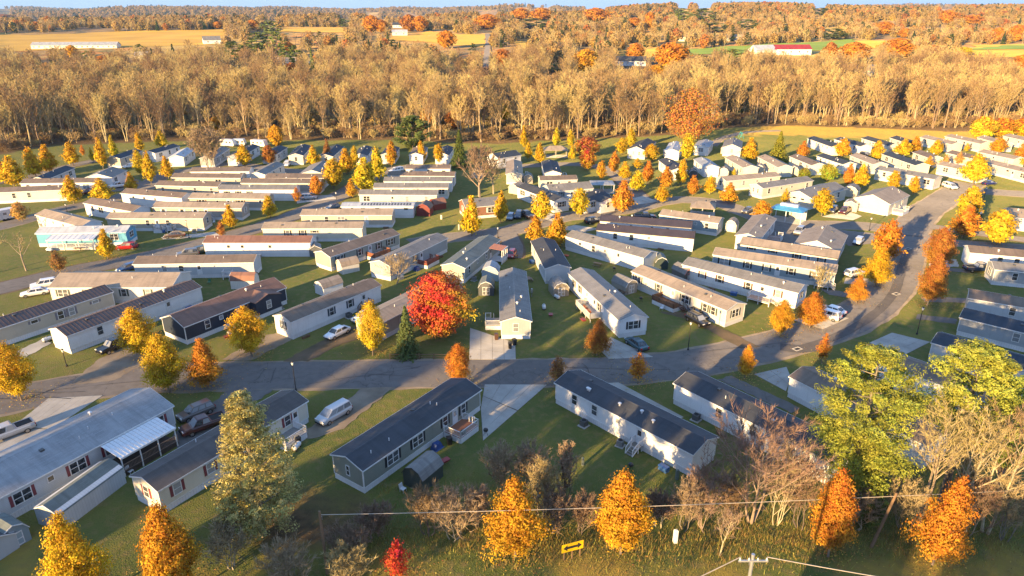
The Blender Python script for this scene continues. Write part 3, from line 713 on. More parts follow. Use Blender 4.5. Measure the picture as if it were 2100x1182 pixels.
H('f6', 'white home with brown roof and four dark roof vents near the right pines', (1614, 814), (1722, 872), 4.9, WHT, rBR, 'b', L=19, near=True, win=[(.5, 'w')], vents=5)
H('f7', 'white home with dark brown roof left of the pale concrete pad at right', (1753, 767), (1838, 800), 4.9, WHT, rBR, 'b', L=19, near=True, win=[(.4, 'w')], vents=3)
H('f8', 'grey white home with near-black roof behind the pines at right edge', (1902, 741), (2040, 784), 4.9, PGR, rNV, 'b', L=24, near=True, win=[(.2, 'w'), (.4, 'w'), (.6, 'w')])
H('r1', 'grey home with navy roof beside the right-hand street lamp', (1960, 687), (2100, 723), 4.9, GRY, rNV, 'b', L=22, near=True, win=[(.36, 'w'), (.66, 'w')])
H('r2', 'grey sided home with brown roof behind the navy-roofed grey home', (1985, 612), (2100, 632), 4.9, PGR, rBR, L=20, win=[(.33, 'w'), (.7, 'w')])
H('r3', 'grey home with white end wall next to the dark blue pickup', (2032, 584), (2100, 591), 4.9, GRY, rGR, 'b', L=18, near=True, win=[(.2, 'w'), (.6, 'w')], gA='p')
H('r4', 'white home with brown roof behind the dark blue pickup', (1989, 519), (2100, 529), 4.8, WHT, rBR, L=20, win=[(.28, 'w'), (.43, 'w'), (.62, 'w')])
H('r5', 'tan hip house with sandy roof at the right edge beyond the junction', (2071, 446), (2130, 452), 8.5, OFF, rTA, L=16, name='house', cat='house', win=[(.3, 'w')])
# --- middle right
H('m1', 'grey roofed white home seen end-on with trash bins on its drive', (1091, 660), (1079, 557), 4.8, GRY, rGR, near=True, gA='w', skirt=(.74, .74, .74), vents=6, win=[(.5, 'w')])
H('m2', 'white home with dark metal roof and long white ramp above the teal sedan', (1164, 560), (1270, 659), 4.9, WHT, rGR, near=True, sh='black', metal=True, gB='p', win=[(.12, 'w'), (.25, 'w'), (.4, 's'), (.55, 'd'), (.63, 'w')], vents=4)
H('m3', 'cream home with mossy tan roof and brown deck behind the black suv', (1294, 557), (1490, 638), 4.9, CRM, rTA, near=True, sh='green', gB='p', win=[(.07, 'p'), (.31, 'w'), (.47, 'd'), (.6, 'p'), (.8, 'w'), (.88, 'w')], vents=4)
H('m4', 'white home with brown shutters, tan roof and white railed deck', (1398, 543), (1637, 602), 4.9, WHT, rGR, near=True, sh='brown', gB='w', win=[(.19, 'w'), (.35, 'w'), (.6, 'w'), (.72, 'd'), (.85, 'w')])
H('m5', 'sage grey home with tan roof, black shutters and white end porch', (1461, 523), (1715, 561), 4.9, BLG, rTA, near=True, sh='black', win=[(.1, 'p'), (.3, 'w'), (.46, 'w'), (.55, 'd'), (.66, 'w'), (.86, 'p')])
H('m6', 'pale grey home with tan roof edged dark just behind the sage home', (1517, 500), (1719, 531), 4.8, PGR, rTA, sh='black', eave_dark=True, win=[(.12, 'h'), (.35, 'h'), (.6, 'w'), (.72, 'd'), (.85, 'w')])
H('m7', 'pale home with tan roof and white side stairs left of the silver suv', (1560, 491), (1593, 449), 5.2, PGR, rTA, win=[(.3, 'w'), (.6, 'd'), (.8, 'w')], gA='')
H('m8', 'wide grey house with low tan roof between two parked silver cars', (1721, 518), (1739, 483), 8.8, PGR, rTA, name='house', cat='house', win=[(.3, 'w'), (.7, 'w')], gA='', rise=1.7)
H('m10', 'cream wide house with sandy roof on the street corner lawn', (1826, 420), (1866, 401), 9.0, CRM, rTA, name='house', cat='house', win=[(.3, 'w'), (.7, 'w')], gA='', rise=1.7)
H('m11', 'blue grey home with peach tan roof next to the small tan shed', (1351, 441), (1473, 459), 5.0, BLG, rTA, near=True, win=[(.28, 'p'), (.63, 's'), (.82, 'w')])
H('m12', 'white home with dark red roof edge, lower of the two', (1222, 472), (1424, 490), 4.8, WHT, rMB, near=True, eave_dark=True, metal=True, win=[(.2, 'w'), (.37, 'w'), (.55, 's')])
H('m13', 'white home with dark red roof edge, upper one behind the black suv', (1229, 453), (1419, 468), 4.8, WHT, rMB, eave_dark=True, metal=True, win=[(.18, 's'), (.35, 's'), (.58, 's'), (.75, 'd')])
H('m14', 'pale blue home with grey roof and green shed at its end', (1158, 485), (1320, 530), 4.9, PGR, rGR, near=True, win=[(.2, 's'), (.38, 'w'), (.53, 's'), (.7, 'd')])
H('m15', 'white home with dark ridge roof seen end-on above the small brown shed', (1088, 495), (1117, 552), 4.9, PGR, rDK, near=True, win=[(.25, 'p'), (.6, 'w')], metal=False)
# --- middle left
H('c1', 'sage home with greenish roof and rust-roofed white porch', (954, 551), (1027, 492), 4.9, SAG, rGN, near=True, win=[(.12, 'w'), (.35, 's'), (.6, 'w'), (.72, 'd')], gA='')
H('c2', 'grey home with brown roof and barn-red deck', (800, 547), (919, 489), 4.9, GRY, rGR, near=True, sh='black', win=[(.42, 'w'), (.52, 'd')])
H('c3', 'grey green home with dark brown roof and reddish wooden deck', (680, 557), (820, 508), 4.9, SAG, rBR, 'b', near=True, sh='black', win=[(.13, 'p'), (.4, 'w'), (.55, 'd'), (.68, 'w'), (.86, 'p')])
H('c4', 'white home with reddish brown roof below the two dark parked cars', (415, 499), (636, 499), 4.8, WHT, rRE, win=[(.23, 's'), (.36, 's'), (.62, 's')])
H('c5', 'cream white home with tan roof and black shutters behind the reddish-roofed one', (536, 470), (743, 469), 4.8, CRM, rTA, sh='black', win=[(.25, 'w'), (.4, 'w'), (.52, 'h')])
H('c6', 'tan home with tan roof just below the blue parked car', (615, 442), (804, 442), 4.8, TAN, rTA, win=[(.28, 'w'), (.44, 'p'), (.72, 'd')])
H('c7', 'older white trailer with a row of dark panels along its roof', (698, 425), (848, 425), 4.4, WHT, rWH, win=[(.15, 'n'), (.3, 'h'), (.5, 'h'), (.9, 'h')], rise=.4, he=3.0)
H('c8', 'cream home with grey roof beside the two red barns', (735, 400), (896, 401), 4.8, CRM, rGR)
H('c9', 'cream home with brown roof, second up from the paneled trailer', (765, 386), (919, 386), 4.8, CRM, rGR)
H('c10', 'white home with grey roof, third up from the paneled trailer', (786, 373), (927, 373), 4.8, WHT, rGR)
H('c11', 'home with half-shaded brown roof, fourth up from the paneled trailer', (794, 361), (932, 362), 4.8, OFF, rBR)
H('c12', 'shortest home at the top of the centre stack below the dark spruce', (831, 347), (923, 347), 4.8, WHT, rBR)
H('c13', 'small white end-on home left of the dark spruce behind a yellow tree', (868, 319), (878, 303), 4.8, WHT, rBR, gA='w')
H('c14', 'white end-on home with navy roof against the dark spruce', (921, 319), (932, 303), 4.8, WHT, rNV)
H('c15', 'white house with navy roof behind the big bare maple', (1022, 326), (1048, 322), 6.5, WHT, rNV, L=10, name='house', cat='house')
# --- left
H('l1', 'pale home with brown roof just below the dark cars and white home', (271, 543), (520, 539), 4.8, PGR, rBR, win=[(.25, 'w'), (.39, 'w'), (.54, 'd')])
H('l2', 'wide tan-roofed house beside the white sedan at left', (98, 591), (352, 590), 8.0, OFF, rTA, name='house', cat='house', near=True, sh='green', win=[(.1, 'p'), (.3, 'w'), (.6, 'w'), (.8, 'w')])
H('l3', 'tan home with dark ribbed metal roof at the left edge', (-70, 697), (233, 599), 4.6, TAN, rMB, metal=True, near=True, sh='grey', win=[(.42, 'h'), (.6, 'w'), (.68, 'w'), (.86, 'h')])
H('l4', 'long white home with dark brown ribbed roof behind the black pickup', (147, 727), (417, 622), 4.8, WHT, rMB, 'b', metal=True, near=True, win=[(.21, 'w'), (.40, 'w'), (.72, 'd')], gA='')
H('l5', 'navy blue home with brown roof, white trim and a front gable wing', (377, 672), (588, 590), 6.2, NAV, (.19, .105, .075), near=True, win=[(.2, 'w'), (.33, 's'), (.5, 'w')], skirt=(.74, .74, .74))
H('l6', 'white home with dark roof above the white sedan', (601, 697), (782, 618), 4.3, WHT, rBR, 'b', near=True, sh='navy', win=[(.42, 'w'), (.63, 'w'), (.79, 'd')], gA='w')
HOMES['l6']['root'].children[0].data.materials[0] = siding(WHT)
H('l7', 'long brown-roofed home half hidden by the red maple', (776, 667), (950, 578), 4.9, GRE, rTA, near=True, win=[(.25, 'w'), (.5, 'w')])
H('l8', 'bright blue and white trailer with sunroom porch beside the red suv', (71, 480), (258, 477), 4.8, BLU, rWH, sh=None, gB='p', win=[(.72, 'p'), (.86, 'p')])
HOMES['l8']['root'].children[0].data.materials[0] = siding((.55, .68, .75))
H('l9', 'white home with tan roof above the blue trailer', (71, 441), (165, 466), 4.8, WHT, rTA, win=[(.2, 's'), (.38, 's'), (.6, 's'), (.78, 's')])
H('l10', 'white home with brown roof left of the white satellite dish', (170, 417), (272, 435), 4.8, WHT, rBR)
H('l11', 'tan home with tan roof above the brown sedan', (216, 449), (416, 449), 4.8, TAN, rTA, win=[(.42, 'w'), (.52, 'd'), (.63, 'w')], gB='w')
H('l12', 'greige home with white shutters behind the tan one', (310, 426), (495, 428), 4.8, GRE, rTA, sh='white', win=[(.12, 'w'), (.33, 'w'), (.48, 'w'), (.6, 'd')], gB='w')
H('l13', 'white home with brown roof above the greige home, left one', (246, 397), (372, 407), 4.8, WHT, rBR, win=[(.2, 's'), (.38, 's'), (.56, 's')])
H('l14', 'grey home with tan roof and brown shutters, right of the brown-roofed white one', (386, 407), (548, 409), 4.8, GRE, rTA, sh='brown')
H('l15', 'tan home with brown roof in the left block, its end wall tan-lit', (317, 381), (446, 384), 4.8, TAN, rBR)
H('l16', 'white home with grey roof beside the silver suv', (447, 390), (605, 390), 4.8, WHT, rGR, sh='black', win=[(.1, 'w'), (.25, 'w'), (.4, 'w')])
H('l17', 'tan home with shaded roof near top of the left block', (350, 365), (493, 366), 4.8, TAN, rBR)
H('l18', 'white home with blue-lit wall at top of the left block', (389, 353), (511, 352), 4.8, WHT, rBR)
H('l19', 'grey home with brown roof reaching right to the orange tree', (493, 376), (655, 377), 4.8, GRE, rBR)
H('l20', 'cream home with dark roof edge below the pale wide house', (543, 366), (665, 366), 4.8, CRM, rBR)
H('l21', 'slanting home with pale gable and grey roof in the left block', (544, 359), (584, 337), 4.8, OFF, rGR, gA='')
H('l22', 'wide house with grey tan roof behind the tall golden trees', (668, 358), (690, 338), 8.0, OFF, rGR, name='house', cat='house')
H('l23', 'long cream home with parked motorbikes at the left edge', (-60, 398), (150, 389), 4.8, CRM, rBR, win=[(.4, 'w'), (.55, 'w')])
H('l24', 'long white home behind the cream one at the left edge', (40, 377), (197, 375), 4.8, WHT, rBR)
H('l25', 'dark-roofed home slanting up near the left gold trees', (96, 369), (154, 345), 4.8, PGR, rNV)
H('l26', 'wide house with white gable above the white pickup', (230, 365), (261, 350), 8.0, WHT, rGR, name='house', cat='house')
H('l27', 'home with slate roof above the parked white car at far left', (246, 326), (293, 310), 4.8, TAN, rNV)
H('l28', 'home with navy roof right of the slate-roofed one at far left', (318, 315), (353, 305), 4.8, WHT, rNV, L=14)
H('l29', 'white gable home with pale blue roof left of the brown bare tree', (377, 323), (400, 307), 4.8, WHT, rWH)
H('l30', 'dark home mostly hidden by the brown bare tree', (440, 325), (472, 305), 4.8, GRY, rGR)
H('l31', 'white gable home with blue roof beside the tree at the camper lot', (495, 322), (533, 300), 4.8, WHT, rNV)
H('l32', 'home with navy roof just right of the white camper', (566, 318), (590, 303), 4.8, PGR, rNV)
H('l33', 'cream gable home with slate blue roof and a white van beside', (622, 320), (640, 300), 4.9, CRM, rNV, gA='w')
H('l34', 'small cream gable home with blue roof behind the thin brown tree', (683, 322), (706, 301), 4.8, CRM, rNV, gA='w')
H('l35', 'white home with blue roof between the golden trees', (754, 320), (767, 303), 4.8, WHT, rNV)
H('l36', 'far home half hidden by the darkened golden tree left of the round pine', (811, 318), (820, 303), 4.8, PGR, rNV)
# --- top middle
H('t1', 'tan end-on home with weathered roof beside the big bare maple', (1072, 358), (1070, 332), 4.9, CRM, rTA)
H('t2', 'white end-on home with dark roof and white deck below the picnic shelter', (1152, 356), (1143, 332), 5.0, WHT, rDK)
H('t3', 'cream home with brown roof in front of the white end-on home', (1108, 371), (1185, 369), 4.8, CRM, rBR)
H('t4', 'blue-lit home with slate roof beside the flat carport', (1128, 394), (1218, 387), 6.2, PGR, rGR, sh='black')
H('t6', 'long white home with black roof and front gable by the centre street', (1059, 384), (1136, 414), 4.9, WHT, rDK, sh='black', gB='p')
H('t7', 'house with dark roof and pillared front porch by the centre street', (1200, 415), (1256, 405), 8.0, WHT, rDK, name='house', cat='house')
H('t8', 'brown sided house with dark roof behind two golden trees', (955, 427), (1036, 420), 7.0, BRN, rGR, name='house', cat='house', sh='white', win=[(.2, 'w'), (.65, 'p')], gA='w')
H('t10', 'cream gable house with dark roof left of the tall yellow tree at back', (1324, 310), (1346, 292), 6.4, CRM, rDK, gA='nn')
H('t11', 'white gable home with pale roof behind the tall yellow tree', (1394, 312), (1402, 295), 5.0, WHT, rWH)
H('t12', 'home with bright blue grey roof and white porch right of the tall yellow tree', (1454, 303), (1464, 291), 5.4, WHT, rLG, gA='p')
H('t13', 'cream gable home with grey roof below the turquoise swing', (1521, 305), (1523, 290), 6.4, CRM, rGR, gA='w')
H('t14', 'white home with dark roof above the orange and yellow tree pair', (1350, 329), (1377, 350), 4.8, WHT, rDK)
H('t15', 'white home with pale blue metal roof and end shed', (1422, 327), (1441, 342), 4.9, WHT, rLG, L=13)
H('t16', 'cream home with tan roof, first of the right rows', (1486, 323), (1524, 345), 4.9, CRM, rTA)
H('t17', 'cream home with tan roof left of the green spruce', (1553, 322), (1595, 344), 4.9, CRM, rTA)
H('t18', 'white home with brown roof below the green spruce', (1618, 321), (1664, 340), 4.9, OFF, rBR)
H('t19', 'white home with black roof below the red shrubs', (1674, 320), (1728, 338), 4.9, WHT, rNV)
H('t20', 'cream home with tan roof and dark tree at its corner', (1742, 319), (1790, 338), 4.9, CRM, rTA)
H('t21', 'long cream home with olive grey roof beside the white van', (1794, 348), (1917, 369), 5.0, CRM, rGR)
H('t22', 'white home with dark roof, leftmost of the back right row', (1655, 284), (1705, 302), 4.9, WHT, rNV)
H('t23', 'white home with dark roof, second of the back right row', (1710, 286), (1764, 301), 4.9, WHT, rDK)
H('t24', 'white home with dark roof, third of the back right row', (1766, 284), (1821, 300), 4.9, OFF, rDK)
H('t25', 'cream home with dark roof, fourth of the back right row', (1824, 283), (1866, 296), 4.9, CRM, rDK)
H('t26', 'cream home with long navy roof in the second right row', (1807, 316), (1877, 340), 4.9, CRM, rNV)
H('t27', 'cream home with brown roof behind the long navy-roofed one', (1871, 313), (1906, 325), 4.9, CRM, rBR)
H('t28', 'cream home with sandy roof, fifth of the back right row', (1886, 282), (1951, 297), 4.9, CRM, rTA)
H('t29', 'large cream home with sandy roof, sixth of the back right row', (1937, 280), (2011, 296), 5.2, CRM, rTA)
H('t30', 'cream home in front of the big yellow trees at far right', (2003, 282), (2032, 290), 4.9, CRM, rTA, L=14)
H('t31', 'cream home with shaded wall at the far right corner', (2056, 279), (2110, 291), 4.9, CRM, rTA)
H('t32', 'cream home with plain sandy roof beside the round yellow tree', (1921, 338), (1968, 348), 5.0, CRM, rTA, L=14)
H('t33', 'small cream home behind the pale orange trees at far right', (1939, 314), (1966, 320), 4.9, CRM, rBR, L=14)
H('t34', 'cream home behind the round yellow tree, right of it', (2004, 312), (2057, 323), 4.9, CRM, rTA, L=14)
H('t35', 'long cream home with sandy roof at the right edge by the blue car', (2021, 335), (2112, 357), 5.0, CRM, rTA)
H('t36', 'long tan-roofed home with a tree shadow on its wall', (1489, 372), (1602, 362), 4.9, CRM, rTA, gA='w')
H('t37', 'cream home with grey roof and two narrow windows on its end', (1565, 387), (1669, 371), 5.0, CRM, rGR, gA='nn')
H('t38', 'wide grey-roofed house behind the yellow tree by the blue pavilion', (1665, 408), (1738, 388), 7.5, CRM, rGR, name='house', cat='house', gA='hh')
# navy home's gable wing
def wing(key, s, ln, out, roof, wall):
    h = HOMES[key]; r = h['root']; he = h['he']; x0 = -h['L'] / 2 + s; y = -h['w'] / 2; rs = .8
    m = MB(); m.add([(x0, y - out, .75), (x0 + ln, y - out, .75), (x0 + ln, y + .5, .75), (x0, y + .5, .75), (x0, y - out, he), (x0 + ln, y - out, he), (x0 + ln, y + .5, he), (x0, y + .5, he), (x0 + ln / 2, y - out, he + rs), (x0 + ln / 2, y + .5, he + rs)],
                    [(0, 1, 5, 8, 4), (1, 2, 6, 5), (3, 0, 4, 7)]); m.build('wing_wall', siding(wall), r)
    m = MB(); c = x0 + ln / 2; o = .2
    for sg in (-1, 1):
        e = sg * (ln / 2 + o); zz = he - o * rs / (ln / 2)
        m.hexa([(c, y - out - .2, he + rs), (c + e, y - out - .2, zz), (c + e, y + 1.5, zz), (c, y + 2.3, he + rs)], [(c, y - out - .2, he + rs + .12), (c + e, y - out - .2, zz + .12), (c + e, y + 1.5, zz + .12), (c, y + 2.3, he + rs + .12)])
    m.build('wing_roof', shingle(roof), r)
    MB().box(x0 + .03, x0 + ln - .03, y - out + .03, y, -.1, .76).build('wing_skirting', siding((.74, .74, .74), True), r)
    f, p = win_mesh(.85, 1.35); o_ = link('window', f, r, (c, y - out, 2.1)); link('pane', p, o_)
wing('l5', HOMES['l5']['L'] * .62, 5.2, 1.6, (.19, .105, .075), NAV)
wing('t7', 3.5, 5.0, 2.4, rDK, WHT)
def roof_panels(key):                                  # dark panels along the trailer roof
    h = HOMES[key]; r = h['root']; m0 = MB().box(-.22, .22, -.55, .55, 0, .05).mesh('roof_panel', plain((.02, .022, .03), .35))
    for k in range(17):
        o = link('roof_panel', m0, r, (-h['L'] / 2 + h['L'] * (.28 + .042 * k), -.85, 3.36)); o.rotation_euler = (math.atan(.4 / 2.2), 0, 0)
roof_panels('c7')
# ------------------------------------------------------------------ sheds, decks, porches
def ang(px0, px1): a, b = at(*px0), at(*px1); return math.atan2(b.y - a.y, b.x - a.x)
def shed(label, px, px2, ln, wd, hh, wall, roof, trim=(.7, .7, .7), doors=True, gambrel=True):
    """px = foot of the middle of the door end, px2 = a point the long axis runs towards"""
    p = at(*px); rz = ang(px, px2); root = thing('shed', label, 'shed', (p.x, p.y, 0), rz)
    h2 = wd / 2; k = hh * .62; kn = hh * .86
    poly = [(-h2, 0), (h2, 0), (h2, k), (h2 * .62, kn), (0, hh), (-h2 * .62, kn), (-h2, k)] if gambrel else [(-h2, 0), (h2, 0), (h2, hh * .75), (0, hh), (-h2, hh * .75)]
    MB().prism([(y, z - .05 if z == 0 else z) for y, z in poly], 0, ln).build('wall', siding(wall, True), root)
    top = poly[2:]; up = [(y * 1.06, z + .07) for y, z in top]; up[0] = (up[0][0], up[0][1] - .15); up[-1] = (up[-1][0], up[-1][1] - .15)
    r = MB()
    for i in range(len(top) - 1):
        a, b = up[i], up[i + 1]
        r.hexa([(-.12, a[0], a[1] - .06), (ln + .12, a[0], a[1] - .06), (ln + .12, b[0], b[1] - .06), (-.12, b[0], b[1] - .06)], [(-.12, a[0], a[1]), (ln + .12, a[0], a[1]), (ln + .12, b[0], b[1]), (-.12, b[0], b[1])])
    r.build('roof', shingle(roof), root)
    t = MB()
    for i in range(len(top) - 1):
        a, b = up[i], up[i + 1]; t.hexa([(-.17, a[0], a[1] - .13), (-.125, a[0], a[1] - .13), (-.125, b[0], b[1] - .13), (-.17, b[0], b[1] - .13)], [(-.17, a[0], a[1] - .01), (-.125, a[0], a[1] - .01), (-.125, b[0], b[1] - .01), (-.17, b[0], b[1] - .01)])
    t.build('rake_trim', plain(trim), root)
    if doors:
        for s in (-1, 1):
            d = MB().box(-.045, 0, min(0, s * .72) + .02, max(0, s * .72) - .02, .12, k * 1.02).build('door', siding(wall, True), root)
            x = MB(); y0, y1 = sorted((s * .04, s * .68))
            x.box(-.075, -.046, y0, y0 + .08, .14, k).box(-.075, -.046, y1 - .08, y1, .14, k).box(-.074, -.046, y0 + .08, y1 - .08, .14, .24).box(-.074, -.046, y0 + .08, y1 - .08, k * .5, k * .5 + .09).box(-.074, -.046, y0 + .08, y1 - .08, k - .1, k)
            x.build('door_trim', plain(trim), d)
    return root
shed('dark olive barn shed beside the olive home', (848, 1003), (905, 955), 3.6, 2.9, 2.9, (.06, .075, .065), rGR, (.05, .05, .05), False)
shed('long low grey shed with slate roof along the big grey house', (105, 1082), (215, 1000), 8.2, 3.4, 2.9, PGR, rGN, doors=False, gambrel=False)
shed('small blue grey shed at the lower left corner', (38, 1122), (0, 1098), 3.0, 2.6, 2.7, BLG, rGN)
shed('dark roofed shed cut by the left edge', (12, 1142), (-60, 1110), 3.4, 2.8, 2.6, PGR, rDK, doors=False, gambrel=False)
shed('grey shed with white curved trim on doors left of the end-on home', (997, 607), (1000, 588), 3.4, 2.9, 2.9, (.12, .13, .14), rGN)
shed('pale blue barn shed behind the porch of the sage home', (1005, 577), (1012, 555), 3.4, 3.3, 3.2, (.42, .52, .58), rLG, doors=False)
shed('tan barn shed at the end of the red-decked grey green home', (697, 560), (740, 550), 3.8, 2.7, 2.9, OFF, rTA, doors=False)
shed('tan brown shed left of the white home with long ramp', (1151, 609), (1136, 590), 3.6, 3.0, 2.9, (.34, .30, .24), rGR)
shed('grey brown shed between two homes by the cream home', (1294, 603), (1262, 588), 4.0, 3.0, 2.9, (.33, .31, .27), rGR)
shed('dark green shed at the end of the pale blue home', (1356, 553), (1350, 540), 3.2, 2.6, 2.7, (.05, .075, .07), rGN, doors=False)
shed('dark shed with red and white striped door end by brown-shuttered home', (1414, 577), (1384, 562), 4.0, 2.8, 2.8, (.14, .13, .12), rGR, (.6, .2, .2))
shed('tan shed with brown barrel roof below the pale brown-roofed home', (480, 588), (521, 588), 4.6, 2.8, 3.0, OFF, rRE, doors=False)
shed('red barn with round roof beside the paneled trailer', (868, 444), (880, 430), 4.2, 3.6, 3.3, (.20, .035, .03), rBR, (.3, .06, .05), False)
shed('red barn with square front behind the round-roofed one', (886, 430), (904, 427), 3.6, 3.0, 2.9, (.19, .035, .03), rRE, (.3, .06, .05), False)
shed('small tan shed right of the blue grey home', (1497, 476), (1507, 464), 3.0, 2.7, 3.0, OFF, rTA)
shed('white shed behind the white home above the white sedan', (656, 605), (700, 590), 4.4, 2.9, 2.8, WHT, rTA, doors=False)
shed('pale round-topped shed left of the black-roofed long home', (1052, 398), (1066, 393), 4.0, 3.2, 3.0, CRM, rTA, doors=False)
shed('white shed at the end of the pale blue metal-roofed home', (1483, 363), (1488, 354), 3.2, 3.0, 3.0, OFF, rTA, doors=False)
shed('cream shed by the first tan-roofed right row home', (1556, 357), (1561, 348), 3.2, 3.0, 3.0, CRM, rTA, doors=False)
shed('peach cream round shed below the tan-roofed homes at right', (1626, 361), (1632, 351), 3.0, 3.2, 3.2, CRM, rTA, doors=False)
shed('pale domed shed in front of the grey-roofed wide house', (1741, 404), (1750, 396), 4.0, 4.0, 3.2, CRM, rGR, doors=False)
shed('small cream gable shed beside the cream corner house', (1742, 434), (1752, 422), 4.4, 3.4, 2.9, CRM, rTA, doors=False, gambrel=False)
shed('pale domed shed with dark roof below the tan end-on home', (1083, 377), (1084, 366), 3.0, 2.9, 3.0, GRE, rGN, doors=False)
shed('white domed shed left of the turquoise swing home', (1486, 316), (1488, 306), 3.0, 3.0, 3.2, CRM, rTA, doors=False)
shed('tiny pointed white shed left of the tall yellow back tree', (1368, 321), (1370, 312), 2.6, 2.8, 2.6, WHT, rWH, doors=False, gambrel=False)
shed('dark grey shed at the right end of the reddish-roofed white home', (648, 527), (647, 518), 3.0, 2.6, 2.6, (.16, .17, .18), rGR, doors=False, gambrel=False)
shed('tan shed with orange lit gable behind the bare maple', (978, 366), (985, 358), 4.0, 3.4, 3.0, CRM, rTA, doors=False)
shed('dark arched shed behind the orange tree left of pale blue roof home', (1421, 366), (1418, 354), 3.2, 2.8, 2.8, (.10, .11, .12), rDK, doors=False)

def railing(m, p, q, h=.92, z=0, step=.16, post=.05):
    p = Vector(p); q = Vector(q); d = q - p; n = max(1, int(d.length / step))
    m.bar(p + Vector((0, 0, z + h)), q + Vector((0, 0, z + h)), .045, 4); m.bar(p + Vector((0, 0, z + .12)), q + Vector((0, 0, z + .12)), .03, 4)
    for k in range(n + 1): a = p + d * k / n; m.bar(a + Vector((0, 0, z + .12)), a + Vector((0, 0, z + h)), .016, 4, None, False)
    k = max(1, int(d.length / 1.8))
    for i in range(k + 1): a = p + d * i / k; m.box(a.x - post, a.x + post, a.y - post, a.y + post, a.z + z, a.z + z + h + .08)
def deck(label, key, s, ln, dp, rail, floor, side='front', stair='end', z=.78, skirt=None, ramp=0, solid=False, name='deck'):
    """platform against a home's wall: s = start along the wall, ln x dp its size"""
    h = HOMES[key]; sg = -1 if side == 'front' else 1; p = lp(key, s + ln / 2, dp / 2 + .06, side)
    root = thing(name, label, 'deck', (p.x, p.y, 0), h['rz'] + (0 if sg < 0 else pi))
    l2, d2 = ln / 2, dp / 2; fm = plain(floor, .75); rm = plain(rail, .6)
    m0 = MB().box(-l2, l2, -.065, .065, z - .04, z).mesh('plank', fm); n = int(dp / .14)
    for k in range(n): link('plank', m0, root, (0, -d2 + .07 + k * dp / n, 0))
    f = MB()
    for x in np.linspace(-l2 + .1, l2 - .1, max(2, int(ln / 1.8) + 1)):
        for y in (-d2 + .1, d2 - .1): f.box(x - .06, x + .06, y - .06, y + .06, -.05, z - .2)
    f.box(-l2, l2, -d2, -d2 + .05, z - .2, z - .045); f.box(-l2, l2, d2 - .05, d2, z - .2, z - .045); f.build('frame', rm if skirt is None else plain(skirt), root)
    if skirt: 
        k = MB().box(-l2 + .02, l2 - .02, -d2 - .03, -d2 - .005, 0, z - .06).box(-l2 - .03, -l2 - .005, -d2 + .02, d2, 0, z - .06).box(l2 + .005, l2 + .03, -d2 + .02, d2, 0, z - .06); k.build('skirting', siding(skirt, True), root)
    segs = {'end': [((-l2, d2), (-l2, -d2)), ((-l2, -d2), (l2, -d2)), ((l2, -d2), (l2, -d2 + dp * .35))],
            'start': [((l2, d2), (l2, -d2)), ((-l2, -d2), (l2, -d2)), ((-l2, -d2), (-l2, -d2 + dp * .35))],
            'front': [((-l2, d2), (-l2, -d2)), ((l2, d2), (l2, -d2)), ((-l2, -d2), (l2 - 1.1, -d2))], 'none': [((-l2, d2), (-l2, -d2)), ((-l2, -d2), (l2, -d2)), ((l2, -d2), (l2, d2))]}[stair]
    for a, b in segs:
        g = MB()
        if solid:
            a3, b3 = Vector((a[0], a[1], 0)), Vector((b[0], b[1], 0))
            for q in range(6): g.bar(a3 + Vector((0, 0, z + .1 + q * .16)), b3 + Vector((0, 0, z + .1 + q * .16)), .07, 4)
            k = max(1, int((b3 - a3).length / 1.6))
            for i in range(k + 1): c = a3.lerp(b3, i / k); g.box(c.x - .06, c.x + .06, c.y - .06, c.y + .06, z, z + 1.0)
        else: railing(g, (a[0], a[1], 0), (b[0], b[1], 0), z=z)
        g.build('railing', rm, root)
    ns = max(2, int(z / .19)); tr = plain(floor, .75)
    if stair != 'none':
        for k in range(ns):
            zz = z - (k + 1) * z / (ns + 1)
            if stair == 'front': MB().box(l2 - 1.05, l2 - .05, -d2 - .28 * (k + 1), -d2 - .28 * k, zz - .05, zz).build('tread', tr, root)
            else:
                e = 1 if stair == 'end' else -1; x0, x1 = sorted((e * (l2 + .28 * k), e * (l2 + .28 * (k + 1))))
                MB().box(x0, x1, d2 - 1.15, d2 - .1, zz - .05, zz).build('tread', tr, root)
        g = MB()
        if stair == 'front':
            for x in (l2 - 1.08, l2 - .02): railing_slope(g, (x, -d2, z), (x, -d2 - .28 * ns, .1))
        else:
            e = 1 if stair == 'end' else -1
            for y in (d2 - 1.2, d2 - .05): railing_slope(g, (e * l2, y, z), (e * (l2 + .28 * ns), y, .1))
        g.build('stair_rail', rm, root)
    return root
def railing_slope(g, p, q):
    p = Vector(p); q = Vector(q); u = Vector((0, 0, .9)); g.bar(p + u, q + u, .045, 4); g.bar(p, q, .05, 4)
    for k in range(7): a = p.lerp(q, k / 6); g.bar(a, a + u, .02 if k % 6 else .05, 4)
WR = (.75, .75, .75); RD = (.25, .07, .045); BD = (.12, .06, .035); CD = (.30, .12, .06)
deck('white railed deck with red brown boards on the olive home', 'f3', 13.6, 3.6, 2.7, WR, CD, skirt=WR, stair='end')
deck('white railed deck at the end of the cream home by the minivan', 'f2', 14.8, 3.4, 2.4, WR, (.3, .28, .26), skirt=WR, stair='start')
deck('small white back steps on the white front home', 'f4', 13.7, 1.3, .9, WR, (.25, .23, .2), stair='front', name='steps')
deck('white deck on left side of the end-on grey-roofed home', 'm1', 3.6, 3.2, 2.6, WR, (.35, .32, .3), side='back', skirt=WR, stair='start')
deck('white deck with ramp side on the white metal-roofed home', 'm2', 9.5, 6.5, 2.2, (.62, .6, .56), (.42, .40, .38), stair='none', solid=True)
deck('brown plank deck on the cream mossy-roofed home', 'm3', 8.2, 5.2, 2.6, BD, BD, skirt=WR, stair='end', solid=True)
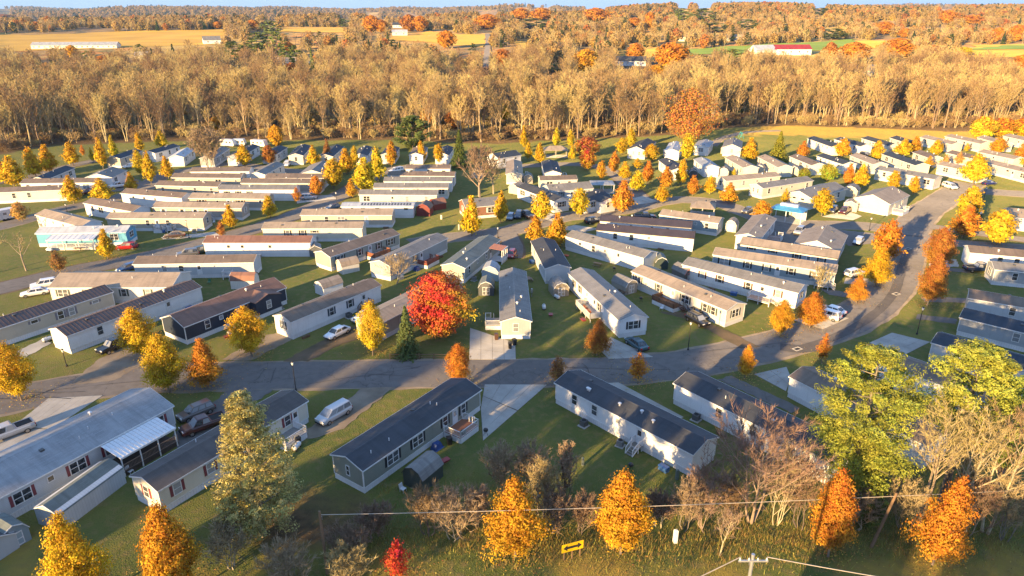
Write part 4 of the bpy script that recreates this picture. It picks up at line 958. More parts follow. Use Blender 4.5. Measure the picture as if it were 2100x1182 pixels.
deck('white railed deck on the brown-shuttered white home', 'm4', 14.6, 4.2, 2.3, WR, (.32, .22, .18), stair='end')
deck('small white porch steps at the right end of the sage home', 'm5', 20.0, 2.6, 1.8, WR, (.3, .28, .26), stair='end')
deck('barn-red deck with white base on the grey home', 'c2', 9.2, 4.4, 2.4, RD, RD, skirt=WR, stair='end', solid=True)
deck('reddish wooden deck on the grey green home', 'c3', 9.6, 4.8, 2.4, CD, CD, skirt=WR, stair='end', solid=True)
deck('white deck with side stairs on the pale tan-roofed home', 'm7', 8.5, 4.0, 3.0, WR, (.33, .2, .16), stair='end', skirt=WR)
deck('small white railed deck on the tan home above brown sedan', 'l11', 11.8, 2.0, 1.6, WR, (.3, .3, .3), stair='end', skirt=WR)
deck('second small white stair deck on the tan home', 'l11', 15.0, 1.6, 1.6, WR, (.3, .3, .3), stair='start')
deck('white corner steps on the greige white-shuttered home', 'l12', 13.8, 1.4, 1.4, WR, (.3, .3, .3), stair='end', name='steps')
deck('white deck in front of the corner cream house', 'm10', 3.0, 4.5, 2.6, WR, (.5, .5, .5), stair='end', skirt=WR)
deck('white deck right of the white end-on home below the picnic shelter', 't2', 4.0, 4.0, 2.2, WR, (.4, .4, .4), stair='end')
deck('pale deck right of the tan weathered end-on home', 't1', 7.5, 3.2, 2.0, WR, (.4, .4, .4), stair='end')
deck('tiny white step deck on the white home above the white sedan', 'l6', 15.2, 1.6, 1.3, BD, BD, stair='start', name='steps')
deck('white railing steps on the pale brown-roofed home', 'l1', 17.5, 1.8, 1.2, WR, (.4, .4, .4), stair='none', name='steps')
def canopy(label, key, s, ln, dp, col, z=2.9, nrib=14, drop=.45, base=None, rail=False, open_=False):
    h = HOMES[key]; p = lp(key, s + ln / 2, dp / 2 + .1); root = thing('awning' if not rail else 'porch', label, 'awning' if not rail else 'porch', (p.x, p.y, 0), h['rz'])
    l2, d2 = ln / 2, dp / 2; w = ln / nrib
    m0 = MB(); m0.hexa([(.02, -d2, z - drop - .05), (w - .02, -d2, z - drop - .05), (w - .02, d2, z - .05), (.02, d2, z - .05)], [(.02, -d2, z - drop), (w - .02, -d2, z - drop), (w - .02, d2, z), (.02, d2, z)])
    m0.hexa([(0, -d2, z - drop), (.09, -d2, z - drop), (.09, d2, z), (0, d2, z)], [(0, -d2, z - drop + .05), (.09, -d2, z - drop + .05), (.09, d2, z + .05), (0, d2, z + .05)])
    mm = m0.mesh('roof_panel', plain(col, .4))
    for k in range(nrib): link('roof_panel', mm, root, (-l2 + k * w, 0, 0))
    MB().box(-l2, l2, -d2 - .1, -d2 - .003, z - drop - .2, z - drop + .03).build('gutter', TRIM, root)
    for k in range(4): x = -l2 + .15 + (ln - .3) * k / 3; MB().box(x - .06, x + .06, -d2 + .02, -d2 + .14, 0, z - drop - .06).build('post', TRIM, root)
    if base:
        n = int(dp / .14); pl = MB().box(-l2, l2, -.065, .065, .62, .66).mesh('plank', plain(base, .8))
        for k in range(n): link('plank', pl, root, (0, -d2 + .07 + k * dp / n, 0))
        MB().box(-l2, l2, -d2 + .15, -d2 + .2, 0, .6).build('skirting', siding(base, True), root)
        g = MB(); railing(g, (-l2, -d2 + .08, 0), (l2, -d2 + .08, 0), z=.66); g.build('railing', plain((.3, .2, .14) if not rail else WR), root)
    return root
canopy('white ribbed metal awning on posts beside the big grey house', 'f1', 13.2, 7.2, 3.6, (.74, .75, .76), 3.15, 15, .5, (.07, .05, .04))
canopy('rust-roofed white porch on the sage home', 'c1', 12.6, 3.4, 3.0, (.30, .12, .08), 3.4, 7, .25, (.6, .6, .6), True)
canopy('white glazed sunroom porch in front of the blue trailer', 'l8', 3.6, 10.4, 2.8, (.62, .63, .64), 3.05, 9, .55, (.62, .6, .56), True)
def pavilion(label, px, px2, ln, wd, roof, post, he=2.7, rise=1.3, lantern=False, name='pavilion', low=None):
    p = at(*px); rz = ang(px, px2); root = thing(name, label, 'pavilion', (p.x, p.y, 0), rz); l2, w2 = ln / 2, wd / 2; rl = l2 * .45
    r = MB(); r.add([(-l2, -w2, he), (l2, -w2, he), (l2, w2, he), (-l2, w2, he), (-rl, 0, he + rise), (rl, 0, he + rise), (-l2, -w2, he - .12), (l2, -w2, he - .12), (l2, w2, he - .12), (-l2, w2, he - .12)],
                    [(0, 1, 5, 4), (1, 2, 5), (2, 3, 4, 5), (3, 0, 4), (6, 7, 1, 0), (7, 8, 2, 1), (8, 9, 3, 2), (9, 6, 0, 3), (9, 8, 7, 6)])
    ro = r.build('roof', metalroof(roof) if lantern else shingle(roof), root)
    if lantern: MB().box(-rl * 1.2, rl * 1.2, -.7, .7, he + rise * .55, he + rise + .25).build('lantern', plain((.6, .65, .68)), ro)
    for x in (-l2 + .3, 0, l2 - .3):
        for y in (-w2 + .3, w2 - .3): MB().box(x - .09, x + .09, y - .09, y + .09, 0, he - .1).build('post', plain(post), root)
    MB().box(-l2, l2, -w2, w2, 0, .08).build('floor', concrete(), root)
    if low: MB().box(-l2 * .1, l2 - .35, w2 - .5, w2 - .4, .08, 2.1).build('back_wall', siding(low), root)
    t = MB().box(-.9, .9, -.35, .35, .7, .75).box(-.9, .9, -.75, -.5, .42, .46).box(-.9, .9, .5, .75, .42, .46).box(-.7, -.62, -.7, .7, .38, .42).box(.62, .7, -.7, .7, .38, .42).box(-.7, -.62, -.3, .3, .08, .7).box(.62, .7, -.3, .3, .08, .7)
    return root
pavilion('mail pavilion with bright blue metal roof and white posts', (1615, 452), (1645, 457), 8.2, 5.4, (.06, .26, .42), (.74, .74, .74), 3.1, 1.0, True, low=CRM)
pavilion('picnic shelter with brown roof at the edge of the wood', (1139, 321), (1160, 321), 9.0, 5.5, rTA, (.55, .5, .42), 2.7, 1.3)
pavilion('small hip-roofed sandy gazebo behind the blue grey home', (1440, 441), (1465, 443), 6.4, 6.4, rTA, (.6, .55, .48), 2.6, 1.1, name='gazebo')
pavilion('flat pale carport beside the blue-lit slate-roofed home', (1234, 393), (1260, 393), 7.0, 6.0, rLG, (.7, .7, .7), 2.7, .25, name='carport')

# ------------------------------------------------------------------ vehicles
PAINT = {}
def paint(c):
    if c not in PAINT:
        m, t, b = newmat('car_paint'); b.inputs['Base Color'].default_value = rgba(c); b.inputs['Roughness'].default_value = .28; b.inputs['Metallic'].default_value = .15
        b.inputs['Coat Weight'].default_value = .6; PAINT[c] = m
    return PAINT[c]
BLK = plain((.015, .015, .016), .8); CHR = plain((.45, .45, .46), .3, .8); LAMP = plain((.75, .75, .72), .15); TAIL = plain((.35, .01, .01), .25); CGL = glass()
SPEC = {  # length, width, floor, belt, roof, hood(x,z), cabin base x0,x1, cabin roof x0,x1 (x = 0 at rear, fraction of length)
 'sedan': (4.75, 1.82, .30, .92, 1.45, .30, .82, (.10, .76), (.26, .60)), 'suv': (4.65, 1.86, .34, 1.05, 1.72, .30, 1.0, (.02, .76), (.08, .60)),
 'van': (5.0, 1.95, .30, 1.05, 1.78, .24, 1.02, (.01, .84), (.05, .64)), 'pickup': (5.7, 1.98, .42, 1.12, 1.88, .30, 1.12, (.36, .76), (.41, .64)), 'hatch': (4.2, 1.78, .30, .95, 1.5, .28, .88, (.02, .78), (.12, .60))}
_w = MB(); _w.lathe([(.22, -.11), (.335, -.105), (.335, .105), (.22, .11)], 16); WHEEL = _w.mesh('wheel', BLK)
_w = MB(); _w.lathe([(.21, -.112), (.215, .112), (.06, .118)], 12); RIM = _w.mesh('rim', CHR)
_lampm = MB().box(-.05, .05, -.2, .2, -.08, .08).mesh('headlight', LAMP); _tailm = MB().box(-.045, .045, -.14, .14, -.13, .13).mesh('tail_light', TAIL)
def car_meshes(kind, col):
    k = (kind, col)
    if k in _cache: return _cache[k]
    L, Wd, fl, belt, rf, _, hood, cb, cr = SPEC[kind]; w = Wd / 2
    st = [(0, .55, belt - .28, .86), (.015, .42, belt - .06, .93), (.1, fl, belt, 1), (cb[1] - .02, fl, belt, 1), (cb[1] + .03, fl, hood + .02, .99), (.93, fl, hood - .06, .94), (.985, .36, hood - .16, .86), (1, .45, hood - .3, .78)]
    b = MB(); vs = []; fs = []
    for x, z0, z1, s in st:
        ww = w * s; X = x * L
        vs += [(X, -ww * .92, z0), (X, -ww, z0 + (z1 - z0) * .35), (X, -ww * .985, z0 + (z1 - z0) * .75), (X, -ww * .88, z1), (X, ww * .88, z1), (X, ww * .985, z0 + (z1 - z0) * .75), (X, ww, z0 + (z1 - z0) * .35), (X, ww * .92, z0)]
    n = 8
    for i in range(len(st) - 1):
        for j in range(n): fs.append((i * n + j, i * n + (j + 1) % n, (i + 1) * n + (j + 1) % n, (i + 1) * n + j))
    fs += [tuple(range(n)), tuple(reversed(range((len(st) - 1) * n, len(st) * n)))]; b.add(vs, [f[::-1] for f in fs])
    x0, x1, t0, t1 = cb[0] * L, cb[1] * L, cr[0] * L, cr[1] * L; wb, wt = w * .9, w * .70; z0, z1 = belt - .03, rf
    C = [(x0, -wb, z0), (x1, -wb, z0), (x1, wb, z0), (x0, wb, z0)]; Tp = [(t0, -wt, z1 - .04), (t1, -wt, z1 - .05), (t1, wt, z1 - .05), (t0, wt, z1 - .04)]
    b.hexa(C, Tp); b.hexa(Tp, [(t0 + .15, -wt * .8, z1), (t1 - .15, -wt * .8, z1), (t1 - .15, wt * .8, z1), (t0 + .15, wt * .8, z1)])
    out = {}
    def inset(q, u0, u1, v0, v1, off):
        q = [Vector(p) for p in q]; f = lambda u, v: (q[0] * (1 - u) + q[1] * u) * (1 - v) + (q[3] * (1 - u) + q[2] * u) * v
        nn = (q[1] - q[0]).cross(q[3] - q[0]).normalized() * off
        pts = [f(u0, v0), f(u1, v0), f(u1, v1), f(u0, v1)]; return MB().hexa([p for p in pts], [p + nn for p in pts])
    sR = [C[0], C[1], Tp[1], Tp[0]]; sL = [C[2], C[3], Tp[3], Tp[2]]
    rows = [(.04, .47), (.53, .96)] if kind in ('sedan', 'pickup', 'hatch') else [(.04, .32), (.36, .64), (.68, .96)]
    out['side'] = [inset(s, a, c, .12, .9, .012).mesh('side_window', CGL) for s in (sR, sL) for a, c in rows]
    out['front'] = inset([C[1], C[2], Tp[2], Tp[1]], .05, .95, .06, .94, .012).mesh('windshield', CGL)
    out['rear'] = inset([C[3], C[0], Tp[0], Tp[3]], .08, .92, .12, .92, .012).mesh('rear_window', CGL)
    if kind == 'pickup':
        bx0, bx1 = .25, x0 - .12; out['bed'] = MB().box(bx0, bx1, -w * .74, w * .74, belt - .02, belt + .012).mesh('bed_liner', BLK)
        b.box(.05, bx1 + .1, -w * .9, -w * .76, belt - .05, belt + .07).box(.05, bx1 + .1, w * .76, w * .9, belt - .05, belt + .07).box(.03, .2, -w * .75, w * .75, belt - .05, belt + .068)
    out['body'] = b.mesh('body', paint(col)); bv = out['body']
    out['bumper'] = [MB().box(-.08, .16, -w * .84, w * .84, fl + .03, fl + .22).mesh('bumper', BLK), MB().box(L - .12, L + .06, -w * .76, w * .76, fl + .03, fl + .2).mesh('bumper', BLK)]
    _cache[k] = out; return out
CAR_N = {'sedan': 'car', 'suv': 'car', 'van': 'van', 'pickup': 'pickup_truck', 'hatch': 'car'}
def car(label, kind, col, rear, front, z=.06):
    a, b = at(*rear), at(*front); d = b - a; rz = math.atan2(d.y, d.x); L, Wd = SPEC[kind][:2]; c = (a + b) / 2
    o = c - Vector((cos(rz), sin(rz), 0)) * L / 2
    root = thing({'sedan': 'parked_car', 'suv': 'parked_car', 'van': 'minivan', 'pickup': 'pickup_truck', 'hatch': 'parked_car'}[kind], label, CAR_N[kind].replace('_', ' '), (o.x, o.y, z), rz, 'parked vehicles')
    M = car_meshes(kind, col); link('body', M['body'], root); link('windshield', M['front'], root); link('rear_window', M['rear'], root)
    for s in M['side']: link('side_window', s, root)
    for s in M['bumper']: link('bumper', s, root)
    if 'bed' in M: link('bed_liner', M['bed'], root)
    for fx in (.185, .81):
        for sy in (-1, 1):
            w = link('wheel', WHEEL, root, (fx * L, sy * (Wd / 2 - .1), .33)); w.rotation_euler = (pi / 2 * (-sy), 0, 0); link('rim', RIM, w)
    belt, hood = SPEC[kind][3], SPEC[kind][6]
    for sy in (-1, 1):
        link('headlight', _lampm, root, (L * .985, sy * Wd * .33, hood - .2)); link('tail_light', _tailm, root, (L * .006, sy * Wd * .38, belt - .2))
    return root
SIL = (.42, .43, .44); WCR = (.75, .75, .74); BKC = (.012, .012, .014); GYC = (.10, .10, .105); DBL = (.012, .03, .075); RDC = (.32, .015, .015); MAR = (.10, .015, .02); TEA = (.02, .075, .10); BRC = (.09, .055, .04)
for a in [('silver pickup cut off by the left edge on concrete', 'pickup', SIL, (62, 880), (-24, 912)), ('brown grey suv behind the big grey house', 'suv', (.13, .11, .10), (432, 842), (374, 866)),
          ('dark maroon car beside the brown grey suv', 'pickup', (.06, .02, .02), (452, 868), (386, 892)), ('silver minivan on the gravel drive', 'van', (.45, .47, .49), (713, 842), (657, 874)),
          ('white sedan on the drive above the lamp post', 'sedan', WCR, (716, 677), (668, 701)), ('white pickup behind the yellow tree by the white sedan', 'suv', WCR, (772, 648), (722, 668)),
          ('black pickup beside the long white home', 'pickup', BKC, (272, 702), (204, 731)), ('purple blue car behind the yellow tree by navy home', 'hatch', (.05, .04, .12), (512, 672), (474, 692)),
          ('teal sedan on the concrete drive facing away', 'sedan', TEA, (1322, 724), (1288, 700)), ('black suv beside the cream home and lamp', 'suv', BKC, (1408, 652), (1452, 676)),
          ('grey car tucked beside the cream home', 'sedan', GYC, (1418, 638), (1450, 657)), ('white suv behind the orange tree on the concrete pad', 'suv', WCR, (1712, 658), (1678, 648)),
          ('white sedan parked behind the white suv', 'sedan', WCR, (1722, 648), (1688, 637)), ('white car behind the yellow tree on the right verge', 'suv', WCR, (1738, 570), (1764, 564)),
          ('dark blue pickup by the right-hand grey home', 'pickup', DBL, (1980, 557), (2032, 558)), ('red car at the top of the centre driveway', 'hatch', RDC, (1053, 520), (1045, 534)),
          ('black suv beside the upper red-edged home', 'suv', BKC, (1204, 460), (1230, 457)), ('dark pickup on the street above the red-edged homes', 'pickup', (.02, .02, .035), (1303, 450), (1341, 450)),
          ('silver suv beside the pale home with side stairs', 'suv', SIL, (1645, 474), (1632, 485)), ('silver white car right of the wide grey house', 'hatch', (.6, .62, .64), (1766, 494), (1753, 506)),
          ('pale blue car by the brown sided house', 'hatch', (.18, .25, .33), (1050, 444), (1043, 456)), ('dark blue suv, middle of three by the brown sided house', 'suv', DBL, (1066, 440), (1060, 454)),
          ('brown pickup, right of three by the brown sided house', 'pickup', BRC, (1066, 440), (1091, 452)), ('red suv in front of the blue trailer', 'suv', RDC, (277, 511), (244, 513)),
          ('brown sedan below the tan home', 'sedan', BRC, (378, 486), (340, 489)), ('grey suv near the left street with small trailer', 'suv', GYC, (405, 524), (368, 528)),
          ('dark green suv beside the white home end', 'suv', (.02, .04, .035), (418, 519), (396, 524)), ('blue car at the end of the pale brown-roofed home', 'hatch', (.02, .06, .17), (274, 552), (254, 558)),
          ('white sedan beside the wide tan-roofed house', 'sedan', WCR, (92, 603), (54, 609)), ('white suv behind the white sedan at left', 'suv', WCR, (104, 588), (80, 592)),
          ('white pickup below the wide white-gabled house', 'pickup', WCR, (262, 383), (226, 388)), ('dark red car between golden trees at left', 'hatch', MAR, (188, 397), (168, 401)),
          ('silver suv on the concrete drive in the left block', 'suv', SIL, (623, 410), (645, 409)), ('blue hatchback beside the paneled trailer', 'hatch', DBL, (697, 428), (670, 433)),
          ('white van left of the centre stack of homes', 'van', WCR, (824, 352), (802, 356)), ('white car below the slate-roofed far left home', 'sedan', WCR, (278, 343), (258, 346)),
          ('dark suv left of the maroon truck by the cream house', 'suv', GYC, (1712, 432), (1702, 440)), ('maroon truck beside the cream corner house', 'pickup', MAR, (1741, 432), (1722, 444)),
          ('white van beside the long olive-roofed home', 'van', WCR, (1932, 382), (1962, 392)), ('blue car by the far right road', 'sedan', (.02, .03, .16), (2016, 381), (2038, 379)),
          ('grey car near the grass island', 'sedan', GYC, (1543, 432), (1524, 440)), ('white truck behind the orange tree at the junction', 'pickup', WCR, (2008, 440), (1992, 448)),
          ('dark car in the second right row', 'sedan', BKC, (1766, 318), (1778, 321)), ('white van beside the cream gable home at back', 'van', WCR, (592, 338), (586, 344))]:
    car(*a)
def camper(label, px, px2, ln=6.5, wd=2.4, hh=2.9, kind='camper'):
    p = at(*px); root = thing('camper_trailer', label, 'camper', (p.x, p.y, 0), ang(px, px2)); w = wd / 2
    MB().prism([(-ln / 2, .5), (ln / 2 - .3, .5), (ln / 2, 1.1), (ln / 2 - .5, hh - .1), (ln / 2 - .9, hh), (-ln / 2, hh)], -w, w).build('body', plain((.72, .71, .68), .35), root).rotation_euler = (0, 0, -pi / 2)
    for x in (-.5, .4):
        for s in (-1, 1): o = link('wheel', WHEEL, root, (x, s * (w - .1), .33)); o.rotation_euler = (pi / 2, 0, 0)
    for x in (-2, 0, 1.6): MB().box(x - .4, x + .4, -w - .02, -w + .01, 1.6, 2.2).build('window', glass(), root)
    MB().box(-1.3, -.6, -w - .03, -w + .01, .6, 2.4).build('door', plain((.6, .6, .58)), root)
    MB().bar((ln / 2 - .2, 0, .5), (ln / 2 + 1, 0, .5), .06, 5).build('hitch', BLK, root)
camper('white camper at the edge of the wood', (533, 302), (548, 303)); camper('pale camper half hidden at the left gravel lot', (470, 301), (485, 302)); camper('white camper left of the left-edge orange tree', (10, 452), (30, 448), 6)
camper('white boat trailer van near the back wood', (492, 300), (500, 300), 5)
# ------------------------------------------------------------------ trees
LEAF = leafmat('leaf', .04, trans=.32); OAKL = leafmat('oak_leaf', .03, trans=.3, vv=.9); MAPLE = leafmat('maple_leaf', .11, trans=.3); NEED = leafmat('needle', .04, trans=.15, vv=.9)
BARK = barkmat('bark', (.20, .165, .13)); PBARK = barkmat('pale_bark', (.40, .33, .23), .18); TWIG = barkmat('twig', (.32, .23, .14), .3); RTWIG = barkmat('red_twig', (.32, .225, .15), .2); YTWIG = barkmat('tan_twig', (.33, .24, .12), .2)
EGG = [(0, .2), (.08, .5), (.2, .82), (.38, 1.0), (.58, .95), (.76, .72), (.9, .4), (1, .06)]; PEAR2 = [(0, .35), (.07, .75), (.18, 1.0), (.3, .97), (.45, .78), (.6, .62), (.75, .42), (.88, .25), (1, .03)]
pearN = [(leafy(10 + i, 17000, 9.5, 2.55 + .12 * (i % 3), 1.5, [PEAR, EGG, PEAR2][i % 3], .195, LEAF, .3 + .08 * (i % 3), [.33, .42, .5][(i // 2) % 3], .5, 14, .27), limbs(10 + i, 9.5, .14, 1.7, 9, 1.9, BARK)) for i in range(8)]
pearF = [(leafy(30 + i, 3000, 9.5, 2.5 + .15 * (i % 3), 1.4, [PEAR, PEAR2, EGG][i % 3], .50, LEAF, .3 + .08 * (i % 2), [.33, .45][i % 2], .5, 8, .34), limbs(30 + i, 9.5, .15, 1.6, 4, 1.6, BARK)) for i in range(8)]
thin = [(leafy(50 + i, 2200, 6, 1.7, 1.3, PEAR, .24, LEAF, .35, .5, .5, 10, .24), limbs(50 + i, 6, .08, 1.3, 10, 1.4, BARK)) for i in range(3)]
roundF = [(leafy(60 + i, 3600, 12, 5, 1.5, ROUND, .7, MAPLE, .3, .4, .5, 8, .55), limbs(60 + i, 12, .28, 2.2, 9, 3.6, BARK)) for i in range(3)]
YEL = (.54, .42, .025); GLD = (.54, .36, .02); ORY = (.54, .295, .023); ORG = (.52, .232, .028); DOR = (.39, .168, .035); RED = (.46, .065, .028); BRO = (.29, .15, .048); PAL = (.48, .30, .085); GRN = (.29, .32, .033)
CNAME = {YEL: 'yellow', GLD: 'golden', ORY: 'yellow-orange', ORG: 'orange', DOR: 'dark orange', RED: 'red', BRO: 'brownish', PAL: 'pale peach', GRN: 'yellow-green'}
TREES = []
def plant(name, label, loc, meshes, scale, rz, col=None, group=None, names=('crown', 'trunk'), cat='tree'):
    root = thing(name, label, cat, loc, rz, group)
    for nm, m in zip(names, meshes):
        o = link(nm, m, root, None, 0, scale)
        if col: o.color = rgba(col)
    TREES.append((loc[0], loc[1])); return root
def tree(x, yb, yt, w, col, where, kind='auto', size=None):
    p = at(x, yb); h = height((x, yb), yt); wd = w * mpp((x, yb)); i = (x * 7 + yb * 3) % 97
    if kind == 'auto': kind = 'thin' if h < 5.2 else ('near' if p.y < 135 else 'far')
    pool = {'near': pearN, 'far': pearF, 'thin': thin, 'round': roundF}[kind]; cr, tr = pool[i % len(pool)]
    H0, W0 = {'near': (9.7, 6.1), 'far': (9.7, 5.8), 'thin': (6, 3.9), 'round': (12, 11.5)}[kind]
    jr = random.Random(int(x * 31 + yb)); s = (wd / W0 * jr.uniform(.88, 1.12), wd / W0 * jr.uniform(.9, 1.14), h / H0); sz = size or ('small' if h < 6 else ('tall' if h > 10.2 else 'cone-shaped'))
    if kind == 'round': sz = size or 'broad'
    plant('street_tree' if kind != 'round' else 'maple_tree', f'{sz} {CNAME[col]} tree {where}', (p.x, p.y, 0), (cr, tr), s, i * .7, (lambda q, r: (col[0] * q, col[1] * q * r, col[2] * q))(jr.uniform(.85, 1.1), jr.uniform(.90, 1.04)), 'street trees' if kind != 'round' else 'broad autumn trees').rotation_euler = (jr.uniform(-.05, .05), jr.uniform(-.05, .05), i * .7)
for a in [(45, 822, 700, 88, GLD, 'at left edge beside the near road'), (292, 737, 632, 74, GLD, 'in front of the black pickup'), (347, 805, 680, 92, GLD, 'at near roadside above the big grey house'), (425, 798, 697, 72, ORG, 'next right of the roadside tree above the grey house'),
          (517, 732, 627, 80, GLD, 'in front of the navy home corner'), (765, 729, 618, 62, YEL, 'on the lawn by the white sedan'), (941, 790, 702, 54, ORG, 'just behind the olive home roof'), (1143, 792, 730, 40, BRO, 'behind the left end of the front white home'),
          (1224, 729, 655, 52, DOR, 'left of the teal sedan'), (1308, 787, 724, 44, ORG, 'bright-topped, at roadside between two white homes'), (1527, 776, 707, 34, ORY, 'sparse, beside the near road bend'), (1597, 692, 615, 48, ORY, 'on the lawn left of the white cars'),
          (1660, 674, 600, 56, ORG, 'in front of the white suv'), (1684, 747, 686, 32, ORG, 'on the inside verge of the road bend'), (1756, 622, 565, 42, ORG, 'below the white car pad on the right'), (1796, 588, 507, 62, GLD, 'left of the cross road, nearest of three'),
          (1812, 540, 453, 58, ORG, 'left of the cross road, behind the golden one'), (1901, 628, 520, 66, DOR, 'right of the cross road, lower one'), (1918, 560, 465, 64, DOR, 'right of the cross road, upper one'), (1972, 488, 422, 56, ORG, 'on the grass strip at the junction'),
          (1979, 462, 382, 46, YEL, 'behind the orange junction tree'), (2043, 504, 430, 58, YEL, 'in front of the sandy hip house'), (967, 485, 402, 42, GLD, 'on the centre street verge'), (1027, 457, 392, 32, GLD, 'right of the brown sided house'),
          (1112, 456, 393, 38, YEL, 'before the long black-roofed home'), (1097, 502, 442, 40, ORY, 'left of the pair on the centre street'), (1142, 508, 437, 42, ORY, 'right of the pair on the centre street'), (1189, 446, 385, 34, YEL, 'left of the pillared porch'),
          (1274, 437, 370, 46, ORG, 'right of the pillared porch'), (1083, 330, 290, 17, GLD, 'left of the picnic shelter'), (1108, 339, 293, 25, GLD, 'touching the picnic shelter'), (1075, 306, 258, 16, GLD, 'shade-footed, against the wood left of the shelter'), (1140, 303, 262, 16, YEL, 'behind the picnic shelter'),
          (1170, 303, 265, 17, YEL, 'right behind the picnic shelter'), (1174, 329, 296, 16, GLD, 'beside the red maples'), (1258, 357, 310, 24, ORG, 'right of the red maples'), (1280, 369, 332, 26, GLD, 'below the orange one right of the maples'), (1232, 371, 330, 20, ORY, 'at the bend below the red maples'), (1304, 393, 350, 36, YEL, 'above the orange porch tree'),
          (1306, 350, 325, 22, GLD, 'below the cream back gable house'), (1275, 318, 283, 24, GLD, 'dark-footed, at the wood edge left of big oak'), (1293, 306, 263, 24, YEL, 'shaded, beside the wood left of big oak'), (1328, 377, 330, 26, ORG, 'with dark base left of the dark-roofed white home'), (1336, 332, 295, 26, GLD, 'before the cream back gable house'),
          (1366, 388, 342, 30, ORG, 'above the yellow one at the street end'), (1357, 418, 378, 30, GLD, 'at the street end by a bin'), (1395, 380, 325, 28, GLD, 'beside the dark arched shed'), (1408, 332, 274, 34, YEL, 'below the big orange oak'), (1420, 402, 360, 26, ORG, 'left one above the grass island'),
          (1455, 399, 360, 24, GLD, 'second above the grass island'), (1492, 417, 375, 38, ORY, 'in front of the long tan-roofed home'), (1535, 332, 283, 32, GLD, 'left of the green spruce'), (1505, 361, 346, 12, YEL, 'tiny, beside a cream home wall'), (1562, 455, 412, 34, ORY, 'left of the blue pavilion'),
          (1607, 422, 386, 20, GLD, 'above the blue pavilion'), (1685, 443, 387, 42, GLD, 'right of the blue pavilion'), (1645, 324, 290, 25, ORG, 'right of the green spruce'), (1725, 323, 283, 32, ORY, 'before the leftmost back row homes'), (1797, 330, 287, 30, GLD, 'between third and second back row homes'),
          (1737, 382, 335, 22, ORG, 'left of a pair below the black-roofed home'), (1765, 387, 335, 30, GLD, 'right of a pair below the black-roofed home'), (1830, 392, 350, 22, GLD, 'left one before the long olive-roofed home'), (1872, 400, 362, 22, GLD, 'right one before the long olive-roofed home'), (1850, 320, 285, 30, GLD, 'before the fourth back row home'),
          (1874, 314, 280, 24, ORY, 'right of the fourth back row home'), (1918, 320, 287, 28, GLD, 'before the fifth back row home'), (1901, 352, 321, 25, ORY, 'beside the long navy roof'), (1980, 314, 294, 16, GLD, 'before the sixth back row home'), (2043, 318, 283, 28, ORY, 'below the big yellow trees at right'),
          (2088, 343, 295, 32, ORG, 'at the right edge below the back row'), (1935, 348, 318, 22, PAL, 'left of the round yellow tree'), (1965, 341, 312, 22, PAL, 'between cream homes at far right'), (1995, 379, 315, 54, YEL, 'round one near the far right road'),
          (30, 384, 320, 50, GLD, 'lowest of the left-edge clump'), (-8, 378, 308, 40, ORG, 'cut by the left edge'), (75, 364, 300, 40, GLD, 'left of a pair at far left'), (102, 356, 297, 38, GLD, 'right of a pair at far left'), (150, 340, 290, 32, GLD, 'half shaded, at far left'),
          (173, 323, 298, 12, ORG, 'slim, at the far left lawn'), (192, 333, 303, 12, YEL, 'tiny, on the far left lawn'), (212, 347, 282, 28, GLD, 'left of the slate-roofed home'), (238, 332, 277, 18, YEL, 'behind the slate-roofed home end'), (289, 312, 272, 20, GLD, 'shade-footed, behind the far left homes'), (334, 305, 268, 22, YEL, 'behind the navy-roofed far left home'),
          (289, 362, 308, 22, YEL, 'leftmost of three before far left homes'), (311, 380, 310, 27, GLD, 'middle of three before far left homes'), (346, 367, 320, 26, GLD, 'rightmost of three before far left homes'), (272, 394, 353, 26, GLD, 'right of the white pickup'), (152, 418, 360, 36, GLD, 'before the long white left home'), (212, 413, 365, 40, GLD, 'left of the white pickup'),
          (47, 455, 414, 34, PAL, 'thin, at the left street'), (221, 531, 470, 36, GLD, 'before the blue trailer'), (126, 564, 515, 38, BRO, 'on the verge below the blue trailer'), (475, 469, 420, 28, GLD, 'right of the greige home end'), (458, 490, 453, 22, DOR, 'dull, on the verge right of the brown sedan'), (503, 344, 296, 34, GLD, 'by the blue-roofed gable home'),
          (554, 338, 298, 28, DOR, 'shaded, left of a navy-roofed home'), (556, 446, 400, 30, GLD, 'at the left street corner'), (609, 419, 385, 20, ORG, 'left of the silver suv'), (650, 405, 361, 25, ORG, 'right of the silver suv'), (645, 343, 298, 26, GLD, 'right of the cream gable home with van'), (672, 335, 285, 15, BRO, 'bare-topped, beside the small cream gable home'), (685, 388, 325, 40, GLD, 'left of the big golden clump'),
          (723, 406, 367, 24, ORY, 'at the foot of the golden clump'), (712, 358, 305, 38, GLD, 'at back of the golden clump'), (728, 343, 298, 22, YEL, 'narrow, at back of the golden clump'), (747, 395, 323, 48, YEL, 'largest of the golden clump'), (776, 372, 300, 36, YEL, 'right side of the golden clump'), (803, 343, 288, 28, ORY, 'dark-centred, right of the golden clump'),
          (865, 334, 288, 22, GLD, 'left of the dark spruce'), (899, 337, 294, 20, GLD, 'next to the dark spruce'), (815, 1192, 1110, 58, RED, 'bush-like at bottom by the utility pole')]: tree(*a)
for a in [(172, 1240, 1050, 128, GLD, 'at bottom left corner'), (368, 1232, 1038, 125, ORY, 'second from bottom left'), (1057, 1143, 976, 112, ORY, 'at bottom centre left of the arrow sign'), (1273, 1136, 962, 112, ORY, 'at bottom centre right of the arrow sign'), (1698, 1142, 962, 90, ORG, 'at bottom right left of the leaning pole'), (1912, 1158, 970, 100, ORG, 'half shaded, at bottom right of the leaning pole')]: tree(*a, kind='near', size='large')
tree(1205, 349, 308, 38, ORG, 'near the picnic shelter, lower one', 'round'); tree(1203, 322, 282, 50, DOR, 'near the picnic shelter, upper one', 'round')
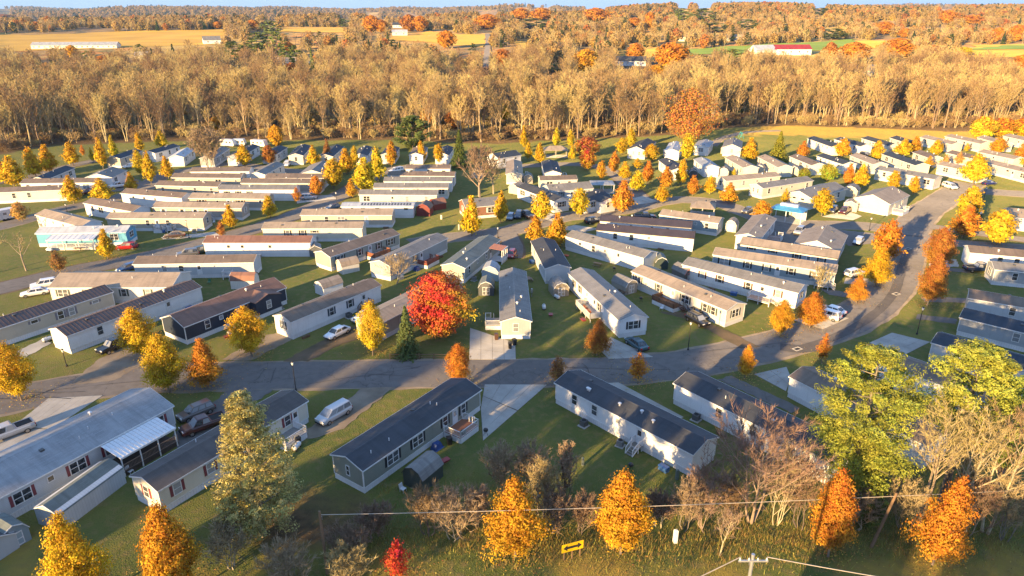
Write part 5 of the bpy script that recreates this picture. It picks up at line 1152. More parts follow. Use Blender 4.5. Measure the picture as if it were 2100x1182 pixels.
for a in [(2010, 288, 240, 54, YEL, 'behind the sixth back row home'), (2052, 284, 243, 50, ORY, 'at far right behind homes'), (2096, 284, 243, 50, GLD, 'at the far right edge behind homes')]: tree(*a, kind='round')
tree(1696, 372, 337, 36, GRN, 'between right row homes', 'round', 'bushy'); tree(1648, 366, 345, 26, GRN, 'low, below the brown-roofed white home', 'round', 'bushy')
# single trees of their own kind
MAPR = leafmat('red_maple_leaf', .125, trans=.3)
def red_maple():
    p = at(905, 692); h = height((905, 692), 562); rad = 60 * mpp((905, 692))
    rng = np.random.default_rng(5); P, N, t, u, lum = crown_pts(rng, 1400, ROUND, h, rad, 1.2, .26, .4); cl = rng.uniform(-.3, .3, len(P)); P, N, t, lum, cl = [np.repeat(q, 14, 0) for q in (P, N, t, lum, cl)]; off = rng.normal(0, .4, P.shape); P = P + off; P[:, 2] = np.clip(P[:, 2], .8, h); N = N + off; lum = np.clip(lum + cl, 0, 1)
    sx = (P[:, 0] / rad); k = len(P); pat = vnoise(P[:, 0] + 3 * P[:, 2], P[:, 1] + 50, 2.2, 3)
    hue = np.clip(.47 + .42 * np.clip(sx * .8 - .1, 0, 1) + .50 * (pat - .42) * (.5 + .5 * (sx > -.4)) + .06 * rng.normal(size=k), .42, 1)
    c = np.stack([hue, np.clip(.5 * rng.uniform(0, 1, k) + .5 * lum, 0, 1), t], 1); v, f, cc = quads(P, N, np.full(k, .3), rng, 1, c)
    root = thing('maple_tree', 'large round red maple with a golden right side', 'tree', (p.x, p.y, 0), 0)
    o = link('crown', npmesh('leaves', v, f, MAPR, cc), root); o.color = rgba((.50, .09, .035)); link('trunk', limbs(5, h, .22, 1.6, 10, rad * .75, BARK), root)
red_maple()
def oak():
    p = at(1412, 296); h = height((1412, 296), 180); rad = 57 * mpp((1412, 296))
    tr, tw = bare(77, h, rad * .95, BARK, TWIG, 14, 7, 7, .2, .5, .09)
    rng = np.random.default_rng(6); P, N, t, u, lum = crown_pts(rng, 5200, ROUND, h, rad, 2, .22, .5); k = len(P)
    c = np.stack([.3 + .4 * rng.uniform(0, 1, k), .6 * rng.uniform(0, 1, k) + .4 * lum, t], 1); v, f, cc = quads(P, N, np.full(k, .62), rng, 1, c)
    root = thing('oak_tree', 'huge round orange oak at the edge of the wood', 'tree', (p.x, p.y, 0)); link('trunk', tr, root); link('branches', tw, root)
    o = link('crown', npmesh('leaves', v, f, MAPLE, cc), root); o.color = rgba((.44, .20, .045))
oak()
def ever(label, px, yt, w, kind, col, seed=1, **kw):
    p = at(*px); h = height(px, yt); rad = w * mpp(px) / 2
    m = spruce(seed, h, rad, NEED, **kw) if kind == 'spruce' else pine(seed, h, rad, NEED, **kw)
    root = thing('spruce_tree' if kind == 'spruce' else 'pine_tree', label, 'tree', (p.x, p.y, 0), seed); o = link('crown', m, root); o.color = rgba(col)
    b = MB(); b.bar((0, 0, -.2), (0, 0, h * .5), .02 * h + .05, 7, .013 * h + .03); b.bar((0, 0, h * .5), (0, 0, h * .97), .013 * h + .03, 6, .02)
    if kind != 'spruce':
        rng = random.Random(seed)
        for k in range(26): a = k * 2.4; z = h * (.22 + .68 * k / 26); r = rad * (.9 - .6 * k / 26); b.bar((0, 0, z), (cos(a) * r, sin(a) * r, z + r * .22), .03 + .003 * h, 4, .02)
    b.build('trunk', BARK, root)
ever('green spruce on the lawn left of the red maple', (836, 730), 627, 66, 'spruce', (.085, .115, .035), 3, n=4200, size=.34)
ever('dark green spruce standing behind the centre stack', (943, 345), 265, 48, 'spruce', (.075, .10, .02), 4, n=3600, size=.55)
ever('bright green spruce in the right rows', (1594, 331), 268, 50, 'spruce', (.20, .20, .02), 5, n=3600, size=.55)
ever('round green pine at the wood edge', (847, 306), 239, 72, 'pine', (.115, .15, .04), 6, nclump=190, per=60, z0=.06, size=.7)
ever('big olive yellow pine in front of the cream home', (540, 1098), 806, 172, 'pine', (.38, .34, .12), 7, nclump=460, per=80, z0=.08, size=.27, csize=.15, prof=[(0, .8), (.2, 1), (.4, .92), (.6, .7), (.8, .42), (.93, .18), (1, .05)])
ever('tall bright pine at right, left one', (1735, 1040), 716, 190, 'pine', (.27, .29, .045), 8, nclump=240, per=210, z0=.2, size=.25, csize=.19, flat=.8, prof=[(0, .5), (.15, .8), (.4, 1), (.65, .95), (.85, .7), (1, .25)])
ever('tall bright pine at the right edge', (1930, 1030), 714, 150, 'pine', (.27, .29, .045), 9, nclump=170, per=210, z0=.45, size=.25, csize=.21, flat=.8, prof=[(0, .5), (.15, .85), (.4, 1), (.65, .95), (.85, .7), (1, .25)])
ever('pine crown cut by the right edge', (2040, 1010), 780, 110, 'pine', (.22, .28, .045), 10, nclump=220, per=50, z0=.3, size=.36, csize=.2)
ever('low dark pine between the leaning pole and hedge', (1775, 1075), 985, 70, 'pine', (.07, .10, .02), 11, nclump=90, per=50, z0=.05, size=.3, csize=.25)
def leafless(label, px, yt, w, kind='tree', mat=RTWIG, tr=PBARK, seed=1, **kw):
    p = at(*px); h = height(px, yt); rad = w * mpp(px) / 2
    a, b = bare(seed, h, rad, tr, mat, **kw)
    root = thing('bare_tree' if kind == 'tree' else 'bare_shrub', label, 'tree' if kind == 'tree' else 'shrub', (p.x, p.y, 0), seed * 1.3); link('trunk', a, root); link('crown', b, root)
S = dict(nl=10, nb=8, ntw=12, z_split=.1, r=.12, tw=.027, stems=4)
leafless('wide bare tree with pale limbs behind the front white home end', (1540, 1070), 852, 230, mat=RTWIG, seed=1, nl=13, nb=10, ntw=13, z_split=.16, r=.26, tw=.026, stems=3)
leafless('slim bare street tree at bottom between the maples', (1476, 1140), 1030, 62, mat=RTWIG, seed=2, nl=14, nb=7, ntw=8, z_split=.25, r=.07, tw=.018)
leafless('tall bare tree right of the bright pine', (1880, 1078), 815, 150, mat=YTWIG, seed=3, nl=16, nb=8, ntw=9, z_split=.35, r=.2, tw=.025, stems=2)
leafless('tall bare tree below the right-edge pine', (1950, 1085), 825, 140, mat=YTWIG, seed=4, nl=16, nb=8, ntw=9, z_split=.35, r=.2, tw=.025, stems=2)
leafless('leaning bare tree at the right edge', (2020, 1092), 820, 150, mat=YTWIG, seed=5, nl=16, nb=8, ntw=9, z_split=.3, r=.2, tw=.025, stems=2)
leafless('small bare tree by the long brown-roofed home', (812, 582), 525, 72, mat=RTWIG, seed=6, nl=10, nb=7, ntw=8, z_split=.2, r=.12, tw=.03, stems=3)
leafless('big pale bare maple beside the centre stack of homes', (983, 405), 298, 84, mat=TWIG, seed=7, nl=26, nb=10, ntw=13, z_split=.2, r=.34, tw=.055)
leafless('smaller bare maple right of the big pale one', (1012, 398), 320, 60, mat=TWIG, seed=8, nl=18, nb=9, ntw=12, z_split=.22, r=.22, tw=.055)
leafless('brown bushy bare tree before the far left homes', (430, 345), 262, 84, mat=TWIG, seed=9, nl=14, nb=8, ntw=9, z_split=.1, r=.2, tw=.07, stems=5)
leafless('sparse bare tree at left below the blue trailer', (54, 556), 478, 66, mat=YTWIG, seed=10, nl=8, nb=5, ntw=5, z_split=.35, r=.15, tw=.03)
leafless('bare tree cut by the left edge', (-8, 560), 480, 70, mat=YTWIG, seed=11, nl=10, nb=6, ntw=6, z_split=.3, r=.15, tw=.03)
leafless('thin bare tree before the white home above the blue trailer', (98, 488), 440, 30, mat=YTWIG, seed=12, nl=8, nb=5, ntw=5, z_split=.3, r=.1, tw=.03)
leafless('grey green bare shrub before the sage home porch', (1680, 600), 548, 46, mat=YTWIG, seed=13, nl=8, nb=6, ntw=7, z_split=.15, r=.08, tw=.03, stems=3)
for i, (x, yb, yt, w, t, lab) in enumerate([(878, 1098, 1000, 74, YTWIG, 'yellowish bare shrub left of the pinkish ones at bottom'), (928, 1108, 1012, 100, RTWIG, 'pinkish bare shrub below the dark olive shed'), (985, 1085, 1005, 60, RTWIG, 'bare shrub left of the bottom yellow-orange tree'),
        (1030, 1012, 912, 70, RTWIG, 'reddish bare shrub at the lawn edge'), (1085, 1010, 922, 78, RTWIG, 'reddish bare shrub behind the bottom tree'), (1108, 1060, 945, 74, YTWIG, 'tan bushy shrub right of the bottom tree'), (1163, 1040, 898, 36, RTWIG, 'slender reddish sapling on the lawn edge'),
        (1135, 1090, 1010, 70, TWIG, 'brown thicket shrub behind the arrow sign'), (1195, 1092, 1020, 60, TWIG, 'brown thicket shrub left of the right maple'), (1350, 1080, 1010, 60, TWIG, 'brown shrub behind the white marker post'), (1405, 1088, 990, 70, RTWIG, 'reddish shrub left of the slim bare tree'),
        (1445, 1090, 950, 80, RTWIG, 'pale bare shrub at the end of the front white home'), (1490, 1085, 985, 70, YTWIG, 'tan shrub below the wide bare tree'), (1590, 1075, 900, 110, RTWIG, 'bare shrub right of the wide bare tree'), (1640, 1085, 940, 90, TWIG, 'brown shrub left of the bottom right maple'),
        (1755, 1090, 1010, 90, TWIG, 'brown shrub right of the bottom right maple'), (1850, 1085, 990, 80, TWIG, 'shaded shrub right of the leaning pole'), (1985, 1095, 980, 90, TWIG, 'shaded shrub at bottom right'), (2060, 1110, 985, 90, TWIG, 'shaded shrub near the right edge'),
        (480, 1165, 1080, 100, TWIG, 'grey brush below the olive pine'), (720, 1150, 1085, 90, TWIG, 'grey brush right of the utility pole'), (770, 1100, 1040, 70, TWIG, 'brown weeds at the olive home corner'), (600, 1215, 1130, 110, TWIG, 'grey brush at the bottom edge'), (720, 1215, 1140, 100, YTWIG, 'greenish brush at the bottom edge')]):
    leafless(lab, (x, yb), yt, w, 'shrub', t, PBARK if i % 2 else BARK, 40 + i, **S)

# ------------------------------------------------------------------ lamps, poles, wires, signs, small yard things
POLE = plain((.02, .02, .022), .5); WOOD = plain((.20, .125, .07), .85)
def lamp(label, px, yt):
    p = at(*px); h = height(px, yt); o = thing('street_lamp', label, 'street lamp', (p.x, p.y, 0), 0, 'street lamps')
    MB().lathe([(.16, 0), (.16, .25), (.07, .4), (.05, h - .6), (.09, h - .55)], 8).build('post', POLE, o)
    MB().lathe([(.1, h - .55), (.19, h - .2), (.17, h - .1)], 8).build('lantern', plain((.72, .72, .68), .3), o); MB().lathe([(.22, h - .099), (.05, h + .06), (.02, h + .12)], 8).build('cap', POLE, o)
for l, p, y in [('black lamp post above the near roadside by the minivan', (607, 801), 742), ('lamp post in front of the black suv', (1411, 718), 660), ('lamp post on the right verge of the curve', (1880, 686), 630), ('lamp post by the left street corner', (692, 428), 394),
                ('lamp post at the centre street by the sage home', (1021, 488), 466), ('lamp post beside the long white left home', (137, 752), 716), ('lamp post in front of the tan home and brown sedan', (388, 489), 452), ('lamp post by the upper left street', (139, 440), 418),
                ('lamp post behind the small gazebo', (1446, 432), 411), ('lamp post right of the gazebo by the island', (1466, 428), 411), ('pale lamp post by the junction grass', (1782, 474), 446), ('lamp post at the far right road', (2017, 410), 384)]: lamp(l, p, y)
def utility_pole(label, foot, h, lean=(0, 0), metal=False, arms=True):
    o = thing('utility_pole', label, 'utility pole', (foot[0], foot[1], 0)); t = Vector((lean[0], lean[1], h))
    MB().bar((0, 0, -.3), t, .17, 10, .12).build('post', plain((.5, .51, .52), .4, .6) if metal else WOOD, o)
    if arms:
        MB().box(-1.0 + t.x, 1.0 + t.x, t.y - .2, t.y - .1, h - .5, h - .38).build('crossarm', plain((.45, .46, .47), .4, .5) if metal else WOOD, o)
        for x in (-.9, -.3, .3, .9): MB().lathe([(.05, h - .379), (.07, h - .3), (.04, h - .18)], 8, t.x + x, t.y - .15).build('insulator', plain((.55, .56, .58), .2), o)
    MB().box(t.x - .13, t.x + .13, t.y + .13, t.y + .2, h - 1.1, h - .7).build('bracket', CHR, o)
    return Vector((foot[0], foot[1], 0)) + t
def pole_at(label, top, dist_y, **kw):
    d = ray(*top); t = dist_y / d[1]; P = Vector((d[0] * t, dist_y, CAM_H + d[2] * t)); return P
pA = pole_at('', (655, 1049), 50.5); tA = utility_pole('weathered wooden utility pole at bottom left of centre', (pA.x, pA.y), pA.z, (0, 0), arms=False)
pB = pole_at('', (1839, 1011), 54.0); tB = utility_pole('leaning wooden utility pole among the right trees', (pB.x - 1.2, pB.y), pB.z, (1.2, 0), arms=False)
pC = pole_at('', (1545, 1137), 36.0); tC = utility_pole('grey metal utility pole top at the bottom edge', (pC.x, pC.y), pC.z, (0, 0), True)
def wire(label, p, q, sag, r=.035):
    n = 24; pts = [Vector(p).lerp(Vector(q), k / n) - Vector((0, 0, sag * 4 * (k / n) * (1 - k / n))) for k in range(n + 1)]
    m = MB()
    for a, b in zip(pts, pts[1:]): m.bar(a, b, r, 5, None, False)
    tag(m.build('overhead_wire', plain((.42, .36, .28), .6)), label, 'wire', 'overhead wires')
wire('overhead wire running right from the wooden pole through the trees', tA - Vector((0, 0, .4)), tB - Vector((0, 0, .4)), .25)
wire('overhead wire running right from the leaning pole', tB - Vector((0, 0, .4)), tB + Vector((40, 4, -.6)), .3)
wire('pale overhead wire dropping left from the metal pole', tC - Vector((.9, .15, .1)), tC + Vector((-34, -16, -.8)), .6)
wire('pale overhead wire dropping right from the metal pole', tC - Vector((-.9, .15, .1)), tC + Vector((36, -6, -.4)), .8)
def arrow_sign():
    a, b = at(1152, 1150), at(1194, 1143); d = b - a; rz = math.atan2(d.y, d.x) + .12; c = (a + b) / 2
    o = thing('arrow_sign', 'yellow road sign with black double-headed arrow on three posts', 'road sign', (c.x, c.y, 0), rz); z = 1.55
    MB().box(-1.15, 1.15, -.03, 0, z - .5, z + .5).build('panel', plain((.70, .46, .01), .45), o)
    ar = MB(); y0, y1 = -.036, -.031
    def poly(pts): n = len(pts); ar.add([(x, y0, zz) for x, zz in pts] + [(x, y1, zz) for x, zz in pts], [tuple(range(n)), tuple(range(2 * n - 1, n - 1, -1))] + [(k, n + k, n + (k + 1) % n, (k + 1) % n) for k in range(n)])
    poly([(-1.0, z), (-.55, z - .36), (-.55, z - .15), (.55, z - .15), (.55, z - .36), (1.0, z), (.55, z + .36), (.55, z + .15), (-.55, z + .15), (-.55, z + .36)])
    ar.build('arrow', BLK, o)
    for x in (-.85, 0, .85): MB().box(x - .05, x + .05, .003, .1, -.1, z + .3).build('post', WOOD, o)
arrow_sign()
def box_thing(name, label, cat, px, parts, rz=0, group=None):
    p = at(*px); o = thing(name, label, cat, (p.x, p.y, .055), rz, group)
    for nm, m, mat in parts: m.build(nm, mat, o)
    return o
def bin_(label, px, col, rz=0):
    m = MB().hexa([(-.24, -.26, 0), (.24, -.26, 0), (.24, .26, 0), (-.24, .26, 0)], [(-.3, -.34, .98), (.3, -.34, .98), (.3, .34, .98), (-.3, .34, .98)])
    box_thing('trash_bin', label, 'trash bin', px, [('body', m, plain(col, .5)), ('lid', MB().hexa([(-.33, -.36, .985), (.33, -.36, .985), (.33, .36, .985), (-.33, .36, .985)], [(-.3, -.3, 1.08), (.3, -.3, 1.08), (.3, .36, 1.06), (-.3, .36, 1.06)]), plain(col, .4)), ('handle', MB().bar((-.28, .4, .95), (.28, .4, .95), .03, 5), BLK)], rz)
bin_('black trash bin at the foot of the end-on home', (1046, 715), (.012, .012, .014)); bin_('dark trash bin beside the black one on the drive', (1055, 708), (.02, .025, .03), .5); bin_('brown bin by the cream home wall corner', (1018, 697), (.10, .05, .03), .2)
bin_('dark bin beside the olive home deck', (922, 912), (.015, .015, .016), .4); bin_('green bin at the foot of the olive home deck stairs', (951, 900), (.02, .05, .04), .1); bin_('black covered grill near the cream home deck', (612, 912), (.012, .012, .012), .8)
def ac(label, px, rz):
    box_thing('air_conditioner', label, 'air conditioner', px, [('pad', MB().box(-.6, .6, -.6, .6, -.05, .06), concrete()), ('body', MB().box(-.4, .4, -.4, .4, .06, .85), plain((.10, .10, .10), .6)), ('fan_grille', MB().lathe([(.3, .852), (.3, .88), (.1, .9)], 12), BLK)], rz)
ac('dark air conditioner on the lawn side of the front white home', (1197, 874), .8); ac('dark air conditioner between the two front white homes', (1427, 862), .8); ac('air conditioner behind the white home above the sedan', (716, 652), .9)
def post(label, px, h, w, col, name='marker_post', cat='post'):
    box_thing(name, label, cat, px, [('post', MB().box(-w, w, -w, w, -.1, h), plain(col)), ('cap', MB().hexa([(-w, -w, h), (w, -w, h), (w, w, h), (-w, w, h)], [(-w * .5, -w * .5, h + .08), (w * .5, -w * .5, h + .08), (w * .5, w * .5, h + .08), (-w * .5, w * .5, h + .08)]), plain(col))], .3)
post('white marker post right of the bottom maple', (1384, 1113), 1.5, .18, (.75, .76, .78)); post('grey utility pedestal on the lawn before the front white home', (1195, 955), 1.0, .12, (.14, .17, .16)); post('grey meter pedestal at the front white home corner', (1388, 983), 1.2, .16, (.15, .18, .16)); post('white post on the centre lawn', (905, 450), 1.0, .2, (.7, .7, .62)); post('pale pedestal beside the centre street tree', (941, 472), 1.3, .14, (.6, .58, .5))
def fence(label, px, px2, n=4):
    a, b = at(*px), at(*px2); d = b - a; o = thing('rail_fence', label, 'fence', (a.x, a.y, 0), math.atan2(d.y, d.x)); L = d.length
    for k in range(n + 1): MB().box(-.06, .06, -.06, .06, -.1, 1.0).build('post', WOOD, o).location = (L * k / n, 0, 0)
    for k in range(n):
        for z in (.4, .8): MB().box(.062, L / n - .062, -.035, .035, z - .05, z + .05).build('rail', WOOD, o).location = (L * k / n, 0, 0)
fence('low wooden rail fence at roadside below the green spruce', (800, 737), (920, 737))
def swing(px):
    p = at(*px); o = thing('swing_set', 'turquoise swing set on the far grass', 'swing', (p.x, p.y, 0)); m = plain((.03, .45, .45), .4)
    for y in (-1.2, 1.2):
        for x in (-.9, .9): MB().bar((x, y, 0), (0, y, 2.6), .06, 6).build('leg', m, o)
    MB().bar((0, -1.3, 2.6), (0, 1.3, 2.6), .06, 6).build('top_bar', m, o); MB().box(-.3, .3, -.3, .3, .6, .66).bar((0, -.25, .66), (0, -.25, 2.6), .02, 4).bar((0, .25, .66), (0, .25, 2.6), .02, 4).build('seat', m, o)
swing((1519, 284))
def kayak(px, px2):
    a, b = at(*px), at(*px2); d = b - a; o = thing('kayak', 'orange kayak lying on the white ramp deck', 'kayak', (a.x, a.y, .82), math.atan2(d.y, d.x)); m = MB(); n = 12; vs = []; L = 3.6
    for i in range(n + 1):
        t = i / n; w = .36 * (4 * t * (1 - t)) ** .6 + .01; z = .12 * (2 * t - 1) ** 2
        vs += [(t * L, -w, .22 + z), (t * L, -w * .6, z), (t * L, w * .6, z), (t * L, w, .22 + z), (t * L, w * .5, .33 + z), (t * L, -w * .5, .33 + z)]
    fs = [(i * 6 + j, i * 6 + (j + 1) % 6, (i + 1) * 6 + (j + 1) % 6, (i + 1) * 6 + j) for i in range(n) for j in range(6)]; m.add(vs, fs).build('hull', plain((.6, .16, .02), .35), o, True)
    MB().lathe([(.26, .331), (.24, .36)], 12, L * .48, 0).build('cockpit', BLK, o)
kp = lp('m2', 10.6, 1.3); kq = lp('m2', 14.5, 1.3)
kayak(proj(kp.x, kp.y, 0), proj(kq.x, kq.y, 0))
def dish(label, px):
    p = at(*px); o = thing('satellite_dish', label, 'satellite dish', (p.x, p.y, 0), 2.5); MB().bar((0, 0, 0), (0, 0, 1.5), .04, 6).build('mast', CHR, o)
    b = MB().lathe([(.05, 0), (.3, .06), (.5, .18), (.52, .2)], 14).build('reflector', plain((.72, .72, .72), .4), o); b.location = (0, 0, 1.5); b.rotation_euler = (-1.0, 0, 0)
dish('white satellite dish on the lawn left of the tan home', (189, 453))
# ------------------------------------------------------------------ yard things
def yard(name, label, cat, key, s, out, parts, side='front', rz=0, z=.02):
    p = lp(key, s, out, side); o = thing(name, label, cat, (p.x, p.y, z), HOMES[key]['rz'] + rz)
    for nm, m, mat in parts: m.build(nm, mat, o)
    return o
def tank():
    m = MB(); n = 10; prof = [(-.75, .02), (-.7, .22), (-.55, .33), (.55, .33), (.7, .22), (.75, .02)]
    vs = [(x, r * cos(2 * pi * k / n), .5 + r * sin(2 * pi * k / n)) for x, r in prof for k in range(n)]
    m.add(vs, [(i * n + k, i * n + (k + 1) % n, (i + 1) * n + (k + 1) % n, (i + 1) * n + k) for i in range(5) for k in range(n)])
    return [('shell', m, plain((.66, .67, .66), .4)), ('foot', MB().box(-.5, -.4, -.25, .25, -.05, .22), BLK), ('foot', MB().box(.4, .5, -.25, .25, -.05, .22), BLK), ('valve', MB().lathe([(.1, .82), (.1, .95)], 8), CHR)]
def grill(): return [('bowl', MB().lathe([(.12, .55), (.3, .68), (.32, .82), (.26, .98), (.05, 1.04)], 12), plain((.02, .02, .02), .4)), ('leg', MB().bar((.25, .2, 0), (.1, .08, .6), .025, 5), BLK), ('leg', MB().bar((-.25, .2, 0), (-.1, .08, .6), .025, 5), BLK), ('leg', MB().bar((0, -.3, 0), (0, -.1, .6), .025, 5), BLK)]
def table(c):
    return [('top', MB().box(-.9, .9, -.38, .38, .7, .75), plain(c)), ('bench', MB().box(-.9, .9, -.85, -.6, .42, .46), plain(c)), ('bench', MB().box(-.9, .9, .6, .85, .42, .46), plain(c)), ('frame', MB().bar((-.6, -.75, 0), (-.6, .25, .7), .04, 4).bar((-.6, .75, 0), (-.6, -.25, .7), .04, 4).bar((.6, -.75, 0), (.6, .25, .7), .04, 4).bar((.6, .75, 0), (.6, -.25, .7), .04, 4), plain(c))]
def chair(c): return [('seat', MB().box(-.28, .28, -.28, .28, .38, .43), plain(c)), ('backrest', MB().hexa([(-.28, .24, .43), (.28, .24, .43), (.28, .28, .43), (-.28, .28, .43)], [(-.28, .36, .95), (.28, .36, .95), (.28, .4, .95), (-.28, .4, .95)]), plain(c))] + [('leg', MB().bar((x, y, 0), (x, y, .38), .025, 4), plain(c)) for x in (-.25, .25) for y in (-.25, .25)]
def acu(): return [('pad', MB().box(-.55, .55, -.55, .55, -.05, .06), concrete()), ('body', MB().box(-.38, .38, -.38, .38, .06, .82), plain((.22, .22, .21), .6)), ('fan_grille', MB().lathe([(.3, .822), (.28, .86)], 12), BLK)]
def planter(c): return [('box', MB().box(-.7, .7, -.2, .2, -.02, .4), plain((.16, .09, .05))), ('soil', MB().box(-.66, .66, -.17, .17, .38, .41), dirt())]
def meter(): return [('post', MB().box(-.06, .06, -.06, .06, -.1, 1.1), plain((.2, .2, .19))), ('box', MB().box(-.2, .2, -.16, .16, .9, 1.6), plain((.36, .37, .37), .4, .3))]
def toolbin(c): return [('body', MB().box(-.6, .6, -.32, .32, 0, .55), plain(c)), ('lid', MB().hexa([(-.64, -.36, .55), (.64, -.36, .55), (.64, .36, .55), (-.64, .36, .55)], [(-.6, -.2, .66), (.6, -.2, .66), (.6, .36, .68), (-.6, .36, .68)]), plain(c))]
def barrow(c): return [('tray', MB().hexa([(-.35, -.25, .35), (.35, -.25, .35), (.35, .25, .35), (-.35, .25, .35)], [(-.55, -.36, .65), (.5, -.36, .65), (.5, .36, .65), (-.55, .36, .65)]), plain(c, .4)), ('handle', MB().bar((-.4, -.3, .35), (-1.2, -.3, .65), .025, 5), WOOD), ('handle', MB().bar((-.4, .3, .35), (-1.2, .3, .65), .025, 5), WOOD)]
SHORT = {'f1': 'big grey house', 'f2': 'cream home behind the olive pine', 'f3': 'olive home', 'f4': 'front white home with back steps', 'f5': 'white home right of the concrete strip', 'r1': 'grey navy-roofed home', 'm1': 'end-on grey-roofed home', 'm2': 'white home with the ramp', 'm3': 'cream mossy-roofed home', 'm4': 'brown-shuttered white home', 'm5': 'sage home with end porch', 'm11': 'blue grey home', 'm12': 'lower red-edged home', 'm14': 'pale blue home', 'm15': 'dark ridge-roofed home', 'c1': 'sage home with rust porch', 'c2': 'barn-red decked grey home', 'c3': 'reddish-decked home', 'c4': 'reddish-roofed white home', 'c5': 'black-shuttered cream home', 'c6': 'tan home by the blue car', 'c7': 'paneled trailer', 'l1': 'pale home below the dark cars', 'l2': 'wide tan-roofed house', 'l3': 'left-edge metal-roofed tan home', 'l4': 'long white ribbed-roof home', 'l5': 'navy home', 'l6': 'white home above the white sedan', 'l8': 'blue trailer', 'l9': 'white home above the blue trailer', 'l11': 'tan home above brown sedan', 'l12': 'greige home'}
KIT = {'propane tank': ('propane_tank', tank, 'tank'), 'black kettle grill': ('grill', grill, 'grill'), 'brown picnic table': ('picnic_table', lambda: table((.2, .12, .07)), 'table'), 'white garden chair': ('garden_chair', lambda: chair((.7, .7, .7)), 'chair'), 'green garden chair': ('garden_chair', lambda: chair((.03, .14, .07)), 'chair'), 'grey air conditioner': ('air_conditioner', acu, 'air conditioner'), 'wooden planter box': ('planter', lambda: planter(0), 'planter'), 'grey meter post': ('meter_post', meter, 'meter'), 'grey storage bin': ('storage_bin', lambda: toolbin((.25, .26, .27)), 'storage bin'), 'blue storage bin': ('storage_bin', lambda: toolbin((.03, .1, .28)), 'storage bin'), 'red wheelbarrow': ('wheelbarrow', lambda: barrow((.3, .03, .03)), 'wheelbarrow')}
rk = random.Random(77)
for key, sh_ in SHORT.items():
    L = HOMES[key]['L']; used = []
    for kind in rk.sample(list(KIT), 3 if key[0] in 'fml' else 2):
        for _ in range(8):
            s = rk.uniform(.06, .94) * L
            if all(abs(s - u) > 2.2 for u in used): break
        used.append(s); nm, fn, cat = KIT[kind]
        yard(nm, f'{kind} beside the {sh_}', cat, key, s, rk.uniform(.7, 1.3) if kind.endswith(('conditioner', 'post', 'box', 'bin')) else rk.uniform(3.0, 4.2), fn(), rz=rk.uniform(-.3, .3))
for key, what in (('f3', 'blue tarp-covered cart'), ('c2', 'blue tarp heap')):
    s = {'f3': 11.2, 'c2': 7.6}[key]; yard('tarp_cover', f'{what} beside the {SHORT[key]}', 'tarp', key, s, .9, [('cover', MB().hexa([(-.7, -.5, 0), (.7, -.5, 0), (.7, .5, 0), (-.7, .5, 0)], [(-.4, -.3, .8), (.5, -.25, .7), (.5, .3, .75), (-.45, .3, .85)]), plain((.02, .06, .22), .5)), ('fold', MB().hexa([(-.8, -.55, 0), (.75, -.6, 0), (.7, -.5, 0), (-.7, -.5, 0)], [(-.72, -.5, .12), (.68, -.52, .1), (.68, -.5, .1), (-.7, -.49, .12)]), plain((.03, .08, .26), .5))])
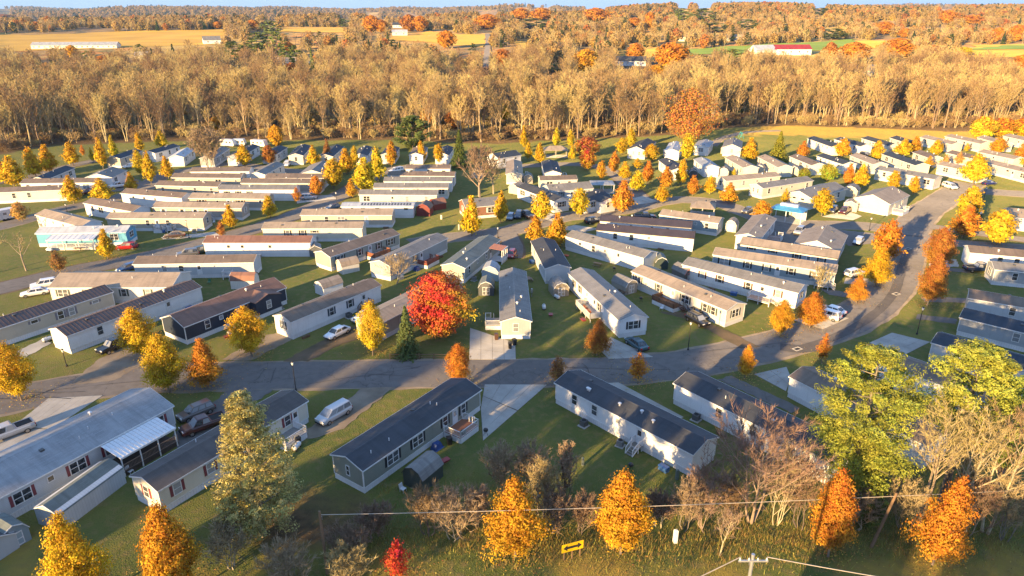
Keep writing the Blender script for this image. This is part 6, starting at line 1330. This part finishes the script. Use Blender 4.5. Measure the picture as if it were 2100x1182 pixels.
# ------------------------------------------------------------------ woods, far trees and houses
FC = [(100, 158, 128, 26, 'oak', ORG, 'in the left wood'), (215, 140, 113, 40, 'oak', ORG, 'below the long barn'), (150, 120, 92, 22, 'oak', ORY, 'before the long barn'), (277, 150, 130, 20, 'oak', DOR, 'right of the one below the barn'), (445, 270, 238, 20, 'oak', ORY, 'inside the wood above the far left homes'),
          (568, 300, 255, 24, 'oak', ORY, 'low at the wood edge by the camper'), (600, 158, 128, 34, 'oak', DOR, 'beside the green pines at centre left'), (594, 110, 86, 20, 'oak', ORG, 'behind the green pines at centre left'), (763, 68, 26, 34, 'oak', ORG, 'tall on the centre field edge'), (783, 68, 40, 26, 'oak', ORG, 'right of the tall one on the field edge'), (840, 66, 28, 34, 'oak', DOR, 'right of the white farmhouse'),
          (862, 66, 32, 30, 'oak', ORG, 'second right of the white farmhouse'), (916, 100, 62, 36, 'oak', ORG, 'standing alone in the centre field'), (1000, 60, 22, 50, 'oak', ORG, 'on the centre skyline, left'), (1068, 42, 16, 34, 'oak', ORG, 'on the centre skyline, middle'), (1110, 42, 16, 40, 'oak', ORG, 'on the centre skyline, right'), (1222, 46, 16, 52, 'oak', ORG, 'largest on the skyline'),
          (1030, 145, 100, 44, 'oak', DOR, 'right of the country road'), (930, 265, 225, 30, 'oak', DOR, 'in the wood above the dark spruce'), (1040, 250, 206, 26, 'oak', GLD, 'in the centre wood'), (1200, 150, 100, 50, 'oak', ORY, 'left of the valley farmhouse'), (1302, 128, 88, 34, 'oak', ORG, 'in front of the valley farmhouse'), (1375, 140, 86, 66, 'oak', ORG, 'right of the valley farmhouse'), (1345, 158, 132, 40, 'oak', ORY, 'below the farmhouse pair'),
          (1331, 60, 22, 20, 'oak', ORG, 'on the slope above the green field'), (1300, 56, 36, 30, 'oak', ORG, 'on the slope left of centre right'), (1748, 130, 86, 60, 'oak', ORG, 'broad on the right slope'), (1700, 125, 86, 26, 'oak', DOR, 'left of the broad right slope tree'), (1835, 125, 78, 66, 'oak', ORG, 'long crowned on the right slope'), (1858, 160, 140, 36, 'oak', ORG, 'low in the right wood'), (1812, 72, 44, 38, 'oak', ORG, 'upper right slope, left'), (1855, 78, 58, 24, 'oak', ORG, 'upper right slope, middle'),
          (1940, 50, 20, 36, 'oak', ORG, 'near the right skyline'), (1990, 52, 30, 44, 'oak', ORG, 'right of the skyline one'), (2042, 86, 56, 24, 'oak', ORG, 'far right slope, left'), (2082, 86, 50, 30, 'oak', ORG, 'far right slope, right'), (2090, 150, 112, 40, 'oak', ORG, 'at the right edge below the green field'), (1910, 112, 92, 28, 'oak', DOR, 'left of the far right field'), (1975, 115, 96, 30, 'oak', YEL, 'beside the far right field'), (10, 42, 18, 34, 'oak', DOR, 'on the left skyline hill'), (75, 60, 44, 24, 'oak', ORG, 'above the left field'), (520, 62, 40, 24, 'oak', ORG, 'at the end of the left field'), (448, 60, 44, 18, 'oak', ORG, 'by the far left farm'),
          (485, 128, 84, 40, 'pine', None, 'left of the centre left clump'), (570, 120, 62, 26, 'pine', None, 'tallest of the centre left clump'), (590, 132, 96, 30, 'pine', None, 'at the foot of the centre left clump'), (642, 150, 98, 22, 'spruce', None, 'dark, right of the centre left clump'), (558, 80, 42, 34, 'pine', None, 'behind the centre left clump'), (710, 56, 38, 30, 'pine', None, 'beyond the centre field'), (1140, 150, 128, 40, 'pine', None, 'left of the valley farmhouse'),
          (1440, 130, 112, 40, 'pine', None, 'right of the farmhouse oaks'), (1500, 140, 100, 50, 'pine', None, 'below the green field'), (1542, 118, 96, 14, 'spruce', None, 'left of the red-roofed barn'), (1400, 48, 10, 34, 'pine', None, 'on the right skyline, left'), (1445, 46, 10, 40, 'pine', None, 'on the right skyline, middle'), (1680, 34, 16, 34, 'pine', None, 'on the right skyline, far'), (420, 60, 44, 12, 'spruce', None, 'by the far left farm'), (1610, 66, 52, 20, 'spruce', None, 'in front of far hill woods'),
          (530, 118, 66, 40, 'pine', None, 'second from left in the centre left clump'), (610, 142, 92, 26, 'pine', None, 'lower right of the centre left clump'), (1530, 62, 40, 40, 'pine', None, 'on the slope above the red-roofed barn'), (1470, 66, 46, 50, 'pine', None, 'on the slope left of the pale row house'), (1100, 56, 38, 60, 'pine', None, 'below the centre skyline oaks'), (1705, 82, 58, 46, 'pine', None, 'behind the broad right slope tree'), (180, 128, 104, 24, 'pine', None, 'below the right end of the long barn'), (290, 112, 90, 20, 'pine', None, 'at the foot of the left field')]
WT = barkmat('wood_twig', (.43, .305, .135), .45); WB = barkmat('wood_bark', (.44, .34, .20), .3)
protos = [bare(200 + i, 17 + (i % 3) * 1.5, 3.3 + .5 * (i % 4), WB, WT, 15, 8, 11, .24 + .07 * (i % 3), .24, .042, 1 + (i % 3 == 1)) for i in range(8)]
PH = [17 + (i % 3) * 1.5 for i in range(8)]
rngf = np.random.default_rng(42)
fpoly = [(q, k) for q, k in FIELDS]
def inpoly(u, v, q):
    c = False
    for i in range(len(q)):
        (x0, y0), (x1, y1) = q[i], q[i - 1]
        if (y0 > v) != (y1 > v) and u < (x1 - x0) * (v - y0) / (y1 - y0 + 1e-9) + x0: c = not c
    return c
KEEP_OPEN = [[(1440, 292), (2140, 292), (2140, 262), (1440, 268)], [(1270, 300), (1420, 300), (1440, 280), (1290, 282)], [(985, 142), (1010, 142), (1008, 66), (992, 66)], [(60, 104), (240, 104), (240, 84), (60, 84)], [(1262, 140), (1325, 140), (1325, 116), (1262, 116)], [(1535, 120), (1680, 120), (1680, 93), (1535, 93)], [(798, 76), (840, 76), (840, 46), (798, 46)], [(1765, 158), (1792, 158), (1792, 138), (1765, 138)], [(405, 92), (460, 92), (460, 72), (405, 72)]]
KEEP_OPEN += [[(u - w * .42, vb - .15 * (vb - vt)), (u + w * .42, vb - .15 * (vb - vt)), (u + w * .42, vt), (u - w * .42, vt)] for u, vb, vt, w, k_, c_, l_ in FC]
ALLQ = [np.array(q, float) for q in KEEP_OPEN] + [np.array(q, float) for q, k in fpoly]
def inpoly_v(u, v, q):
    c = np.zeros(len(u), bool)
    for i in range(len(q)):
        (x0, y0), (x1, y1) = q[i], q[i - 1]
        c ^= ((y0 > v) != (y1 > v)) & (u < (x1 - x0) * (v - y0) / (y1 - y0 + 1e-9) + x0)
    return c
front = []; mid = []
def scatter(y0, y1, dens, out, hh=16, line=False, patch=None):
    n = int((y1 - y0) * (y1 + y0) * .5 * 2 * .9 * dens)
    y = np.sqrt(rngf.uniform(y0 ** 2, y1 ** 2, n)); x = rngf.uniform(-.9, .9, n) * y
    z = terr(x, y); u, v = proj(x, y, z); u2, v2 = proj(x, y, z + hh); ok = (u > -420) & (u < 2520)
    if line: ok &= y > wood_line(x, y) + 2
    if patch is not None: ok &= vnoise(x, y, patch[0], 21) >= patch[1]
    for q in ALLQ: ok &= ~(inpoly_v(u, v, q) | inpoly_v(u, v2 + 1.5, q) | inpoly_v(u, (v + v2) / 2, q))
    out.extend(zip(x[ok].tolist(), y[ok].tolist(), z[ok].tolist(), u[ok].tolist()))
scatter(262, 420, .024, front, 17, True)
scatter(420, 640, .019, mid, 15)
front.sort(key=lambda t: t[1] - float(wood_line(t[0], t[1])))
near, rest = front[:300], front[300:]
WLAB = {0: 'leafless tan tree at the edge of the wood behind the homes'}
for i, (x, y, z, u) in enumerate(near):
    k = int(rngf.integers(0, 8)); s = rngf.uniform(.5, 1.0) + .42 * float(vnoise(x, y, 28, 31)); tr, cr = protos[k]
    root = thing('woodland_tree', WLAB[0], 'tree', (x, y, z - .1), rngf.uniform(0, 6.28), 'bare trees along the wood edge')
    sc = (s * rngf.uniform(.85, 1.2), s * rngf.uniform(.85, 1.2), s)
    link('trunk', tr, root, None, 0, sc); link('crown', cr, root, None, 0, sc)
# protos for the woods beyond, joined meshes kept out of the scene
def unlinked(name, data, col=None):
    o = bpy.data.objects.new(name, data)
    if col: o.color = rgba(col)
    return o
def join(a, b, name):
    m = bpy.data.meshes.new(name); va = [v.co[:] for v in a.vertices]; n = len(va)
    fs = [tuple(p.vertices) for p in a.polygons] + [tuple(i + n for i in p.vertices) for p in b.polygons]; m.from_pydata(va + [v.co[:] for v in b.vertices], [], fs)
    m.materials.append(a.materials[0]); m.materials.append(b.materials[0]); na = len(a.polygons)
    m.polygons.foreach_set('material_index', [0] * na + [1] * len(b.polygons)); m.update(); return m
P_BARE = [unlinked('wood_tree_form', join(*protos[i], 'wood_tree_form')) for i in range(8)]
LOWB = [unlinked('far_tree_form', join(*bare(300 + i, 15, 4.6, WB, WT, 8, 5, 4, .2, .22, .17), 'far_tree_form')) for i in range(4)]
FARL = leafmat('far_leaf', .03, [(.42, .26, .06), (.38, .18, .045), (.40, .18, .035), (.32, .13, .04), (.42, .29, .06), (.36, .21, .06)], .2, rnd=1.0)
FARO = leafmat('far_tan_leaf', .03, [(.31, .23, .08), (.36, .25, .08), (.27, .19, .075), (.37, .24, .07), (.26, .20, .08)], .2, rnd=1.0)
FARG = leafmat('far_needle', .03, [(.035, .06, .022), (.06, .085, .025), (.045, .07, .03)], .1, rnd=1.0)
OAKF = [unlinked('far_oak_form', leafy(400 + i, 420, 14, 6, .6, ROUND, 1.7, FARL, .35, .35)) for i in range(2)]
TANF = [unlinked('far_crown_form', leafy(420 + i, 420, 13, 6, .3, ROUND, 1.7, FARO, .4, .35)) for i in range(2)]
PINF = [unlinked('far_pine_form', spruce(440, 15, 3.6, FARG, 700, 1.2)), unlinked('far_pine_form', pine(441, 15, 4.6, FARG, 40, 22, .1, 1.3))]
SHRF = [unlinked('undergrowth_form', join(*bare(460 + i, 4.5, 2.8, WB, WT, 7, 5, 6, .1, .06, .07, 3), 'undergrowth_form')) for i in range(2)]
def instancer(name, pts, objs, label=None):
    """pts: (x, y, z, scale, rot, index)"""
    a = np.array(pts, np.float32); m = bpy.data.meshes.new(name); m.vertices.add(len(a)); m.vertices.foreach_set('co', a[:, :3].ravel())
    for nm, k in (('sc', 3), ('ro', 4)):
        at_ = m.attributes.new(nm, 'FLOAT', 'POINT'); at_.data.foreach_set('value', a[:, k].copy())
    ai = m.attributes.new('ix', 'INT', 'POINT'); ai.data.foreach_set('value', a[:, 5].astype(np.int32))
    o = link(name, m); struct(o, 'stuff'); g = bpy.data.node_groups.new(name, 'GeometryNodeTree')
    g.interface.new_socket('Geometry', in_out='INPUT', socket_type='NodeSocketGeometry'); g.interface.new_socket('Geometry', in_out='OUTPUT', socket_type='NodeSocketGeometry')
    N = g.nodes.new; gi, go = N('NodeGroupInput'), N('NodeGroupOutput'); ip = N('GeometryNodeInstanceOnPoints'); ip.inputs['Pick Instance'].default_value = True
    gt = N('GeometryNodeGeometryToInstance')
    for ob in reversed(objs):
        oi = N('GeometryNodeObjectInfo'); oi.inputs[0].default_value = ob; g.links.new(oi.outputs['Geometry'], gt.inputs[0])
    def named(nm, ty):
        n = N('GeometryNodeInputNamedAttribute'); n.data_type = ty; n.inputs[0].default_value = nm; return n.outputs[0]
    cx = N('ShaderNodeCombineXYZ'); g.links.new(named('ro', 'FLOAT'), cx.inputs[2])
    g.links.new(gi.outputs[0], ip.inputs['Points']); g.links.new(gt.outputs[0], ip.inputs['Instance']); g.links.new(named('ix', 'INT'), ip.inputs['Instance Index'])
    g.links.new(cx.outputs[0], ip.inputs['Rotation']); g.links.new(named('sc', 'FLOAT'), ip.inputs['Scale']); g.links.new(ip.outputs[0], go.inputs[0])
    md = o.modifiers.new('scatter', 'NODES'); md.node_group = g
    if label: o['label'] = label
    return o
R1 = lambda a, b: float(rngf.uniform(a, b))
pts = []
for x, y, z, u in rest + mid:
    q = R1(0, 1); pch = float(vnoise(x, y, 60, 33)); k = int(rngf.integers(0, 8)) if q < .945 else (8 if q < .955 else (9 + int(rngf.integers(0, 2)) if q < .972 else (11 + int(rngf.integers(0, 2)))))
    pts.append((x, y, z - .1, (R1(.5, 1.0) + .42 * float(vnoise(x, y, 28, 31))) * (.75 if k > 7 else 1), R1(0, 6.28), k))
instancer('woodland', pts, P_BARE + OAKF[:1] + TANF + PINF, 'leafless tan woodland filling the valley behind the homes')
und = []
scatter(262, 640, .014, und, 4, True); scatter(262, 345, .06, und, 4, True)
instancer('undergrowth', [(x, y, z, R1(.5, 1.1), R1(0, 6.28), int(rngf.integers(0, 2))) for x, y, z, u in und], SHRF, 'brown leafless undergrowth among the woodland trunks')
far = []; scatter(640, 1500, .0095, far, 14, False, (170, .24)); far2 = []; scatter(1500, 3600, .0042, far2, 14, False, (420, .2))
fp = []
for x, y, z, u in far:
    q = R1(0, 1); k = int(rngf.integers(0, 4)) if q < .66 else (4 + int(rngf.integers(0, 2)) if q < .70 else (6 + int(rngf.integers(0, 2)) if q < .92 else 8 + int(rngf.integers(0, 2))))
    fp.append((x, y, z - .2, R1(.7, 1.15), R1(0, 6.28), k))
instancer('far_woodland', fp, LOWB + OAKF + TANF + PINF, 'mixed autumn woodland on the rising ground beyond the valley')
fp = []
for x, y, z, u in far2:
    q = R1(0, 1); k = 0 + int(rngf.integers(0, 2)) if q < .10 else (2 + int(rngf.integers(0, 2)) if q < .86 else 4 + int(rngf.integers(0, 2)))
    fp.append((x, y, z - .5, R1(.8, 1.4), R1(0, 6.28), k))
far3 = []; scatter(3600, 8200, .0007, far3, 14)
fp += [(x, y, z - 2, R1(1.2, 2.3), R1(0, 6.28), 2 + int(rngf.integers(0, 2)) if R1(0, 1) < .8 else int(rngf.integers(4, 6))) for x, y, z, u in far3]
instancer('distant_hill_woods', fp, OAKF + TANF + PINF, 'tan and orange woods covering the distant hills')
# single coloured trees that stand out in the woods
ORF = leafy(500, 2600, 14, 5.6, 1.2, ROUND, .95, OAKL, .3); ORT = limbs(500, 14, .3, 2.4, 8, 4, BARK); SPF = spruce(501, 15, 3.4, NEED, 1500, .85); PIF = pine(502, 15, 5, NEED, 70, 40, .08, .95); STK = MB().bar((0, 0, -.3), (0, 0, 12), .22, 6, .05).mesh('trunk', BARK)
def farcol(u, vb, vt, w, kind, col, where):
    p = hit(u, vb); d = ray(u, vt); t = p.y / d[1]; h = max(6, CAM_H + d[2] * t - p.z); wd = w * p.y / FPX
    h = min(h, 26)
    if kind == 'oak': plant('autumn_tree', f'round {CNAME[col]} tree {where}', (p.x, p.y, p.z - .3), (ORF, ORT), (max(wd / 11.2, .5), max(wd / 11.2, .5), h / 14), u, col, 'coloured trees in the woods')
    else: plant('evergreen_tree', f'{"pointed" if kind == "spruce" else "bushy"} dark green evergreen {where}', (p.x, p.y, p.z - .3), ((SPF if kind == 'spruce' else PIF), STK), (max(wd / 8, .5), max(wd / 8, .5), h / 15), u, (.165, .205, .05), 'evergreens in the woods')
for a in FC: farcol(*a)
# far buildings
def farhouse(label, u, v, ln, wd, he, rise, wall, roof, rz, name='farmhouse', nwin=4, cat='house'):
    p = hit(u, v); o = thing(name, label, cat, (p.x, p.y, p.z - .3), rz); l2, w2 = ln / 2, wd / 2
    MB().add([(-l2, -w2, -1), (l2, -w2, -1), (l2, w2, -1), (-l2, w2, -1), (-l2, -w2, he), (l2, -w2, he), (l2, w2, he), (-l2, w2, he), (-l2, 0, he + rise), (l2, 0, he + rise)], [(0, 1, 5, 4), (1, 2, 6, 9, 5), (2, 3, 7, 6), (3, 0, 4, 8, 7)]).build('wall', siding(wall), o)
    e = .5; s = rise / w2; MB().prism([(-w2 - e, he - e * s + .05), (0, he + rise + .05), (w2 + e, he - e * s + .05), (w2 + e, he - e * s + .25), (0, he + rise + .25), (-w2 - e, he - e * s + .25)][::-1], -l2 - e, l2 + e).build('roof', shingle(roof), o)
    for k in range(nwin): x = (k + .5) / nwin * ln - l2; f, q = win_mesh(1.7, 1.35); a = link('window', f, o, (x, -w2, he * .55)); link('pane', q, a)
farhouse('very long white barn with grey roof on the left field', 158, 99, 92, 13, 3.6, 3.2, OFF, rLG, .12, 'barn', 16, 'barn')
farhouse('white barn gable at the left field end', 435, 90, 20, 12, 5, 4, WHT, rGR, .5, 'barn', 2, 'barn')
farhouse('white farmhouse on the centre hill', 816, 57, 18, 10, 5, 4, WHT, rNV, .1)
farhouse('pale farm shed below the centre hill farmhouse', 820, 73, 22, 12, 5, 3, OFF, rWH, .2, 'barn', 2, 'barn')
farhouse('large white farmhouse with dark roof in the valley', 1292, 134, 28, 11, 4.5, 3.4, WHT, rDK, -.15, nwin=6)
farhouse('white barn with red roof by the green field', 1615, 112, 44, 16, 6, 4, WHT, (.30, .03, .035), .06, 'barn', 5, 'barn')
farhouse('white farm building left of the red-roofed barn', 1562, 113, 26, 13, 5.5, 4.5, OFF, rWH, .4, 'barn', 2, 'barn')
farhouse('small white house half hidden in the right wood', 1778, 156, 15, 9, 5, 4, OFF, rTA, -.3)
farhouse('white house above the country road bend at left of orange tree', 1075, 124, 16, 10, 4.5, 3.5, WHT, rNV, .3)
farhouse('pale house in the left wood clearing', 300, 122, 18, 10, 4.5, 3, OFF, rWH, .2)
farhouse('pale house on the right slope above the green field', 1405, 84, 22, 11, 5, 4, OFF, rBR, -.1)
farhouse('pale row house on the right slope', 1500, 84, 30, 11, 4.5, 3.5, OFF, rTA, -.1)
farhouse('white house by the centre left pines', 645, 128, 14, 9, 4.5, 3.2, WHT, rDK, .3)
farhouse('pale cabin roof by the centre left clump', 590, 134, 16, 9, 4, 3, OFF, rTA, .2)
farhouse('pale house at the right edge of the slope', 1600, 78, 20, 10, 4.5, 3.6, OFF, rBR, -.2)
# trees across the road, left of and behind the viewer, whose shade falls over the front homes
for i, (sl, y, h, w, k) in enumerate([(-47, 15, 27, 9, 0), (-70, 31, 9, 6, 2), (-77, 27, 8.5, 6, 0), (-84, 30, 9.5, 6, 1), (-92, 27, 9, 6, 2), (-101, 30, 9, 6, 0), (-112, 28, 9, 6, 2), (-6, 6, 17, 8, 1), (4, 2, 18, 8, 2), (13, 8, 17, 7, 0)]):
    x = (sl + .629 * y) / .777; cr, tr = roundF[k]
    plant('roadside_tree', 'tall autumn tree standing outside the picture, near the viewer', (x, y, 0), (cr, tr), (w / 10, w / 10, h / 12), i, ORY, 'roadside trees outside the picture')
for i, (sl, y, h, w, z0) in enumerate([(-40, -6, 28, 7, 21), (-29.5, -8, 28, 4, 21.5), (-19, -6, 28, 6, 21), (-70.5, -6, 28, 8.5, 19), (-80.5, -8, 28, 8, 19), (-89, -8, 28, 6.5, 19)]):  # unseen trees, crowns lifted so shade reaches homes and road, not near grass
    x = (sl + .629 * y) / .777; cr, tr = roundF[i % 3]
    root = thing('roadside_tree', 'tall autumn tree standing outside the picture, near the viewer', 'tree', (x, y, 0), i, 'roadside trees outside the picture')
    o = link('crown', cr, root, (0, 0, z0 - 1), 0, (w / 10, w / 10, (h - z0) / 11)); o.color = rgba(ORY); link('trunk', tr, root, None, 0, (.8, .8, h / 13))
# long dry grass along the brush strip
def tufts():
    rng = np.random.default_rng(9); n = 20000; x = rng.uniform(-16, 62, n); y = 54.8 + rng.normal(0, 2.0, n) + 2.2 * (vnoise(x, x * 0, 6, 5) - .5) + np.clip(x - 5, 0, 60) * .012
    far_ = rng.uniform(0, 1, n) < .35; y[far_] += rng.uniform(0, 9, far_.sum()); h = rng.uniform(.12, .75, n) * (.35 + .9 * vnoise(x * 1.0, y * 2.0, 2.2, 6)); a = rng.uniform(0, 6.28, n); l = rng.normal(0, .25, (n, 2)) * h[:, None]; w = .03
    P = np.stack([x, y, np.zeros(n)], 1); d = np.stack([np.cos(a) * w, np.sin(a) * w, np.zeros(n)], 1); T = P + np.stack([l[:, 0], l[:, 1], h], 1)
    v = np.stack([P - d, P + d, T], 1).reshape(-1, 3); f = np.arange(3 * n).reshape(-1, 3); c = np.repeat(np.stack([rng.uniform(0, 1, n), rng.uniform(0, 1, n), h], 1), 3, 0)
    o = link('tall_grass', npmesh('tall_grass', v, f, leafmat('dry_grass', .05, (.27, .21, .06), .2), c)); struct(o, 'stuff'); o['label'] = 'long dry grass and weeds along the brush strip'
tufts()
def fallen():
    rng = np.random.default_rng(19); P = []
    for (x, y) in TREES:
        if y < 150 and abs(x) < 140:
            k = 300; r = np.abs(rng.normal(0, 2.3, k)); a = rng.uniform(0, 6.28, k); P.append(np.stack([x + r * np.cos(a) + .6, y + r * np.sin(a) + .8, np.full(k, .10)], 1))
    P = np.concatenate(P); n = len(P); N = np.tile([0, 0, 1.], (n, 1)) + rng.normal(0, .25, (n, 3)); c = np.stack([rng.uniform(0, 1, n), rng.uniform(0, 1, n), np.zeros(n)], 1)
    v, f, cc = quads(P, N, np.full(n, .17), rng, 1, c); v[:, 2] = np.clip(v[:, 2], .09, .2)
    o = link('fallen_leaves', npmesh('fallen_leaves', v, f, leafmat('fallen_leaf', .05, (.40, .25, .06), 0), cc)); struct(o, 'stuff'); o['label'] = 'fallen yellow and brown leaves under the trees'
fallen()
# ------------------------------------------------------------------ air
hz = MB().box(-9600, 9600, -950, 12600, -60, 190).mesh('haze', None)
hm = bpy.data.materials.new('haze'); hm.use_nodes = True; ht = hm.node_tree; ht.nodes.clear()
pv = ht.nodes.new('ShaderNodeVolumePrincipled'); pv.inputs['Color'].default_value = (.34, .60, 1.0, 1); pv.inputs['Density'].default_value = HAZE; pv.inputs['Anisotropy'].default_value = .1
ho = ht.nodes.new('ShaderNodeOutputMaterial'); ht.links.new(pv.outputs[0], ho.inputs['Volume']); hz.materials.append(hm)
struct(link('haze', hz), 'stuff')
for k, v in LABELS.items():
    if len(v) > 1 and (None in v or len(set(v)) > 1 or v[0] not in ('bare trees along the wood edge', 'roadside trees outside the picture')): print('DUPLICATE LABEL', k, len(v))
